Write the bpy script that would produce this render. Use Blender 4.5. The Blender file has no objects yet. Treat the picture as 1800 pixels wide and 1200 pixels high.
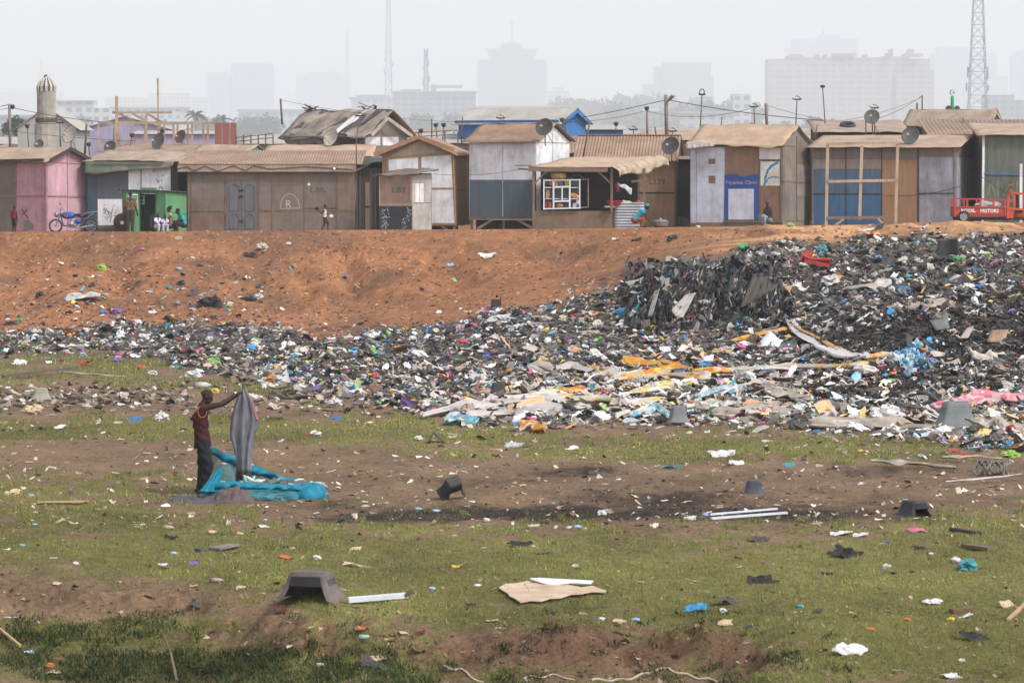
import bpy, bmesh, math, random
import numpy as np
from mathutils import Vector, Matrix
random.seed(7)
RNG = np.random.default_rng(11)
SC = bpy.context.scene
COL = SC.collection
rad = math.radians

# ------------------------------------------------------------------ camera
F = 6750.0                      # focal length in pixels of an 1800 px wide frame (135 mm)
CZ = 5.94
PITCH = math.atan(345.0 / F)
cam_d = bpy.data.cameras.new('camera'); cam = bpy.data.objects.new('camera', cam_d); COL.objects.link(cam)
cam_d.lens = 135; cam_d.sensor_width = 36; cam_d.clip_start = 1; cam_d.clip_end = 40000
cam.location = (0, 0, CZ); cam.rotation_euler = (math.pi / 2 - PITCH, 0, 0)
cam_d.dof.use_dof = True; cam_d.dof.focus_distance = 120; cam_d.dof.aperture_fstop = 7.0
SC.camera = cam
_c, _s = math.cos(PITCH), math.sin(PITCH)

def P(px, py, D):
    cx, cy = (px - 900) / F, -(py - 600) / F
    d = np.array([cx, cy * _s + _c, cy * _c - _s])
    k = D / d[1]
    return Vector((d[0] * k, D, CZ + d[2] * k))
def raydir(px, py):
    cx, cy = (px - 900) / F, -(py - 600) / F
    return Vector((cx, cy * _s + _c, cy * _c - _s))
def project(x, y, z):           # numpy arrays -> px, py
    dz = z - CZ
    f = y * _c - dz * _s; u = y * _s + dz * _c
    return 900 + F * x / f, 600 - F * u / f
def sc(D): return F / D         # pixels per metre at a distance

# ------------------------------------------------------------------ noise
def _hash(ix, iy, seed):
    h = (ix.astype(np.int64) * 374761393 + iy.astype(np.int64) * 668265263 + seed * 974711) & 0x7fffffff
    h = ((h ^ (h >> 13)) * 1274126177) & 0x7fffffff
    return ((h ^ (h >> 16)) & 0xffff) / 65535.0
def vnoise(x, y, seed=0):
    x = np.asarray(x, float); y = np.asarray(y, float)
    ix, iy = np.floor(x), np.floor(y); fx, fy = x - ix, y - iy
    fx = fx * fx * (3 - 2 * fx); fy = fy * fy * (3 - 2 * fy)
    a = _hash(ix, iy, seed); b = _hash(ix + 1, iy, seed); c = _hash(ix, iy + 1, seed); d = _hash(ix + 1, iy + 1, seed)
    return (a * (1 - fx) + b * fx) * (1 - fy) + (c * (1 - fx) + d * fx) * fy
def fbm(x, y, seed=0, o=4):
    s = 0; a = .5; t = 0
    for k in range(o):
        s = s + a * vnoise(np.asarray(x) * 2 ** k, np.asarray(y) * 2 ** k, seed + k * 17); t += a; a *= .5
    return s / t * 2 - 1

# ------------------------------------------------------------------ materials
def lin(c):                      # sRGB 0-255 -> linear
    return tuple(((v / 255) / 12.92 if v / 255 <= .04045 else ((v / 255 + .055) / 1.055) ** 2.4) for v in c)
_M = {}
def mat(name, col, var=.18, scale=2.0, rough=.85, bump=0.0, kind='plain', dirt=None, dirt_amt=.5, metal=0, bscale=None):
    if name in _M: return _M[name]
    m = bpy.data.materials.new(name); m.use_nodes = True; N = m.node_tree.nodes; L = m.node_tree.links
    b = N['Principled BSDF']; b.inputs['Roughness'].default_value = rough; b.inputs['Metallic'].default_value = metal
    b.inputs['Specular IOR Level'].default_value = .25
    tc = N.new('ShaderNodeTexCoord'); mp = N.new('ShaderNodeMapping'); L.new(tc.outputs['Object'], mp.inputs[0])
    st = {'plain': (1, 1, 1), 'wood': (6, 6, .8), 'streak': (3, 3, .5), 'plank': (1.2, 1.2, 12)}[kind]
    mp.inputs['Scale'].default_value = st
    n = N.new('ShaderNodeTexNoise'); n.inputs['Scale'].default_value = scale; n.inputs['Detail'].default_value = 6; n.inputs['Roughness'].default_value = .65
    L.new(mp.outputs[0], n.inputs[0])
    cr = N.new('ShaderNodeValToRGB'); L.new(n.outputs[0], cr.inputs[0])
    lo = tuple(max(0, c * (1 - 1.6 * var)) for c in col); hi = tuple(min(1, c * (1 + 1.5 * var)) for c in col)
    cr.color_ramp.elements[0].position = .3; cr.color_ramp.elements[1].position = .7
    cr.color_ramp.elements[0].color = (*lo, 1); cr.color_ramp.elements[1].color = (*hi, 1)
    out = cr.outputs[0]
    if dirt is not None:
        n2 = N.new('ShaderNodeTexNoise'); n2.inputs['Scale'].default_value = .9; n2.inputs['Detail'].default_value = 8; n2.inputs['Roughness'].default_value = .7
        mp2 = N.new('ShaderNodeMapping'); mp2.inputs['Location'].default_value = (3.1, 1.7, .4); L.new(tc.outputs['Object'], mp2.inputs[0]); L.new(mp2.outputs[0], n2.inputs[0])
        r2 = N.new('ShaderNodeValToRGB'); r2.color_ramp.elements[0].position = .42; r2.color_ramp.elements[1].position = .72
        r2.color_ramp.elements[0].color = (0, 0, 0, 1); r2.color_ramp.elements[1].color = (dirt_amt,) * 3 + (1,)
        L.new(n2.outputs[0], r2.inputs[0])
        mx = N.new('ShaderNodeMix'); mx.data_type = 'RGBA'; L.new(r2.outputs[0], mx.inputs[0]); L.new(out, mx.inputs[6]); mx.inputs[7].default_value = (*dirt, 1)
        out = mx.outputs[2]
    L.new(out, b.inputs['Base Color'])
    if bump:
        bp = N.new('ShaderNodeBump'); bp.inputs['Strength'].default_value = min(1, bump); bp.inputs['Distance'].default_value = .02
        if bscale:
            n3 = N.new('ShaderNodeTexNoise'); n3.inputs['Scale'].default_value = bscale; n3.inputs['Detail'].default_value = 5; L.new(tc.outputs['Object'], n3.inputs[0]); L.new(n3.outputs[0], bp.inputs['Height'])
        else: L.new(n.outputs[0], bp.inputs['Height'])
        L.new(bp.outputs[0], b.inputs['Normal'])
    _M[name] = m
    return m
def S(r, g, b): return lin((r, g, b))
DUST = S(150, 118, 88)
def wood(name, rgb, **k):
    return mat(name, lin(rgb), kind='wood', **{**dict(var=.09, scale=1.4, rough=.9, bump=.2, dirt=S(70, 61, 55), dirt_amt=.62), **k})
def paint(name, rgb, **k):
    return mat(name, lin(rgb), **{**dict(kind='streak', var=.1, scale=1.6, rough=.7, dirt=S(92, 80, 72), dirt_amt=.55), **k})
def plastic(name, rgb, **k):
    return mat(name, lin(rgb), **{**dict(var=.12, scale=4, rough=.45, dirt=S(110, 92, 75), dirt_amt=.35), **k})

# ------------------------------------------------------------------ objects
def tag(o, label=None, cat=None, group=None, kind=None):
    if label: o['label'] = label
    if cat: o['category'] = cat
    if group: o['group'] = group
    if kind: o['kind'] = kind
    return o
def thing(name, loc, label, cat, group=None, rz=0):
    o = bpy.data.objects.new(name, None); COL.objects.link(o); o.empty_display_size = .2
    o.location = loc; o.rotation_euler = (0, 0, rz)
    return tag(o, label, cat, group)
class MB:
    """collects shapes in world space (or local, if no base is given at build) and links them as one mesh"""
    def __init__(s): s.v = []; s.f = []
    def add(s, vs, fs):
        b = len(s.v); s.v += [tuple(q) for q in vs]; s.f += [tuple(i + b for i in f) for f in fs]; return s
    def box(s, a, b):
        (x0, y0, z0), (x1, y1, z1) = a, b
        return s.add([(x0, y0, z0), (x1, y0, z0), (x1, y1, z0), (x0, y1, z0), (x0, y0, z1), (x1, y0, z1), (x1, y1, z1), (x0, y1, z1)],
                     [(3, 2, 1, 0), (4, 5, 6, 7), (0, 1, 5, 4), (1, 2, 6, 5), (2, 3, 7, 6), (3, 0, 4, 7)])
    def prism(s, pts, off):      # polygon (list of Vectors, counter-clockwise seen from the tip of off) pushed along off
        n = len(pts); off = Vector(off)
        a = [Vector(q) for q in pts]; b = [q + off for q in a]
        return s.add(a + b, [tuple(range(n - 1, -1, -1)), tuple(range(n, 2 * n))] + [(i, (i + 1) % n, n + (i + 1) % n, n + i) for i in range(n)])
    def bar(s, a, b, w, h=None, up=(0, 0, 1)):   # rectangular bar from a to b
        a, b = Vector(a), Vector(b); h = h or w
        d = (b - a).normalized(); up = Vector(up)
        if abs(d.dot(up)) > .95: up = Vector((0, 1, 0))
        r = d.cross(up).normalized() * w / 2; u = r.cross(d).normalized() * h / 2
        return s.prism([a - r - u, a + r - u, a + r + u, a - r + u][::-1], b - a)
    def tube(s, pts, r, n=7, caps=True):
        pts = [Vector(q) for q in pts]; m = len(pts); rs = r if isinstance(r, (list, tuple)) else [r] * m
        vs = []; fs = []
        pr = None
        for i, q in enumerate(pts):
            d = (pts[min(i + 1, m - 1)] - pts[max(i - 1, 0)]).normalized()
            a = pr if pr is not None else (Vector((0, 0, 1)) if abs(d.z) < .9 else Vector((1, 0, 0)))
            e1 = (a - d * a.dot(d)).normalized(); e2 = d.cross(e1); pr = e1
            for k in range(n):
                t = 2 * math.pi * k / n; vs.append(q + (e1 * math.cos(t) + e2 * math.sin(t)) * rs[i])
        for i in range(m - 1):
            for k in range(n): fs.append((i * n + k, i * n + (k + 1) % n, (i + 1) * n + (k + 1) % n, (i + 1) * n + k))
        if caps: fs += [tuple(range(n - 1, -1, -1)), tuple(range((m - 1) * n, m * n))]
        return s.add(vs, fs)
    def loft(s, rings, closed=True, cap0=False, cap1=False):
        n = len(rings[0]); vs = [q for r in rings for q in r]; fs = []
        for i in range(len(rings) - 1):
            for k in range(n if closed else n - 1):
                fs.append((i * n + k, i * n + (k + 1) % n, (i + 1) * n + (k + 1) % n, (i + 1) * n + k))
        if cap0: fs.append(tuple(range(n - 1, -1, -1)))
        if cap1: fs.append(tuple(range((len(rings) - 1) * n, len(rings) * n)))
        return s.add(vs, fs)
    def lathe(s, c, prof, n=20, axis=None, cap0=False, cap1=False):   # prof: (radius, height)
        c = Vector(c); ax = Vector(axis or (0, 0, 1)).normalized(); e1 = ax.orthogonal().normalized(); e2 = ax.cross(e1)
        return s.loft([[c + ax * h + (e1 * math.cos(2 * math.pi * k / n) + e2 * math.sin(2 * math.pi * k / n)) * r for k in range(n)] for r, h in prof], True, cap0, cap1)
    def ball(s, c, r, n=12, m=8):
        r = r if isinstance(r, (tuple, list)) else (r, r, r); c = Vector(c)
        rings = [[c + Vector((r[0] * math.sin(math.pi * (i + .02) / (m + .04)) * math.cos(2 * math.pi * k / n), r[1] * math.sin(math.pi * (i + .02) / (m + .04)) * math.sin(2 * math.pi * k / n), -r[2] * math.cos(math.pi * (i + .02) / (m + .04)))) for k in range(n)] for i in range(m + 1)]
        return s.loft(rings, True, True, True)
    def grid(s, fn, nu, nv):     # fn(u, v) -> point
        vs = [fn(i / nu, j / nv) for j in range(nv + 1) for i in range(nu + 1)]
        return s.add(vs, [(j * (nu + 1) + i, j * (nu + 1) + i + 1, (j + 1) * (nu + 1) + i + 1, (j + 1) * (nu + 1) + i) for j in range(nv) for i in range(nu)])
    def build(s, name, m, parent=None, smooth=False, label=None, base=None, thick=0):
        me = bpy.data.meshes.new(name)
        if parent is not None:
            inv = root_matrix(parent).inverted(); vs = [tuple(inv @ Vector(q)) for q in s.v]
        elif base is not None: vs = [tuple(Vector(q) - Vector(base)) for q in s.v]
        else: vs = s.v
        me.from_pydata(vs, [], s.f); me.update()
        if smooth: me.polygons.foreach_set('use_smooth', [True] * len(me.polygons))
        o = bpy.data.objects.new(name, me); COL.objects.link(o)
        if base is not None and parent is None: o.location = base
        if parent is not None: o.parent = parent
        me.materials.append(m)
        if thick:
            md = o.modifiers.new('thickness', 'SOLIDIFY'); md.thickness = thick; md.offset = 0
        if label: o['label'] = label
        return o
def root_matrix(o):
    m = Matrix.Translation(o.location) @ o.rotation_euler.to_matrix().to_4x4()
    while o.parent is not None:
        o = o.parent; m = Matrix.Translation(o.location) @ o.rotation_euler.to_matrix().to_4x4() @ m
    return m
def copy_tree(o, parent=None):
    c = o.copy(); COL.objects.link(c)
    if parent is not None: c.parent = parent
    for ch in list(o.children): copy_tree(ch, c)
    return c
def np_mesh(name, V, Fc, m, cols=None, smooth=False, sizes=None):
    """mesh from numpy arrays; Fc (n,k) faces; cols per-vertex RGB"""
    me = bpy.data.meshes.new(name); n = len(V); k = Fc.shape[1]
    me.vertices.add(n); me.vertices.foreach_set('co', np.ascontiguousarray(V, np.float32).ravel())
    me.loops.add(Fc.size); me.loops.foreach_set('vertex_index', np.ascontiguousarray(Fc, np.int32).ravel())
    me.polygons.add(len(Fc)); me.polygons.foreach_set('loop_start', np.arange(0, Fc.size, k, dtype=np.int32))
    me.polygons.foreach_set('use_smooth', np.full(len(Fc), smooth))
    me.update(calc_edges=True)
    if cols is not None:
        a = me.color_attributes.new('Col', 'FLOAT_COLOR', 'POINT')
        c4 = np.ones((n, 4), np.float32); c4[:, :3] = cols; a.data.foreach_set('color', c4.ravel())
    me.materials.append(m)
    o = bpy.data.objects.new(name, me); COL.objects.link(o)
    return o
# ------------------------------------------------------------------ terrain: z(u, D), u = x / D
def _col(pts):
    D = np.array([p[1] for p in pts]); z = np.array([P(900, p[0], p[1]).z for p in pts]); i = np.argsort(D); return D[i], z[i]
NEAR_L = [(1420, 45.5), (1200, 49.6), (1090, 51.5), (1010, 53.1), (868, 65.4), (760, 79.4)]
NEAR_M = [(1400, 43.5), (1200, 47.3), (1120, 48.8), (1060, 49.8), (868, 65.4), (760, 79.4)]
NEAR_C = [(1330, 43.5), (1200, 46.3), (1188, 46.75), (1112, 47.35), (1060, 49.8), (868, 65.4), (760, 79.4)]
NEAR_R = [(1300, 39.0), (1200, 42.4), (1060, 49.8), (868, 65.4), (760, 79.4)]
COLS = {
 -500: NEAR_L + [(660, 104), (590, 138), (500, 150), (430, 160), (408, 165)],
 0:    NEAR_L + [(660, 104), (585, 138), (500, 150), (430, 160), (407, 165)],
 330:  NEAR_L + [(660, 104), (575, 138), (500, 150), (430, 160), (406, 165)],
 520:  NEAR_M + [(660, 104), (578, 138), (500, 150), (430, 160), (404, 165)],
 760:  NEAR_C + [(700, 90), (640, 106), (575, 132), (500, 146), (430, 158), (403, 165)],
 1000: NEAR_C + [(700, 89.5), (640, 102), (590, 113), (530, 129), (470, 146), (420, 160), (402, 165)],
 1105: NEAR_C + [(700, 89), (640, 100), (575, 114), (500, 127), (455, 145), (420, 158), (401, 165)],
 1140: NEAR_C + [(700, 89), (640, 100), (574, 113.6), (476, 115.6), (462, 132), (420, 157), (400, 165)],
 1250: NEAR_C + [(700, 89), (640, 100), (572, 113.6), (468, 115.8), (440, 130), (410, 155), (399, 165)],
 1360: NEAR_R + [(700, 89), (640, 100), (560, 114), (478, 116.2), (430, 133), (405, 155), (398, 165)],
 1410: NEAR_R + [(700, 89), (640, 100), (560, 113), (500, 120), (424, 136), (402, 155), (396, 165)],
 1500: NEAR_R + [(715, 85), (700, 88), (640, 94), (622, 97), (560, 100.5), (530, 108), (480, 120), (418, 138), (402, 155), (395, 165)],
 1640: NEAR_R + [(715, 85), (690, 88), (655, 91), (640, 95), (545, 99), (525, 105), (480, 117), (414, 137), (400, 152), (393, 165)],
 1800: NEAR_R + [(715, 85), (690, 88), (655, 91), (640, 95), (540, 99), (515, 105), (470, 117), (410, 137), (398, 150), (391, 165)],
 2300: NEAR_R + [(715, 85), (690, 88), (655, 91), (640, 95), (540, 99), (515, 105), (470, 117), (410, 137), (398, 150), (391, 165)],
}
DG = np.arange(36, 200.01, .25)
PXG = np.arange(-500, 2301, 10.0)
_keys = sorted(COLS)
_Z = []
for k in _keys:
    d, z = _col(COLS[k]); e_ = 1.0 if k < 900 else .6; d = np.append(d, [168, 173, 205]); z = np.append(z, [z[-1] - .1 * e_, z[-1] - .3 * e_, z[-1] - .38 * e_])
    zz = np.interp(DG, d, z)
    ker = np.exp(-np.arange(-8, 9) ** 2 / (2 * 2.2 ** 2)); ker /= ker.sum()
    zz = np.convolve(np.pad(zz, 8, mode='edge'), ker, 'valid'); _Z.append(zz)
_Z = np.array(_Z)
ZG = np.zeros((len(PXG), len(DG)))
for j in range(len(DG)): ZG[:, j] = np.interp(PXG, _keys, _Z[:, j])
ker = np.exp(-np.arange(-6, 7) ** 2 / (2 * 2.0 ** 2)); ker /= ker.sum()
for j in range(len(DG)): ZG[:, j] = np.convolve(np.pad(ZG[:, j], 6, mode='edge'), ker, 'valid')

# ---- what lies where (px, py of the photograph -> weights); all are real patches of ground
def blobs(px, py, L):
    w = np.zeros_like(px)
    for (x, y, rx, ry, a) in L: w = w + a * np.exp(-(((px - x) / rx) ** 2 + ((py - y) / ry) ** 2))
    return w
def sstep(a, b, x): t = np.clip((x - a) / (b - a), 0, 1); return t * t * (3 - 2 * t)
HEAP_TOP = ([-500, 0, 200, 330, 450, 560, 700, 760, 850, 950, 1040, 1110, 1150, 1200, 1300, 1400, 1500, 1650, 1800, 2300],
            [585, 582, 572, 562, 572, 592, 580, 570, 552, 540, 512, 492, 470, 462, 438, 424, 416, 410, 408, 408])
HEAP_BOT = ([-500, 0, 150, 260, 330, 450, 560, 640, 720, 800, 900, 1000, 1100, 1250, 1400, 1500, 1600, 1700, 1800, 2300],
            [640, 622, 622, 630, 648, 676, 690, 704, 716, 744, 744, 742, 742, 748, 754, 762, 774, 782, 790, 790])
def heap_w(px, py):
    n = 15 * fbm(px / 45, py / 22, 3, 4)
    t = np.interp(px, *HEAP_TOP) + n * 1.1; b = np.interp(px, *HEAP_BOT) + n
    return sstep(t - 5, t + 10, py) * (1 - sstep(b - 14, b + 10, py))
GRASS = [(150, 650, 300, 32, 1.1), (60, 668, 120, 12, .5), (390, 675, 90, 12, .5), (500, 688, 90, 14, .5), (250, 752, 420, 20, 1.3), (620, 760, 300, 24, 1.1), (1000, 790, 380, 24, 1.3), (1450, 785, 300, 20, 1.2),
         (60, 850, 200, 28, 1.0), (160, 900, 250, 25, .7), (100, 960, 320, 45, 1.0), (480, 970, 330, 50, .9), (330, 840, 60, 18, .5), (1250, 812, 320, 8, .5),
         (900, 985, 420, 70, 1.3), (1400, 1010, 420, 60, 1.2), (1750, 985, 280, 70, 1.1), (1700, 905, 120, 18, .9), (1550, 930, 160, 14, .5), (1350, 1085, 500, 45, 1.3), (700, 1070, 320, 35, .9),
         (380, 1010, 280, 22, .8), (1560, 1150, 320, 70, 1.2), (1790, 1150, 200, 90, 1.2), (250, 1110, 200, 30, .9), (300, 1170, 500, 40, 1.3), (60, 1120, 140, 25, .7), (700, 1175, 200, 30, .8), (640, 1125, 160, 18, .5)]
BARE = [(160, 1045, 240, 26, 1.5), (480, 1080, 150, 22, .6), (430, 1130, 150, 22, .8), (1000, 1145, 330, 34, 1.6), (860, 1135, 90, 25, .6), (1250, 1150, 120, 28, .8), (350, 800, 420, 18, 1.2), (900, 850, 420, 40, 1.6), (1450, 860, 420, 38, 1.5),
        (1300, 940, 180, 16, .6), (1450, 965, 110, 10, .5), (520, 1020, 70, 10, .3), (60, 700, 300, 20, 1.3), (330, 702, 160, 14, .9), (520, 905, 180, 14, .6), (900, 700, 900, 30, .3)]
CHAR = [(960, 905, 300, 13, 1.0), (1180, 880, 220, 14, .7), (640, 912, 150, 9, .6), (1500, 905, 160, 12, .5), (1600, 830, 260, 14, .5), (1050, 828, 130, 9, .5), (1330, 900, 130, 10, .6), (400, 936, 130, 7, .5), (780, 846, 120, 10, .35), (560, 890, 70, 8, .5)]
WEED = [(300, 1172, 340, 34, 1.2), (60, 1125, 90, 26, .7), (180, 1105, 150, 20, .8), (660, 1180, 130, 26, .9), (1080, 1215, 500, 18, .5), (640, 1140, 90, 14, .4), (1380, 1175, 130, 20, .4)]
def ground_weights(px, py):
    n = fbm(px / 80, py / 16, 21, 4); n2 = fbm(px / 22, py / 5, 31, 4)
    g = blobs(px, py, GRASS) - blobs(px, py, BARE) * .95 + n * 1.15 + n2 * 1.7
    g = sstep(.0, 1.1, g) * (1 - .75 * heap_w(px, py)) * sstep(598, 625, py)
    c = sstep(.06, .78, blobs(px, py, CHAR) + n * .45 + n2 * .3)
    return g, c
def bank_w(px, py):              # orange soil of the embankment
    return (1 - sstep(-6, 14, py - np.interp(px, *HEAP_TOP)))

def zbase(x, y):
    px = 900 + F * x / y
    i = np.clip((px - PXG[0]) / 10, 0, len(PXG) - 1.001); j = np.clip((y - DG[0]) / .25, 0, len(DG) - 1.001)
    i0 = i.astype(int); j0 = j.astype(int); a = i - i0; b = j - j0
    z = (ZG[i0, j0] * (1 - a) + ZG[i0 + 1, j0] * a) * (1 - b) + (ZG[i0, j0 + 1] * (1 - a) + ZG[i0 + 1, j0 + 1] * a) * b
    return z
def zfull(x, y):
    x = np.asarray(x, float); y = np.asarray(y, float)
    z = zbase(x, y)
    px, py = project(x, y, z)
    hw = heap_w(px, py); bw = bank_w(px, py)
    z = z + hw * (.16 * fbm(x / .9, y / .9, 41, 3) + .08 * fbm(x / .3, y / .3, 44, 2)) * sstep(60, 80, y)
    lumps = .34 * fbm(x / 3.4, y / 3.0, 51, 3) + .16 * fbm(x / 1.0, y / .9, 55, 3) + .05 * fbm(x / .3, y / .3, 57, 2)
    gul = -.6 * np.maximum(0, fbm(x / 1.8 + .05 * y, y / 9, 61, 3)) ** 1.0
    z = z + bw * (lumps + gul) * sstep(138, 148, y) * (1 - sstep(158, 165, y))
    z = z + (1 - bw) * (1 - hw) * (.035 * fbm(x / 1.1, y / 1.1, 71, 4) + .03 * fbm(x / .25, y / .25, 75, 2)) * (1 - sstep(150, 165, y))
    er = blobs(px, py, [(1000, 1145, 330, 34, 1), (480, 1120, 200, 30, .8), (160, 1060, 240, 30, .8), (1250, 1150, 120, 28, .8)])
    z = z + np.clip(er, 0, 1) * (.5 * fbm(x / .8, y / .7, 81, 4) + .07 * fbm(x / .12, y / .12, 83, 2))
    tracks = blobs(px, py, [(1100, 865, 600, 40, 1), (350, 800, 420, 18, .8)])
    z = z + np.clip(tracks, 0, 1) * .05 * fbm(x / 4, y / .22, 87, 3)
    far = sstep(198, 260, y)
    return z * (1 - far) + 2.2 * far
_TPX = np.arange(-420, 2221, 4.0); _TD = np.arange(40, 178, .1); _TPY = np.arange(330, 1330, 1.0)
_TX = ((_TPX - 900) / F / _c)[:, None] * _TD[None]
_TZ = zfull(_TX.ravel(), np.broadcast_to(_TD, _TX.shape).ravel())
_PX, _PY = project(_TX.ravel(), np.broadcast_to(_TD, _TX.shape).ravel(), _TZ); _PY = _PY.reshape(_TX.shape)
_TAB = np.zeros((len(_TPX), len(_TPY)))
for _i in range(len(_TPX)):
    m_ = np.minimum.accumulate(_PY[_i])          # nearest ground that reaches this high in the picture
    _TAB[_i] = np.interp(_TPY, m_[::-1] , _TD[::-1])
def ground(px, py, lift=0.0):
    """first terrain point met by the rays through (px, py)"""
    px = np.atleast_1d(np.asarray(px, float)); py = np.atleast_1d(np.asarray(py, float))
    i = np.clip((px - _TPX[0]) / 4, 0, len(_TPX) - 1.001); j = np.clip(py - _TPY[0], 0, len(_TPY) - 1.001)
    i0 = i.astype(int); j0 = j.astype(int); a = i - i0; b = j - j0
    D = (_TAB[i0, j0] * (1 - a) + _TAB[i0 + 1, j0] * a) * (1 - b) + (_TAB[i0, j0 + 1] * (1 - a) + _TAB[i0 + 1, j0 + 1] * a) * b
    cx = (px - 900) / F; cy = -(py - 600) / F; fy = cy * _s + _c
    x = cx / fy * D
    return np.stack([x, D, zfull(x, D)], 1)
def G(px, py):
    return Vector(ground([px], [py])[0])
def gz(x, y): return float(zfull(np.array([x]), np.array([y]))[0])

# ---- the ground sheet
Dr = [38.0]
while Dr[-1] < 172: Dr.append(Dr[-1] + max(.07, .07 * (Dr[-1] / 48) ** 1.35))
Dr = np.array(Dr + [174, 177, 181, 186, 192, 200, 215, 240, 280, 340, 420, 600, 900, 1400, 2200, 3500, 5500, 9000, 14000])
Ur = np.concatenate([[-1.2, -.7, -.45, -.32, -.24, -.2, -.18], np.linspace(-.165, .165, 470), [.18, .2, .24, .32, .45, .7, 1.2]])
UU, DD = np.meshgrid(Ur, Dr)
XX = UU * DD
ZZ = zfull(XX.ravel(), DD.ravel()).reshape(XX.shape)
V = np.stack([XX.ravel(), DD.ravel(), ZZ.ravel()], 1)
nu = len(Ur); nr = len(Dr)
idx = np.arange(nu * nr).reshape(nr, nu)
Fc = np.stack([idx[:-1, :-1].ravel(), idx[:-1, 1:].ravel(), idx[1:, 1:].ravel(), idx[1:, :-1].ravel()], 1)
pxv, pyv = project(V[:, 0], V[:, 1], zbase(V[:, 0], V[:, 1]))
gw, cw = ground_weights(pxv, pyv); hw = heap_w(pxv, pyv); bw = bank_w(pxv, pyv)
x, y = V[:, 0], V[:, 1]
def C3(c): return np.array(c)[None]
n1 = fbm(x / 1.6, y / 2.2, 101, 5)[:, None]; n2 = fbm(x / .22, y / .3, 105, 3)[:, None]; n3 = fbm(x / 5, y / 6, 109, 3)[:, None]
soil = C3(S(118, 96, 76)) * (1 + .35 * n1 + .25 * n2)
bank = C3(S(145, 100, 69)) * (1 + .22 * n1 + .25 * n2 + .2 * n3)
bank = bank * (1 - .6 * sstep(.0, .45, fbm(x / 2.5, y / 5, 113, 4)))[:, None] + C3(S(100, 76, 60)) * (.6 * sstep(.0, .45, fbm(x / 2.5, y / 5, 113, 4)))[:, None]
pale = sstep(1080, 1500, pxv)[:, None] * sstep(-.5, .3, n1); bank = bank * (1 - .75 * pale) + C3(S(205, 160, 116)) * (1 + .15 * n2) * .75 * pale
chips = (_hash(np.floor(x / .11), np.floor(y / .25), 7) > .93)[:, None]; bank = np.where(chips, bank * 1.45, bank)
dark = (_hash(np.floor(x / .1), np.floor(y / .3), 9) > .94)[:, None]; bank = np.where(dark, bank * .6, bank)
grass = C3(S(104, 102, 58)) * (1 + .5 * n1 + .3 * n2)
heap = C3(S(80, 74, 69)) * (1 + .5 * n2)
char = C3(S(42, 38, 36)) * (1 + .5 * n2)
c = soil * (1 - bw[:, None]) + bank * bw[:, None]
c = c * (1 - .8 * gw[:, None]) + grass * .8 * gw[:, None]
c = c * (1 - cw[:, None] * .92) + char * cw[:, None] * .92
c = c * (1 - hw[:, None]) + heap * hw[:, None]
town = sstep(205, 300, y)[:, None]; c = c * (1 - town) + C3((.11, .12, .115)) * town
er = np.clip(blobs(pxv, pyv, [(1000, 1145, 330, 36, 1.2), (480, 1120, 200, 30, .8), (1250, 1150, 120, 28, .8)]), 0, 1)[:, None] * (1 - gw[:, None])
c = c * (1 - .7 * er) + C3(S(96, 70, 54)) * (1 + .5 * n1 + .3 * n2) * .7 * er  # eroded faces darkened: their relief shading is put into the soil colour
wd_ = np.clip(blobs(pxv, pyv, WEED) + .6 * fbm(x / .5, y / .5, 77, 3) - .15, 0, 1)[:, None] * .8; c = c * (1 - wd_) + C3(S(58, 58, 38)) * (1 + .4 * n2) * wd_
m = bpy.data.materials.new('ground_soil'); m.use_nodes = True; N = m.node_tree.nodes; L = m.node_tree.links
b = N['Principled BSDF']; b.inputs['Roughness'].default_value = .95; b.inputs['Specular IOR Level'].default_value = .1
at = N.new('ShaderNodeAttribute'); at.attribute_name = 'Col'
tc = N.new('ShaderNodeTexCoord'); nz = N.new('ShaderNodeTexNoise'); nz.inputs['Scale'].default_value = 14; nz.inputs['Detail'].default_value = 6; nz.inputs['Roughness'].default_value = .75; L.new(tc.outputs['Object'], nz.inputs[0])
mr = N.new('ShaderNodeMapRange'); mr.inputs[1].default_value = .3; mr.inputs[2].default_value = .7; mr.inputs[3].default_value = .5; mr.inputs[4].default_value = 1.5; L.new(nz.outputs[0], mr.inputs[0])
mx = N.new('ShaderNodeVectorMath'); mx.operation = 'SCALE'; L.new(at.outputs['Color'], mx.inputs[0]); L.new(mr.outputs[0], mx.inputs['Scale']); L.new(mx.outputs[0], b.inputs['Base Color'])
bp = N.new('ShaderNodeBump'); bp.inputs['Strength'].default_value = .8; bp.inputs['Distance'].default_value = .05; L.new(nz.outputs[0], bp.inputs['Height']); L.new(bp.outputs[0], b.inputs['Normal'])
gnd = np_mesh('ground', V, Fc, m, np.clip(c, .004, 1), smooth=True)
tag(gnd, 'grassy wasteland with bare soil and an orange earth embankment', 'ground', kind='structure')

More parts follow.
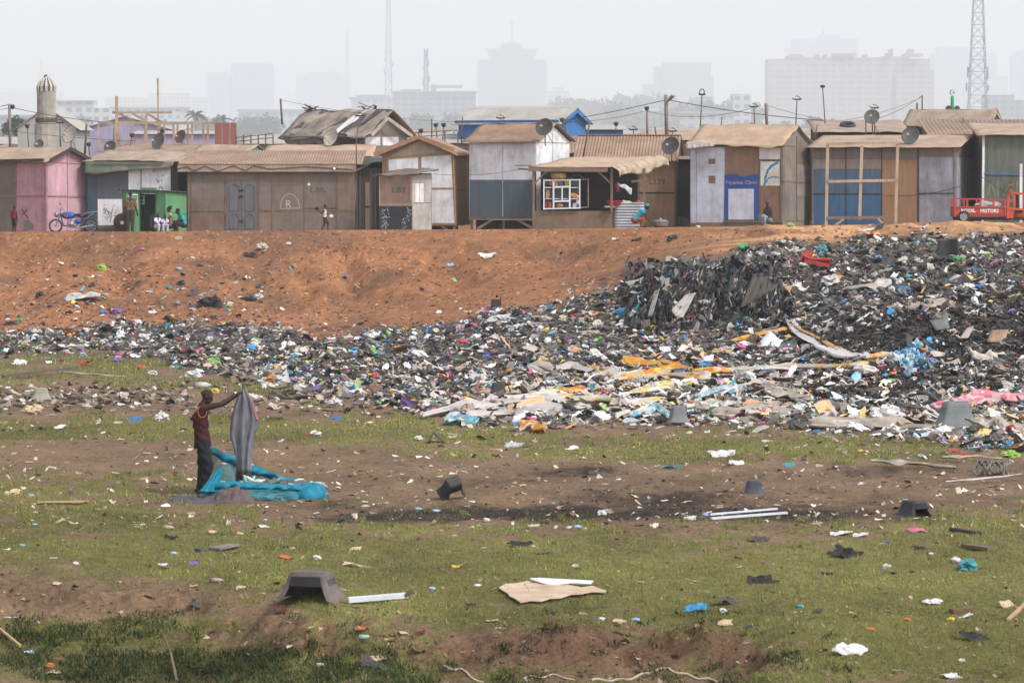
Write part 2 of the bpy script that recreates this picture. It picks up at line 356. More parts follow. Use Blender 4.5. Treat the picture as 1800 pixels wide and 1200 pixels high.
# ---- grass blades and weeds (uncountable): one object
def vcol_mat(name, rough=.8, trans=0.0, spec=.2):
    m = bpy.data.materials.new(name); m.use_nodes = True; N = m.node_tree.nodes; L = m.node_tree.links
    b = N['Principled BSDF']; b.inputs['Roughness'].default_value = rough; b.inputs['Specular IOR Level'].default_value = spec
    at = N.new('ShaderNodeAttribute'); at.attribute_name = 'Col'; L.new(at.outputs['Color'], b.inputs['Base Color'])
    return m
def blades(n, pxr, pyr, wfun, hrange, wrange, cols, seed, lean=.5):
    r = np.random.default_rng(seed)
    px = r.uniform(*pxr, n); py = r.uniform(*pyr, n); w = wfun(px, py); k = r.random(n) < w; px, py = px[k], py[k]
    g = ground(px, py); n = len(g); D = g[:, 1]; s = (D / 55) ** .6
    h = r.uniform(*hrange, n) * s; wd = r.uniform(*wrange, n) * s; a = r.uniform(0, 2 * np.pi, n); b = r.uniform(0, 2 * np.pi, n); ln = r.uniform(0, lean, n) * h
    dx, dy = np.cos(a) * wd / 2, np.sin(a) * wd / 2
    p0 = g + np.stack([dx, dy, -.01 + 0 * dx], 1); p1 = g - np.stack([dx, dy, .01 + 0 * dx], 1); p2 = g + np.stack([np.cos(b) * ln, np.sin(b) * ln, h], 1)
    V = np.stack([p0, p1, p2], 1).reshape(-1, 3); Fc = np.arange(3 * n).reshape(-1, 3)
    cc = np.array(cols)[r.integers(0, len(cols), n)] * r.uniform(.7, 1.3, (n, 1)) * (1.2 + .8 * fbm(g[:, 0] / 1.6, g[:, 1] / 2.6, 191, 4))[:, None]; C = np.repeat(cc, 3, 0)
    return V, Fc, C
sets = []
gc = [S(104, 116, 52), S(114, 122, 60), S(88, 100, 46), S(128, 122, 70), S(142, 122, 84), S(112, 126, 54), S(112, 96, 66)]
sets.append(blades(430000, (-150, 1950), (925, 1210), lambda a, b: ground_weights(a, b)[0] ** 1.2 + .03, (.012, .036), (.006, .014), gc, 1))
sets.append(blades(230000, (-150, 1950), (735, 930), lambda a, b: ground_weights(a, b)[0] ** 1.2 + .02, (.015, .045), (.008, .018), gc, 2))
sets.append(blades(70000, (-150, 1300), (605, 740), lambda a, b: ground_weights(a, b)[0], (.02, .06), (.012, .03), gc, 3))
wc = [S(42, 54, 26), S(52, 66, 30), S(36, 45, 24), S(62, 74, 36), S(80, 80, 46)]
sets.append(blades(90000, (-150, 1500), (1075, 1215), lambda a, b: np.clip(blobs(a, b, WEED) + 1.1 * fbm(a / 34, b / 14, 5, 4) - .3, 0, 1), (.02, .1), (.012, .032), wc, 4, 1.3))
sets.append(blades(160000, (-150, 1950), (740, 1205), lambda a, b: ground_weights(a, b)[0] * (fbm(a / 11, b / 3.5, 207, 3) > .3), (.03, .085), (.008, .018), gc[:4] + [S(150, 132, 92)], 6, .9))
o = 0; Vs = []; Fs = []; Cs = []
for a, b_, c_ in sets: Vs.append(a); Fs.append(b_ + o); Cs.append(c_); o += len(a)
gr = np_mesh('grass', np.concatenate(Vs), np.concatenate(Fs), vcol_mat('grass_blade', .7), np.concatenate(Cs))
tag(gr, 'short patchy green grass growing on the flat wasteland', 'grass', kind='stuff')
# ------------------------------------------------------------------ shack building helpers
class Face:
    """vertical wall plane from A to B (bottom corners, left to right as seen)"""
    def __init__(s, A, B):
        s.A, s.B = Vector(A), Vector(B); t = s.B - s.A; t.z = 0; s.t = t.normalized(); s.n = s.t.cross(Vector((0, 0, 1))).normalized()
    def hit(s, px, py, off=0):
        d = raydir(px, py); o = Vector((0, 0, CZ)); a = s.A + s.n * off
        k = (a - o).dot(s.n) / d.dot(s.n); return o + d * k
    def rect(s, mb, x0, y0, x1, y1, o0, o1):
        return s.poly(mb, [(x0, y1), (x1, y1), (x1, y0), (x0, y0)], o0, o1)
    def poly(s, mb, pts, o0, o1):
        mb.prism([s.hit(x, y) + s.n * o0 for x, y in pts], s.n * (o1 - o0)); return mb
    def line(s, mb, pts, w, o0, o1):            # a stroke of width w metres along the wall
        for (a, b) in zip(pts[:-1], pts[1:]):
            p, q = s.hit(*a), s.hit(*b); d = (q - p).normalized(); e = s.n.cross(d).normalized() * w / 2
            p = p - d * w * .3; q = q + d * w * .3
            mb.prism([p - e + s.n * o0, q - e + s.n * o0, q + e + s.n * o0, p + e + s.n * o0], s.n * (o1 - o0))
        return mb
def text_mesh(name, body, face, px, py, hpx, m, parent, off=.012, spread=None, slant=0, bold=.0):
    cu = bpy.data.curves.new(name, 'FONT'); cu.body = body; cu.extrude = .003; cu.resolution_u = 2; cu.offset = bold + .012; cu.shear = slant
    tmp = bpy.data.objects.new(name, cu); COL.objects.link(tmp)
    me = bpy.data.meshes.new_from_object(tmp.evaluated_get(bpy.context.evaluated_depsgraph_get())); bpy.data.objects.remove(tmp); bpy.data.curves.remove(cu)
    vs = [v.co.copy() for v in me.vertices]; w = max(v.x for v in vs) - min(v.x for v in vs); h = max(v.y for v in vs) - min(min(v.y for v in vs), 0)
    O = face.hit(px, py); top = face.hit(px, py - hpx); sy = (top - O).length / .72
    sx = sy if spread is None else (face.hit(px + spread, py) - O).length / w
    inv = root_matrix(parent).inverted()
    for v in me.vertices: v.co = inv @ (O + face.t * v.co.x * sx + Vector((0, 0, 1)) * v.co.y * sy + face.n * (off + v.co.z))
    o = bpy.data.objects.new(name, me); COL.objects.link(o); o.parent = parent; me.materials.clear(); me.materials.append(m); return o
def sheet(mb, a, b, c, d, amp=0.0, n=0, th=.02, sag=0.0, rough=0.0, seed=0, m=10):
    """roof sheet a-b (eave, left to right) d-c (ridge); n corrugations across a-b, sag and unevenness in metres"""
    a, b, c, d = map(Vector, (a, b, c, d)); nrm = (b - a).cross(d - a).normalized()
    if nrm.z < 0: nrm = -nrm
    N = max(4, n * 4) if n else max(8, int((b - a).length / .25))
    up = []
    for j in range(m + 1):
        for i in range(N + 1):
            u, v = i / N, j / m
            p = (a * (1 - u) + b * u) * (1 - v) + (d * (1 - u) + c * u) * v
            o = amp * math.sin(2 * math.pi * n * u) if n else 0
            if rough: o += rough * float(fbm(np.array([p.x * 1.3 + seed]), np.array([p.y * 1.3 + p.z * 2]), seed, 3)[0])
            o -= sag * 4 * v * (1 - v)
            if rough and j == 0: p = p + (a - d).normalized() * rough * 1.5 * float(fbm(np.array([p.x * 2.2]), np.array([seed * 3.3]), seed + 5, 3)[0])
            up.append(p + nrm * o)
    k = N + 1; off = len(up)
    vs = up + [q - nrm * th for q in up]; fs = []
    for j in range(m):
        for i in range(N):
            q = (j * k + i, j * k + i + 1, (j + 1) * k + i + 1, (j + 1) * k + i); fs.append(q); fs.append(tuple(off + t for t in q[::-1]))
    for i in range(N):
        fs.append((i, off + i, off + i + 1, i + 1)); t = m * k + i; fs.append((t, t + 1, off + t + 1, off + t))
    for j in range(m):
        fs.append((j * k, (j + 1) * k, off + (j + 1) * k, off + j * k)); t = j * k + N; fs.append((t, off + t, off + t + k, t + k))
    return mb.add(vs, fs)
ZUP = Vector((0, 0, 1))
class Shack:
    def __init__(s, name, label, cat, FL, FR, side_px=None, depth=3.0, base=None, lift=0, group=None, which='R'):
        """FL, FR: (px, D) of the front corners; side_px: px where the visible side wall ends at the back"""
        z = base
        a = P(FL[0], 400, FL[1]); b = P(FR[0], 400, FR[1])
        if z is None: z = min(gz(a.x, a.y), gz(b.x, b.y))
        a.z = b.z = z + lift; s.z = z
        s.front = Face(a, b); n = s.front.n
        if side_px is not None:
            c0 = b if which == 'R' else a; q = P(side_px, 400, 100); q = Vector((q.x, q.y, 0)) / 100
            # c0 - n*depth lies on the ray of side_px
            depth = (c0.x - q.x * c0.y) / (n.x - q.x * n.y)
        s.depth = depth; bk = -n * depth
        s.FL, s.FR, s.BR, s.BL = a, b, b + bk, a + bk
        s.side = Face(s.FR, s.BR); s.left = Face(s.BL, s.FL); s.bk = bk
        s.root = thing(name, ((a.x + b.x) / 2, (a.y + b.y) / 2, z), label, cat, group)
    def eave(s, py, px=None): s.ze = s.front.hit(px if px is not None else 900 + F * s.FR.x / s.FR.y, py).z; return s
    def walls(s, m, rise=0, gable='side', name='wall', inset=.0):
        """closed body up to the eave, with gable tops: ridge parallel to the front ('side'), or running back ('front'), or a lean-to ('shed')"""
        mb = MB(); e = Vector((0, 0, s.ze - s.FL.z)); r = Vector((0, 0, rise)); h = s.bk * .5
        if gable == 'shed':
            A, B, Cc, Dd = s.FL, s.FR, s.BR, s.BL
            mb.add([A, B, Cc, Dd, A + e, B + e, Cc + e + r, Dd + e + r], [(3, 2, 1, 0), (4, 5, 6, 7), (0, 1, 5, 4), (1, 2, 6, 5), (2, 3, 7, 6), (3, 0, 4, 7)])
        elif gable == 'side':
            mb.add([s.FL, s.FR, s.BR, s.BL, s.FL + e, s.FR + e, s.BR + e, s.BL + e, s.FR + h + e + r, s.FL + h + e + r],
                   [(3, 2, 1, 0), (0, 1, 5, 4), (2, 3, 7, 6), (1, 2, 6, 8, 5), (3, 0, 4, 9, 7), (4, 5, 8, 9), (8, 6, 7, 9)])
        else:
            mid = (s.FL + s.FR) / 2
            mb.add([s.FL, s.FR, s.BR, s.BL, s.FL + e, s.FR + e, s.BR + e, s.BL + e, mid + e + r, mid + s.bk + e + r],
                   [(3, 2, 1, 0), (0, 1, 5, 8, 4), (2, 3, 7, 9, 6), (1, 2, 6, 5), (3, 0, 4, 7), (5, 6, 9, 8), (4, 8, 9, 7)])
        s.rise = rise; s.gable = gable
        return mb.build(name, m, s.root)
    def roof(s, m, over=.25, lo=.03, corr=0, amp=.018, rough=.0, th=.025, sag=0, seed=1, end=.2, name='roof', drop=0):
        """two roof slopes (or one lean-to slope) with overhangs"""
        t = s.front.t; n = s.front.n; lo = lo + rough * 1.1; e = Vector((0, 0, s.ze - s.FL.z + lo)); r = Vector((0, 0, s.rise)); h = s.bk * .5; mb = MB()
        if s.gable == 'side':
            sl = (r / max(h.length, .01)) * over
            A, B = s.FL + e - t * end + n * over - sl, s.FR + e + t * end + n * over - sl; R1, R0 = s.FR + h + e + r + t * end, s.FL + h + e + r - t * end
            sheet(mb, A, B, R1, R0, amp, corr, th, sag, rough, seed)
            A2, B2 = s.BR + e + t * end - n * over - sl, s.BL + e - t * end - n * over - sl
            sheet(mb, A2, B2, R0 - n * .004, R1 - n * .004, amp, corr, th, sag, rough, seed + 1)
        elif s.gable == 'shed':
            sl = (r / s.bk.length) * over
            A, B = s.FL + e - t * end + n * over - sl, s.FR + e + t * end + n * over - sl
            Cc, Dd = s.BR + e + r + t * end - n * .2, s.BL + e + r - t * end - n * .2
            sheet(mb, A, B, Cc, Dd, amp, corr, th, sag, rough, seed)
        else:
            mid = (s.FL + s.FR) / 2; hw = (s.FR - s.FL).length / 2; sl = r / hw * over; f = n * end
            R0, R1 = mid + e + r + f, mid + s.bk + e + r - f
            sheet(mb, s.FR + e + t * over - sl + f, s.BR + e + t * over - sl - f, R1, R0, amp, corr, th, sag, rough, seed)
            sheet(mb, s.BL + e - t * over - sl - f, s.FL + e - t * over - sl + f, R0 - t * .004, R1 - t * .004, amp, corr, th, sag, rough, seed + 1)
        return mb.build(name, m, s.root, smooth=bool(rough and not corr))
    def part(s, name, m, fn, label=None):
        mb = MB(); fn(mb); return mb.build(name, m, s.root, label=label)
    def panel(s, m, x0, y0, x1, y1, o=.014, face=None, name='wall_panel', o0=-.004, label=None):
        return s.part(name, m, lambda b: (face or s.front).rect(b, x0, y0, x1, y1, o0, o), label)
    def battens(s, m, lines, w=.05, o=.03, face=None, name='batten', o0=.0):
        f = face or s.front
        def go(b):
            for k, L in enumerate(lines): f.line(b, L, w, o0, o + .0013 * (k % 7))
        return s.part(name, m, go)

# ---- shared surfaces
TAN = mat('dusty_roof', S(168, 146, 126), var=.13, scale=1.2, rough=.95, bump=.25, dirt=S(120, 92, 70), dirt_amt=.55)
TANB = mat('brown_rusty_roof', S(146, 120, 102), var=.16, scale=1.4, rough=.95, bump=.25, dirt=S(100, 74, 58), dirt_amt=.6); TANG = mat('greyish_roof_felt', S(160, 142, 124), var=.16, scale=1.6, rough=.95, bump=.3, dirt=S(104, 90, 80), dirt_amt=.6)
TAN2 = mat('dusty_tarp', S(176, 150, 126), var=.12, scale=1.6, rough=.95, bump=.3, dirt=S(125, 105, 88), dirt_amt=.5)
RUST = mat('dusty_corrugated_iron', S(152, 127, 108), var=.14, scale=1.0, rough=.85, bump=.1, dirt=S(112, 84, 66), dirt_amt=.6)
GREYIRON = mat('grey_corrugated_iron', S(168, 164, 156), var=.1, scale=1.2, rough=.6, dirt=S(130, 110, 92), dirt_amt=.5)
BROWNPLY = wood('weathered_plywood', (128, 108, 95))
BROWNPLY2 = wood('weathered_plywood_grey', (118, 106, 97))
WARMPLY = wood('warm_plywood', (148, 120, 96))
NEWWOOD = wood('raw_timber', (172, 152, 132))
OLDWOOD = wood('old_timber', (120, 102, 88))
GREYWOOD = wood('silver_grey_timber', (128, 120, 112))
DARKWOOD = wood('blackened_timber', (62, 58, 56))
WHITEP = paint('whitewashed_board', (222, 222, 224))
WHITEW = paint('shade_tinted_white', (198, 204, 218))  # white board with the bluish tint of shade mixed into its colour
DARK = mat('interior_shade', S(34, 32, 34), var=.2, rough=.95)  # near-black colour carries the shade inside rooms and openings
TARPBLK = mat('black_tarp', S(66, 64, 66), var=.3, scale=3, rough=.6, bump=.5, dirt=S(150, 128, 108), dirt_amt=.25)
CABLE = mat('cable_black', S(48, 48, 52), var=.1, rough=.6)
RUSTPOLE = mat('rusty_pole', S(96, 84, 78), var=.2, scale=6, rough=.8)
# ------------------------------------------------------------------ the front row of shacks
# 1 pink shack (corner view, gable to the right)
s = Shack('wooden_shack', 'faded pink shack with a dark gabled roof edge and a strip of bare brown boards', 'shack', (-60, 174.3), (82, 171.8), side_px=155)
s.eave(283).walls(paint('faded_pink_board', (184, 140, 152)), rise=.52)
s.roof(TAN, over=.3, rough=.05, end=.22, seed=3)
PINK2 = paint('pale_pink_board', (194, 154, 166), dirt_amt=.4); PINKD = paint('pink_trim', (150, 108, 118))
s.panel(BROWNPLY2, -40, 287, 28, 345, label='bare brown upper panel'); s.panel(BROWNPLY2, -40, 346, 28, 407, label='bare brown lower panel')
s.panel(PINK2, 84, 286, 118, 344, face=s.side, label='pale pink panel'); s.panel(PINK2, 119, 286, 152, 345, face=s.side, label='pale pink panel'); s.panel(PINK2, 84, 347, 152, 405, face=s.side, label='pale pink panel')
s.battens(PINKD, [[(29, 285), (29, 408)], [(0, 345), (81, 344)], [(80, 284), (80, 408)]], .04)
s.battens(PINKD, [[(118, 268), (118, 406)], [(84, 345), (152, 348)], [(84, 285), (152, 289)]], .035, face=s.side)
s.part('gable_board', DARKWOOD, lambda b: (b.bar(s.FR + Vector((0, 0, s.ze - s.FR.z + .02)) + s.front.t * .23, s.FR + s.bk * .5 + Vector((0, 0, s.ze - s.FR.z + s.rise + .02)) + s.front.t * .23, .04, .16), b.bar(s.BR + Vector((0, 0, s.ze - s.FR.z + .02)) + s.front.t * .23, s.FR + s.bk * .5 + Vector((0, 0, s.ze - s.FR.z + s.rise + .02)) + s.front.t * .23, .04, .16)))
s.part('fascia', DARKWOOD, lambda b: b.bar(s.front.hit(-60, 284) + s.front.n * .3, s.front.hit(84, 281) + s.front.n * .3, .05, .12))
s.battens(mat('charcoal_scrawl', S(70, 50, 52), rough=.9), [[(39, 368), (50, 384)], [(48, 368), (39, 378)]], .035, .016, name='painted_cross')
s.part('patch', GREYWOOD, lambda b: s.front.poly(b, [(42, 404), (58, 402), (60, 396), (50, 386), (43, 388)], .015, .03))

# 2 shack under a green tarpaulin
s = Shack('wooden_shack', 'shack under a sagging green tarpaulin with dark grey and white wall boards', 'shack', (154, 173.5), (312, 172.8), depth=3.5)
s.eave(287).walls(paint('slate_board', (86, 88, 96)), rise=.45, gable='shed')
s.roof(TANG, over=.2, rough=.1, seed=5)
s.panel(paint('dark_teal_board', (58, 82, 92)), 154, 300, 171, 354, label='dark teal upper panel'); s.panel(paint('dark_teal_board', (58, 82, 92)), 154, 356, 171, 407, label='dark teal lower panel')
s.panel(WHITEP, 226, 292, 247, 352, label='white panel'); s.panel(WHITEP, 249, 292, 300, 352, label='white panel with black scratches'); s.panel(WHITEP, 172, 350, 215, 397, o=.02, label='white board covered in black scribbles')
s.panel(DARKWOOD, 301, 288, 313, 407, o=.03, name='corner_post')
scr = mat('black_scribble', S(58, 56, 62), rough=.9)
def scribble(f, cx, cy, w, h, n, sd):
    r = random.Random(sd); L = []
    for k in range(n):
        x, y = cx + r.uniform(-w, w), cy + r.uniform(-h, h); L.append([(x, y), (x + r.uniform(-5, 5), y + r.uniform(-6, 6))])
    return L
s.battens(scr, scribble(s.front, 194, 374, 13, 14, 16, 1) + [[(194, 392), (198, 366)], [(186, 365), (196, 384)]], .022, .024, name='scribble')
s.battens(scr, scribble(s.front, 277, 318, 9, 16, 12, 2), .025, .018, name='scribble')
GT = mat('green_tarpaulin', S(88, 100, 86), var=.16, scale=2, rough=.7, bump=.4, dirt=S(140, 118, 96), dirt_amt=.6)
def drape(b, f, top, bot, off0, off1, seed, nv=6, th=.02):
    """cloth hanging from the line top (px,py list) to the line bot, with folds"""
    n = 36
    def lerp(L, u):
        xs = [q[0] for q in L]; x = xs[0] + (xs[-1] - xs[0]) * u; return x, float(np.interp(x, xs, [q[1] for q in L]))
    rows = []
    for j in range(nv + 1):
        v = j / nv; row = []
        for i in range(n + 1):
            u = i / n; (x0, y0), (x1, y1) = lerp(top, u), lerp(bot, u)
            o = off0 + (off1 - off0) * v + v * .07 * float(fbm(np.array([u * 14.]), np.array([seed + v * .6]), seed, 2)[0])
            row.append(f.hit(x0 + (x1 - x0) * v, y0 + (y1 - y0) * v) + f.n * o)
        rows.append(row)
    b.loft(rows, closed=False)
tb = MB(); drape(tb, s.front, [(152, 284), (308, 284)], [(152, 304), (172, 307), (190, 304), (215, 301), (250, 298), (300, 295), (308, 290)], .2, .36, 7); tb.build('tarpaulin_flap', GT, s.root, smooth=True, thick=.015)
s.part('roof_batten', DARKWOOD, lambda b: b.bar(s.front.hit(169, 283) + s.front.n * .35, s.front.hit(291, 285) + s.front.n * .35, .06))

# 2b turquoise shack squeezed behind the long brown one, its gable showing above the roofs
s = Shack('wooden_shack', 'turquoise shack squeezed between the tarpaulin shack and the long brown shack', 'shack', (313, 174.2), (342, 174.2), depth=3)
s.eave(290).walls(paint('turquoise_board', (56, 150, 146)), rise=.3, gable='shed'); s.roof(TAN, over=.1, rough=.05)
s.battens(paint('turquoise_trim', (40, 112, 110)), [[(314, 345), (341, 345)], [(327, 300), (327, 408)]], .03)

# 3 small green kiosk
KG = paint('green_board', (90, 142, 100), dirt_amt=.4); KD = paint('green_trim', (58, 116, 74))
s = Shack('kiosk', 'small green kiosk with an open door and an old television inside', 'kiosk', (215, 169.6), (290, 168.7), side_px=328)
s.eave(338)
t_, n_, H_ = s.front.t, s.front.n, s.ze - s.FL.z
def kwalls(b):
    fx = s.front
    for x0, x1, y0 in ((215, 246, 336), (274.5, 290, 336), (246, 274.5, 330)):
        y1 = 409 if x0 != 246 else 339.5
        fx.rect(b, x0, y0, x1, y1, -.05, 0)
    b.prism([s.FR + t_ * 0, s.BR, s.BR + ZUP * (H_ - .1), s.FR + ZUP * H_], -t_ * .05)
    b.prism([s.BL, s.FL, s.FL + ZUP * H_, s.BL + ZUP * (H_ - .1)], t_ * .05)
    b.prism([s.BR - t_ * .05, s.BL + t_ * .05, s.BL + t_ * .05 + ZUP * (H_ - .1), s.BR - t_ * .05 + ZUP * (H_ - .1)], n_ * .05)
s.part('wall', KG, kwalls)
s.part('floor', DARKWOOD, lambda b: b.prism([s.FL, s.FR, s.BR, s.BL], Vector((0, 0, .05))))
rb = MB(); sheet(rb, s.FL + ZUP * (H_ + .12) + n_ * .15 - t_ * .35, s.FR + ZUP * (H_ + .08) + n_ * .15 + t_ * .12, s.BR + ZUP * (H_ - .02) + t_ * .15, s.BL + ZUP * (H_ + .02) - t_ * .3, .015, 12, .02); rb.build('roof', mat('dark_roof_sheet', S(88, 84, 80), rough=.8), s.root)
s.battens(KD, [[(246, 338), (246, 408)], [(274.5, 338), (274.5, 408)], [(246, 339), (275, 339)]], .06, .02, name='door_frame')
s.battens(KD, [[(291, 340), (291, 407)], [(292, 372), (326, 376)]], .03, .015, face=s.side)
# open leaf hinged at the left jamb, swung outwards
h0 = s.front.hit(246, 408); dl = (-t_ * .55 + n_ * .62).normalized(); lf = Face(h0 + dl * .62, h0)
d_ = MB(); d_.prism([lf.A, lf.B, lf.B + ZUP * 1.7, lf.A + ZUP * 1.7], -lf.n * .03); door = d_.build('door', KG, s.root)
w_ = MB()
for zz in (1.05, 1.35, 1.65): w_.bar(lf.A + lf.t * .08 + ZUP * zz + lf.n * .012, lf.B - lf.t * .08 + ZUP * zz + lf.n * .012, .02, .04)
for k in (.1, .5): w_.bar(lf.A + lf.t * (k + .0) + ZUP * 1.05 + lf.n * .014, lf.A + lf.t * k + ZUP * 1.65 + lf.n * .014, .02, .04)
w_.build('window_frame', WHITEP, door)
s.part('window', WHITEP, lambda b: [s.front.line(b, L, .025, -.12, -.1) for L in ([(276 - 29, 345), (251, 345)], [(247, 352), (251, 352)], [(247, 358), (251, 358)], [(251, 344), (251, 359)])])
tvz = gz(s.FL.x, s.FL.y); c_ = s.front.hit(264, 400) - n_ * .55; c_.z = s.z + .05
tv = thing('television', tuple(c_), 'old grey box television standing inside the green kiosk', 'television')
q = MB(); q.box((c_.x - .26, c_.y - .2, c_.z + .2), (c_.x + .26, c_.y + .2, c_.z + .66)); q.build('cabinet', plastic('grey_tv_plastic', (96, 94, 96)), tv)
q = MB(); q.box((c_.x - .2, c_.y - .215, c_.z + .26), (c_.x + .2, c_.y - .2, c_.z + .6)); q.build('screen', mat('tv_glass', S(50, 54, 58), rough=.2), tv)
q = MB(); q.box((c_.x - .24, c_.y - .18, c_.z), (c_.x + .24, c_.y + .18, c_.z + .2)); q.build('stand', DARKWOOD, tv)
q = MB(); q.box((c_.x - .2, c_.y - .17, c_.z + .665), (c_.x + .2, c_.y + .17, c_.z + .78)); vd = q.build('video_player', plastic('video_player_grey', (80, 80, 84)), None); tag(vd, 'flat grey video player lying on the old television', 'video player')

# 4 long brown plywood shack with the grey double door
s = Shack('wooden_shack', 'long brown plywood shack with a grey double door and a beige fascia', 'shack', (330, 172), (622, 172), depth=4.2)
s.eave(287.5).walls(BROWNPLY, rise=.55, gable='shed'); L4 = s
s.roof(RUST, over=.32, corr=66, amp=.016, rough=0, end=.4)
for (x0, y0, x1, y1, mm) in ((337, 303, 395, 320, BROWNPLY2), (337, 322, 394, 370, BROWNPLY2), (337, 372, 394, 408, BROWNPLY), (457, 303, 478, 326, BROWNPLY2), (457, 328, 478, 369, BROWNPLY2), (480, 303, 534, 325, BROWNPLY2), (480, 327, 534, 369, BROWNPLY2), (480, 371, 534, 408, BROWNPLY2), (537, 303, 592, 364, BROWNPLY2), (537, 369, 590, 408, BROWNPLY2), (594, 303, 620, 369, BROWNPLY), (594, 371, 620, 408, BROWNPLY2)):
    s.panel(mm, x0, y0, x1, y1, o=.012)
s.battens(OLDWOOD, [[(336, 303), (336, 408)], [(396, 303), (396, 408)], [(455, 303), (455, 408)], [(479, 303), (479, 408)], [(535, 303), (535, 408)], [(592, 303), (592, 408)], [(337, 371), (395, 371)], [(456, 370), (620, 370)], [(537, 365), (591, 365)], [(396, 316), (455, 316)]], .045, .03)
fb = MB(); fb.prism([s.front.hit(313, 302) + s.front.n * .26, s.front.hit(626, 302) + s.front.n * .26, s.front.hit(626, 288) + s.front.n * .26, s.front.hit(313, 288) + s.front.n * .26], s.front.n * .03); fb.build('fascia', wood('beige_fascia', (160, 140, 124)), s.root)
GD = paint('slate_grey_door', (98, 98, 101), dirt_amt=.3); GDD = paint('slate_grey_door_trim', (78, 79, 84), dirt_amt=.2)
for x0, x1 in ((398, 424.5), (425.5, 452)):
    d = s.panel(GD, x0, 317, x1, 407, o=.035, name='door')
    b = MB()
    for y0, y1 in ((325, 371), (377, 402)):
        m_ = (x0 + x1) / 2; pts = [(x0 + 5, y1), (x0 + 5, y0 + 4), (m_ - 3, y0), (m_ + 3, y0), (x1 - 5, y0 + 4), (x1 - 5, y1), (x0 + 5, y1)]
        s.front.line(b, pts, .03, .03, .05)
    b.build('moulding', GDD, d)
    if x0 < 400:
        b = MB(); [s.front.rect(b, 421, yy, 428, yy + 3, .05, .075) for yy in (333, 344, 387)]; b.build('hasp', CABLE, d)
b = MB(); s.front.line(b, [(313, 297), (330, 293), (342, 300), (362, 292), (383, 301), (412, 291), (433, 300), (447, 291), (475, 297), (540, 293), (620, 298)], .022, .3, .325); b.build('cable', CABLE, s.root)
b = MB(); b.ball(s.front.hit(588, 297) + s.front.n * .36, .06); b.build('light_bulb', mat('white_bulb', (.85, .85, .88), var=.02, rough=.2), s.root, smooth=True)
CH = mat('white_chalk', S(168, 158, 150), var=.05, rough=.95); GP = mat('faint_green_paint', S(66, 82, 84), var=.1, rough=.9)
b = MB(); s.front.line(b, [(493, 367), (494, 355), (499, 345), (508, 340), (517, 343), (524, 352), (527, 365)], .03, .012, .0165); s.front.line(b, [(493, 367), (527, 366)], .025, .012, .017); b.build('chalk_arch', CH, s.root)
text_mesh('chalk_letter', 'R', s.front, 501, 365, 14, CH, s.root, off=.016)
text_mesh('painted_number', 'L,BR.', s.front, 545, 338, 9, GP, s.root, off=.016, spread=27)
s.panel(WHITEP, 541, 322, 545, 326, o=.018, name='paper_note')

# loose roofs behind the long shack
s = Shack('wooden_shack', 'low shack behind the long brown one showing a small turquoise gable end', 'shack', (330, 179.5), (425, 178), side_px=476)
s.eave(277).walls(paint('turquoise_board', (56, 150, 146)), rise=.5); s.roof(TAN, over=.25, rough=.05, seed=9, end=.12)
s = Shack('wooden_shack', 'low shack with a patched tan roof behind the right half of the long brown shack', 'shack', (470, 179), (650, 179), depth=3.4)
s.eave(278).walls(BROWNPLY, rise=.5, gable='shed'); s.roof(TAN2, over=.2, rough=.09, seed=12)
s = Shack('wooden_shack', 'low shack with a bumpy tan roof behind the green kiosk and tarpaulin shack', 'shack', (180, 181), (345, 180), depth=4)
s.eave(271).walls(BROWNPLY, rise=.35, gable='shed'); s.roof(RUST, over=.2, corr=0, rough=.08, seed=14)

# 5 dark timber shack
s = Shack('wooden_shack', 'blackened narrow plank shack between the long brown shack and the LBS kiosk', 'shack', (622, 173.3), (690, 173.3), depth=3)
s.eave(296).walls(DARKWOOD, rise=.3, gable='shed'); s.roof(TARPBLK, over=.35, rough=.16, seed=8, end=.1)
s.battens(wood('dark_plank', (84, 76, 70)), [[(x, 300), (x, 408)] for x in (627, 633, 652, 660, 668, 677)], .09, .03, name='plank')
s.panel(BROWNPLY, 642, 320, 650, 362, o=.035, name='board'); s.panel(BROWNPLY2, 642, 366, 650, 408, o=.035, name='board')
s.part('leaning_pole', GREYWOOD, lambda b: (b.bar(s.front.hit(621, 408) + s.front.n * .25, s.front.hit(627, 305) + s.front.n * .2, .07), b.bar(s.front.hit(624, 300) + s.front.n * .3, s.front.hit(648, 289) + s.front.n * .1, .1)))

# 6 gabled shack with white panels and warm timber trim
s = Shack('wooden_shack', 'gabled shack with warm timber trim around white wall panels', 'shack', (672, 173), (796, 172.3), side_px=827, lift=.28)
s.eave(270).walls(wood('warm_brown_board', (140, 112, 86), dirt_amt=.25), rise=.68, gable='front')
s.roof(RUST, over=.25, corr=15, amp=.02, end=.25)
s.part('gable_panel', wood('beige_plywood', (166, 148, 128)), lambda b: s.front.poly(b, [(683, 276), (793, 268), (737, 247)], -.002, .012))
for pts in ([(683, 281), (735, 274), (736, 330), (684, 330)], [(741, 273), (793, 272), (796, 330), (741, 330)], [(742, 333), (796, 332), (800, 392), (742, 392)], [(684, 333), (738, 333), (738, 392), (684, 392)]):
    s.part('wall_panel', WHITEP, lambda b: s.front.poly(b, [(pts[3]), (pts[2]), (pts[1]), (pts[0])], -.002, .014))
TRIM = wood('orange_timber_trim', (160, 126, 98), dirt_amt=.2)
s.battens(TRIM, [[(681, 279), (796, 271)], [(738, 272), (740, 393)], [(683, 332), (799, 331)], [(681, 279), (683, 393)], [(797, 270), (801, 394)], [(681, 394), (801, 394)]], .07, .03)
apex = s.front.hit(737, 241) + s.front.n * .27
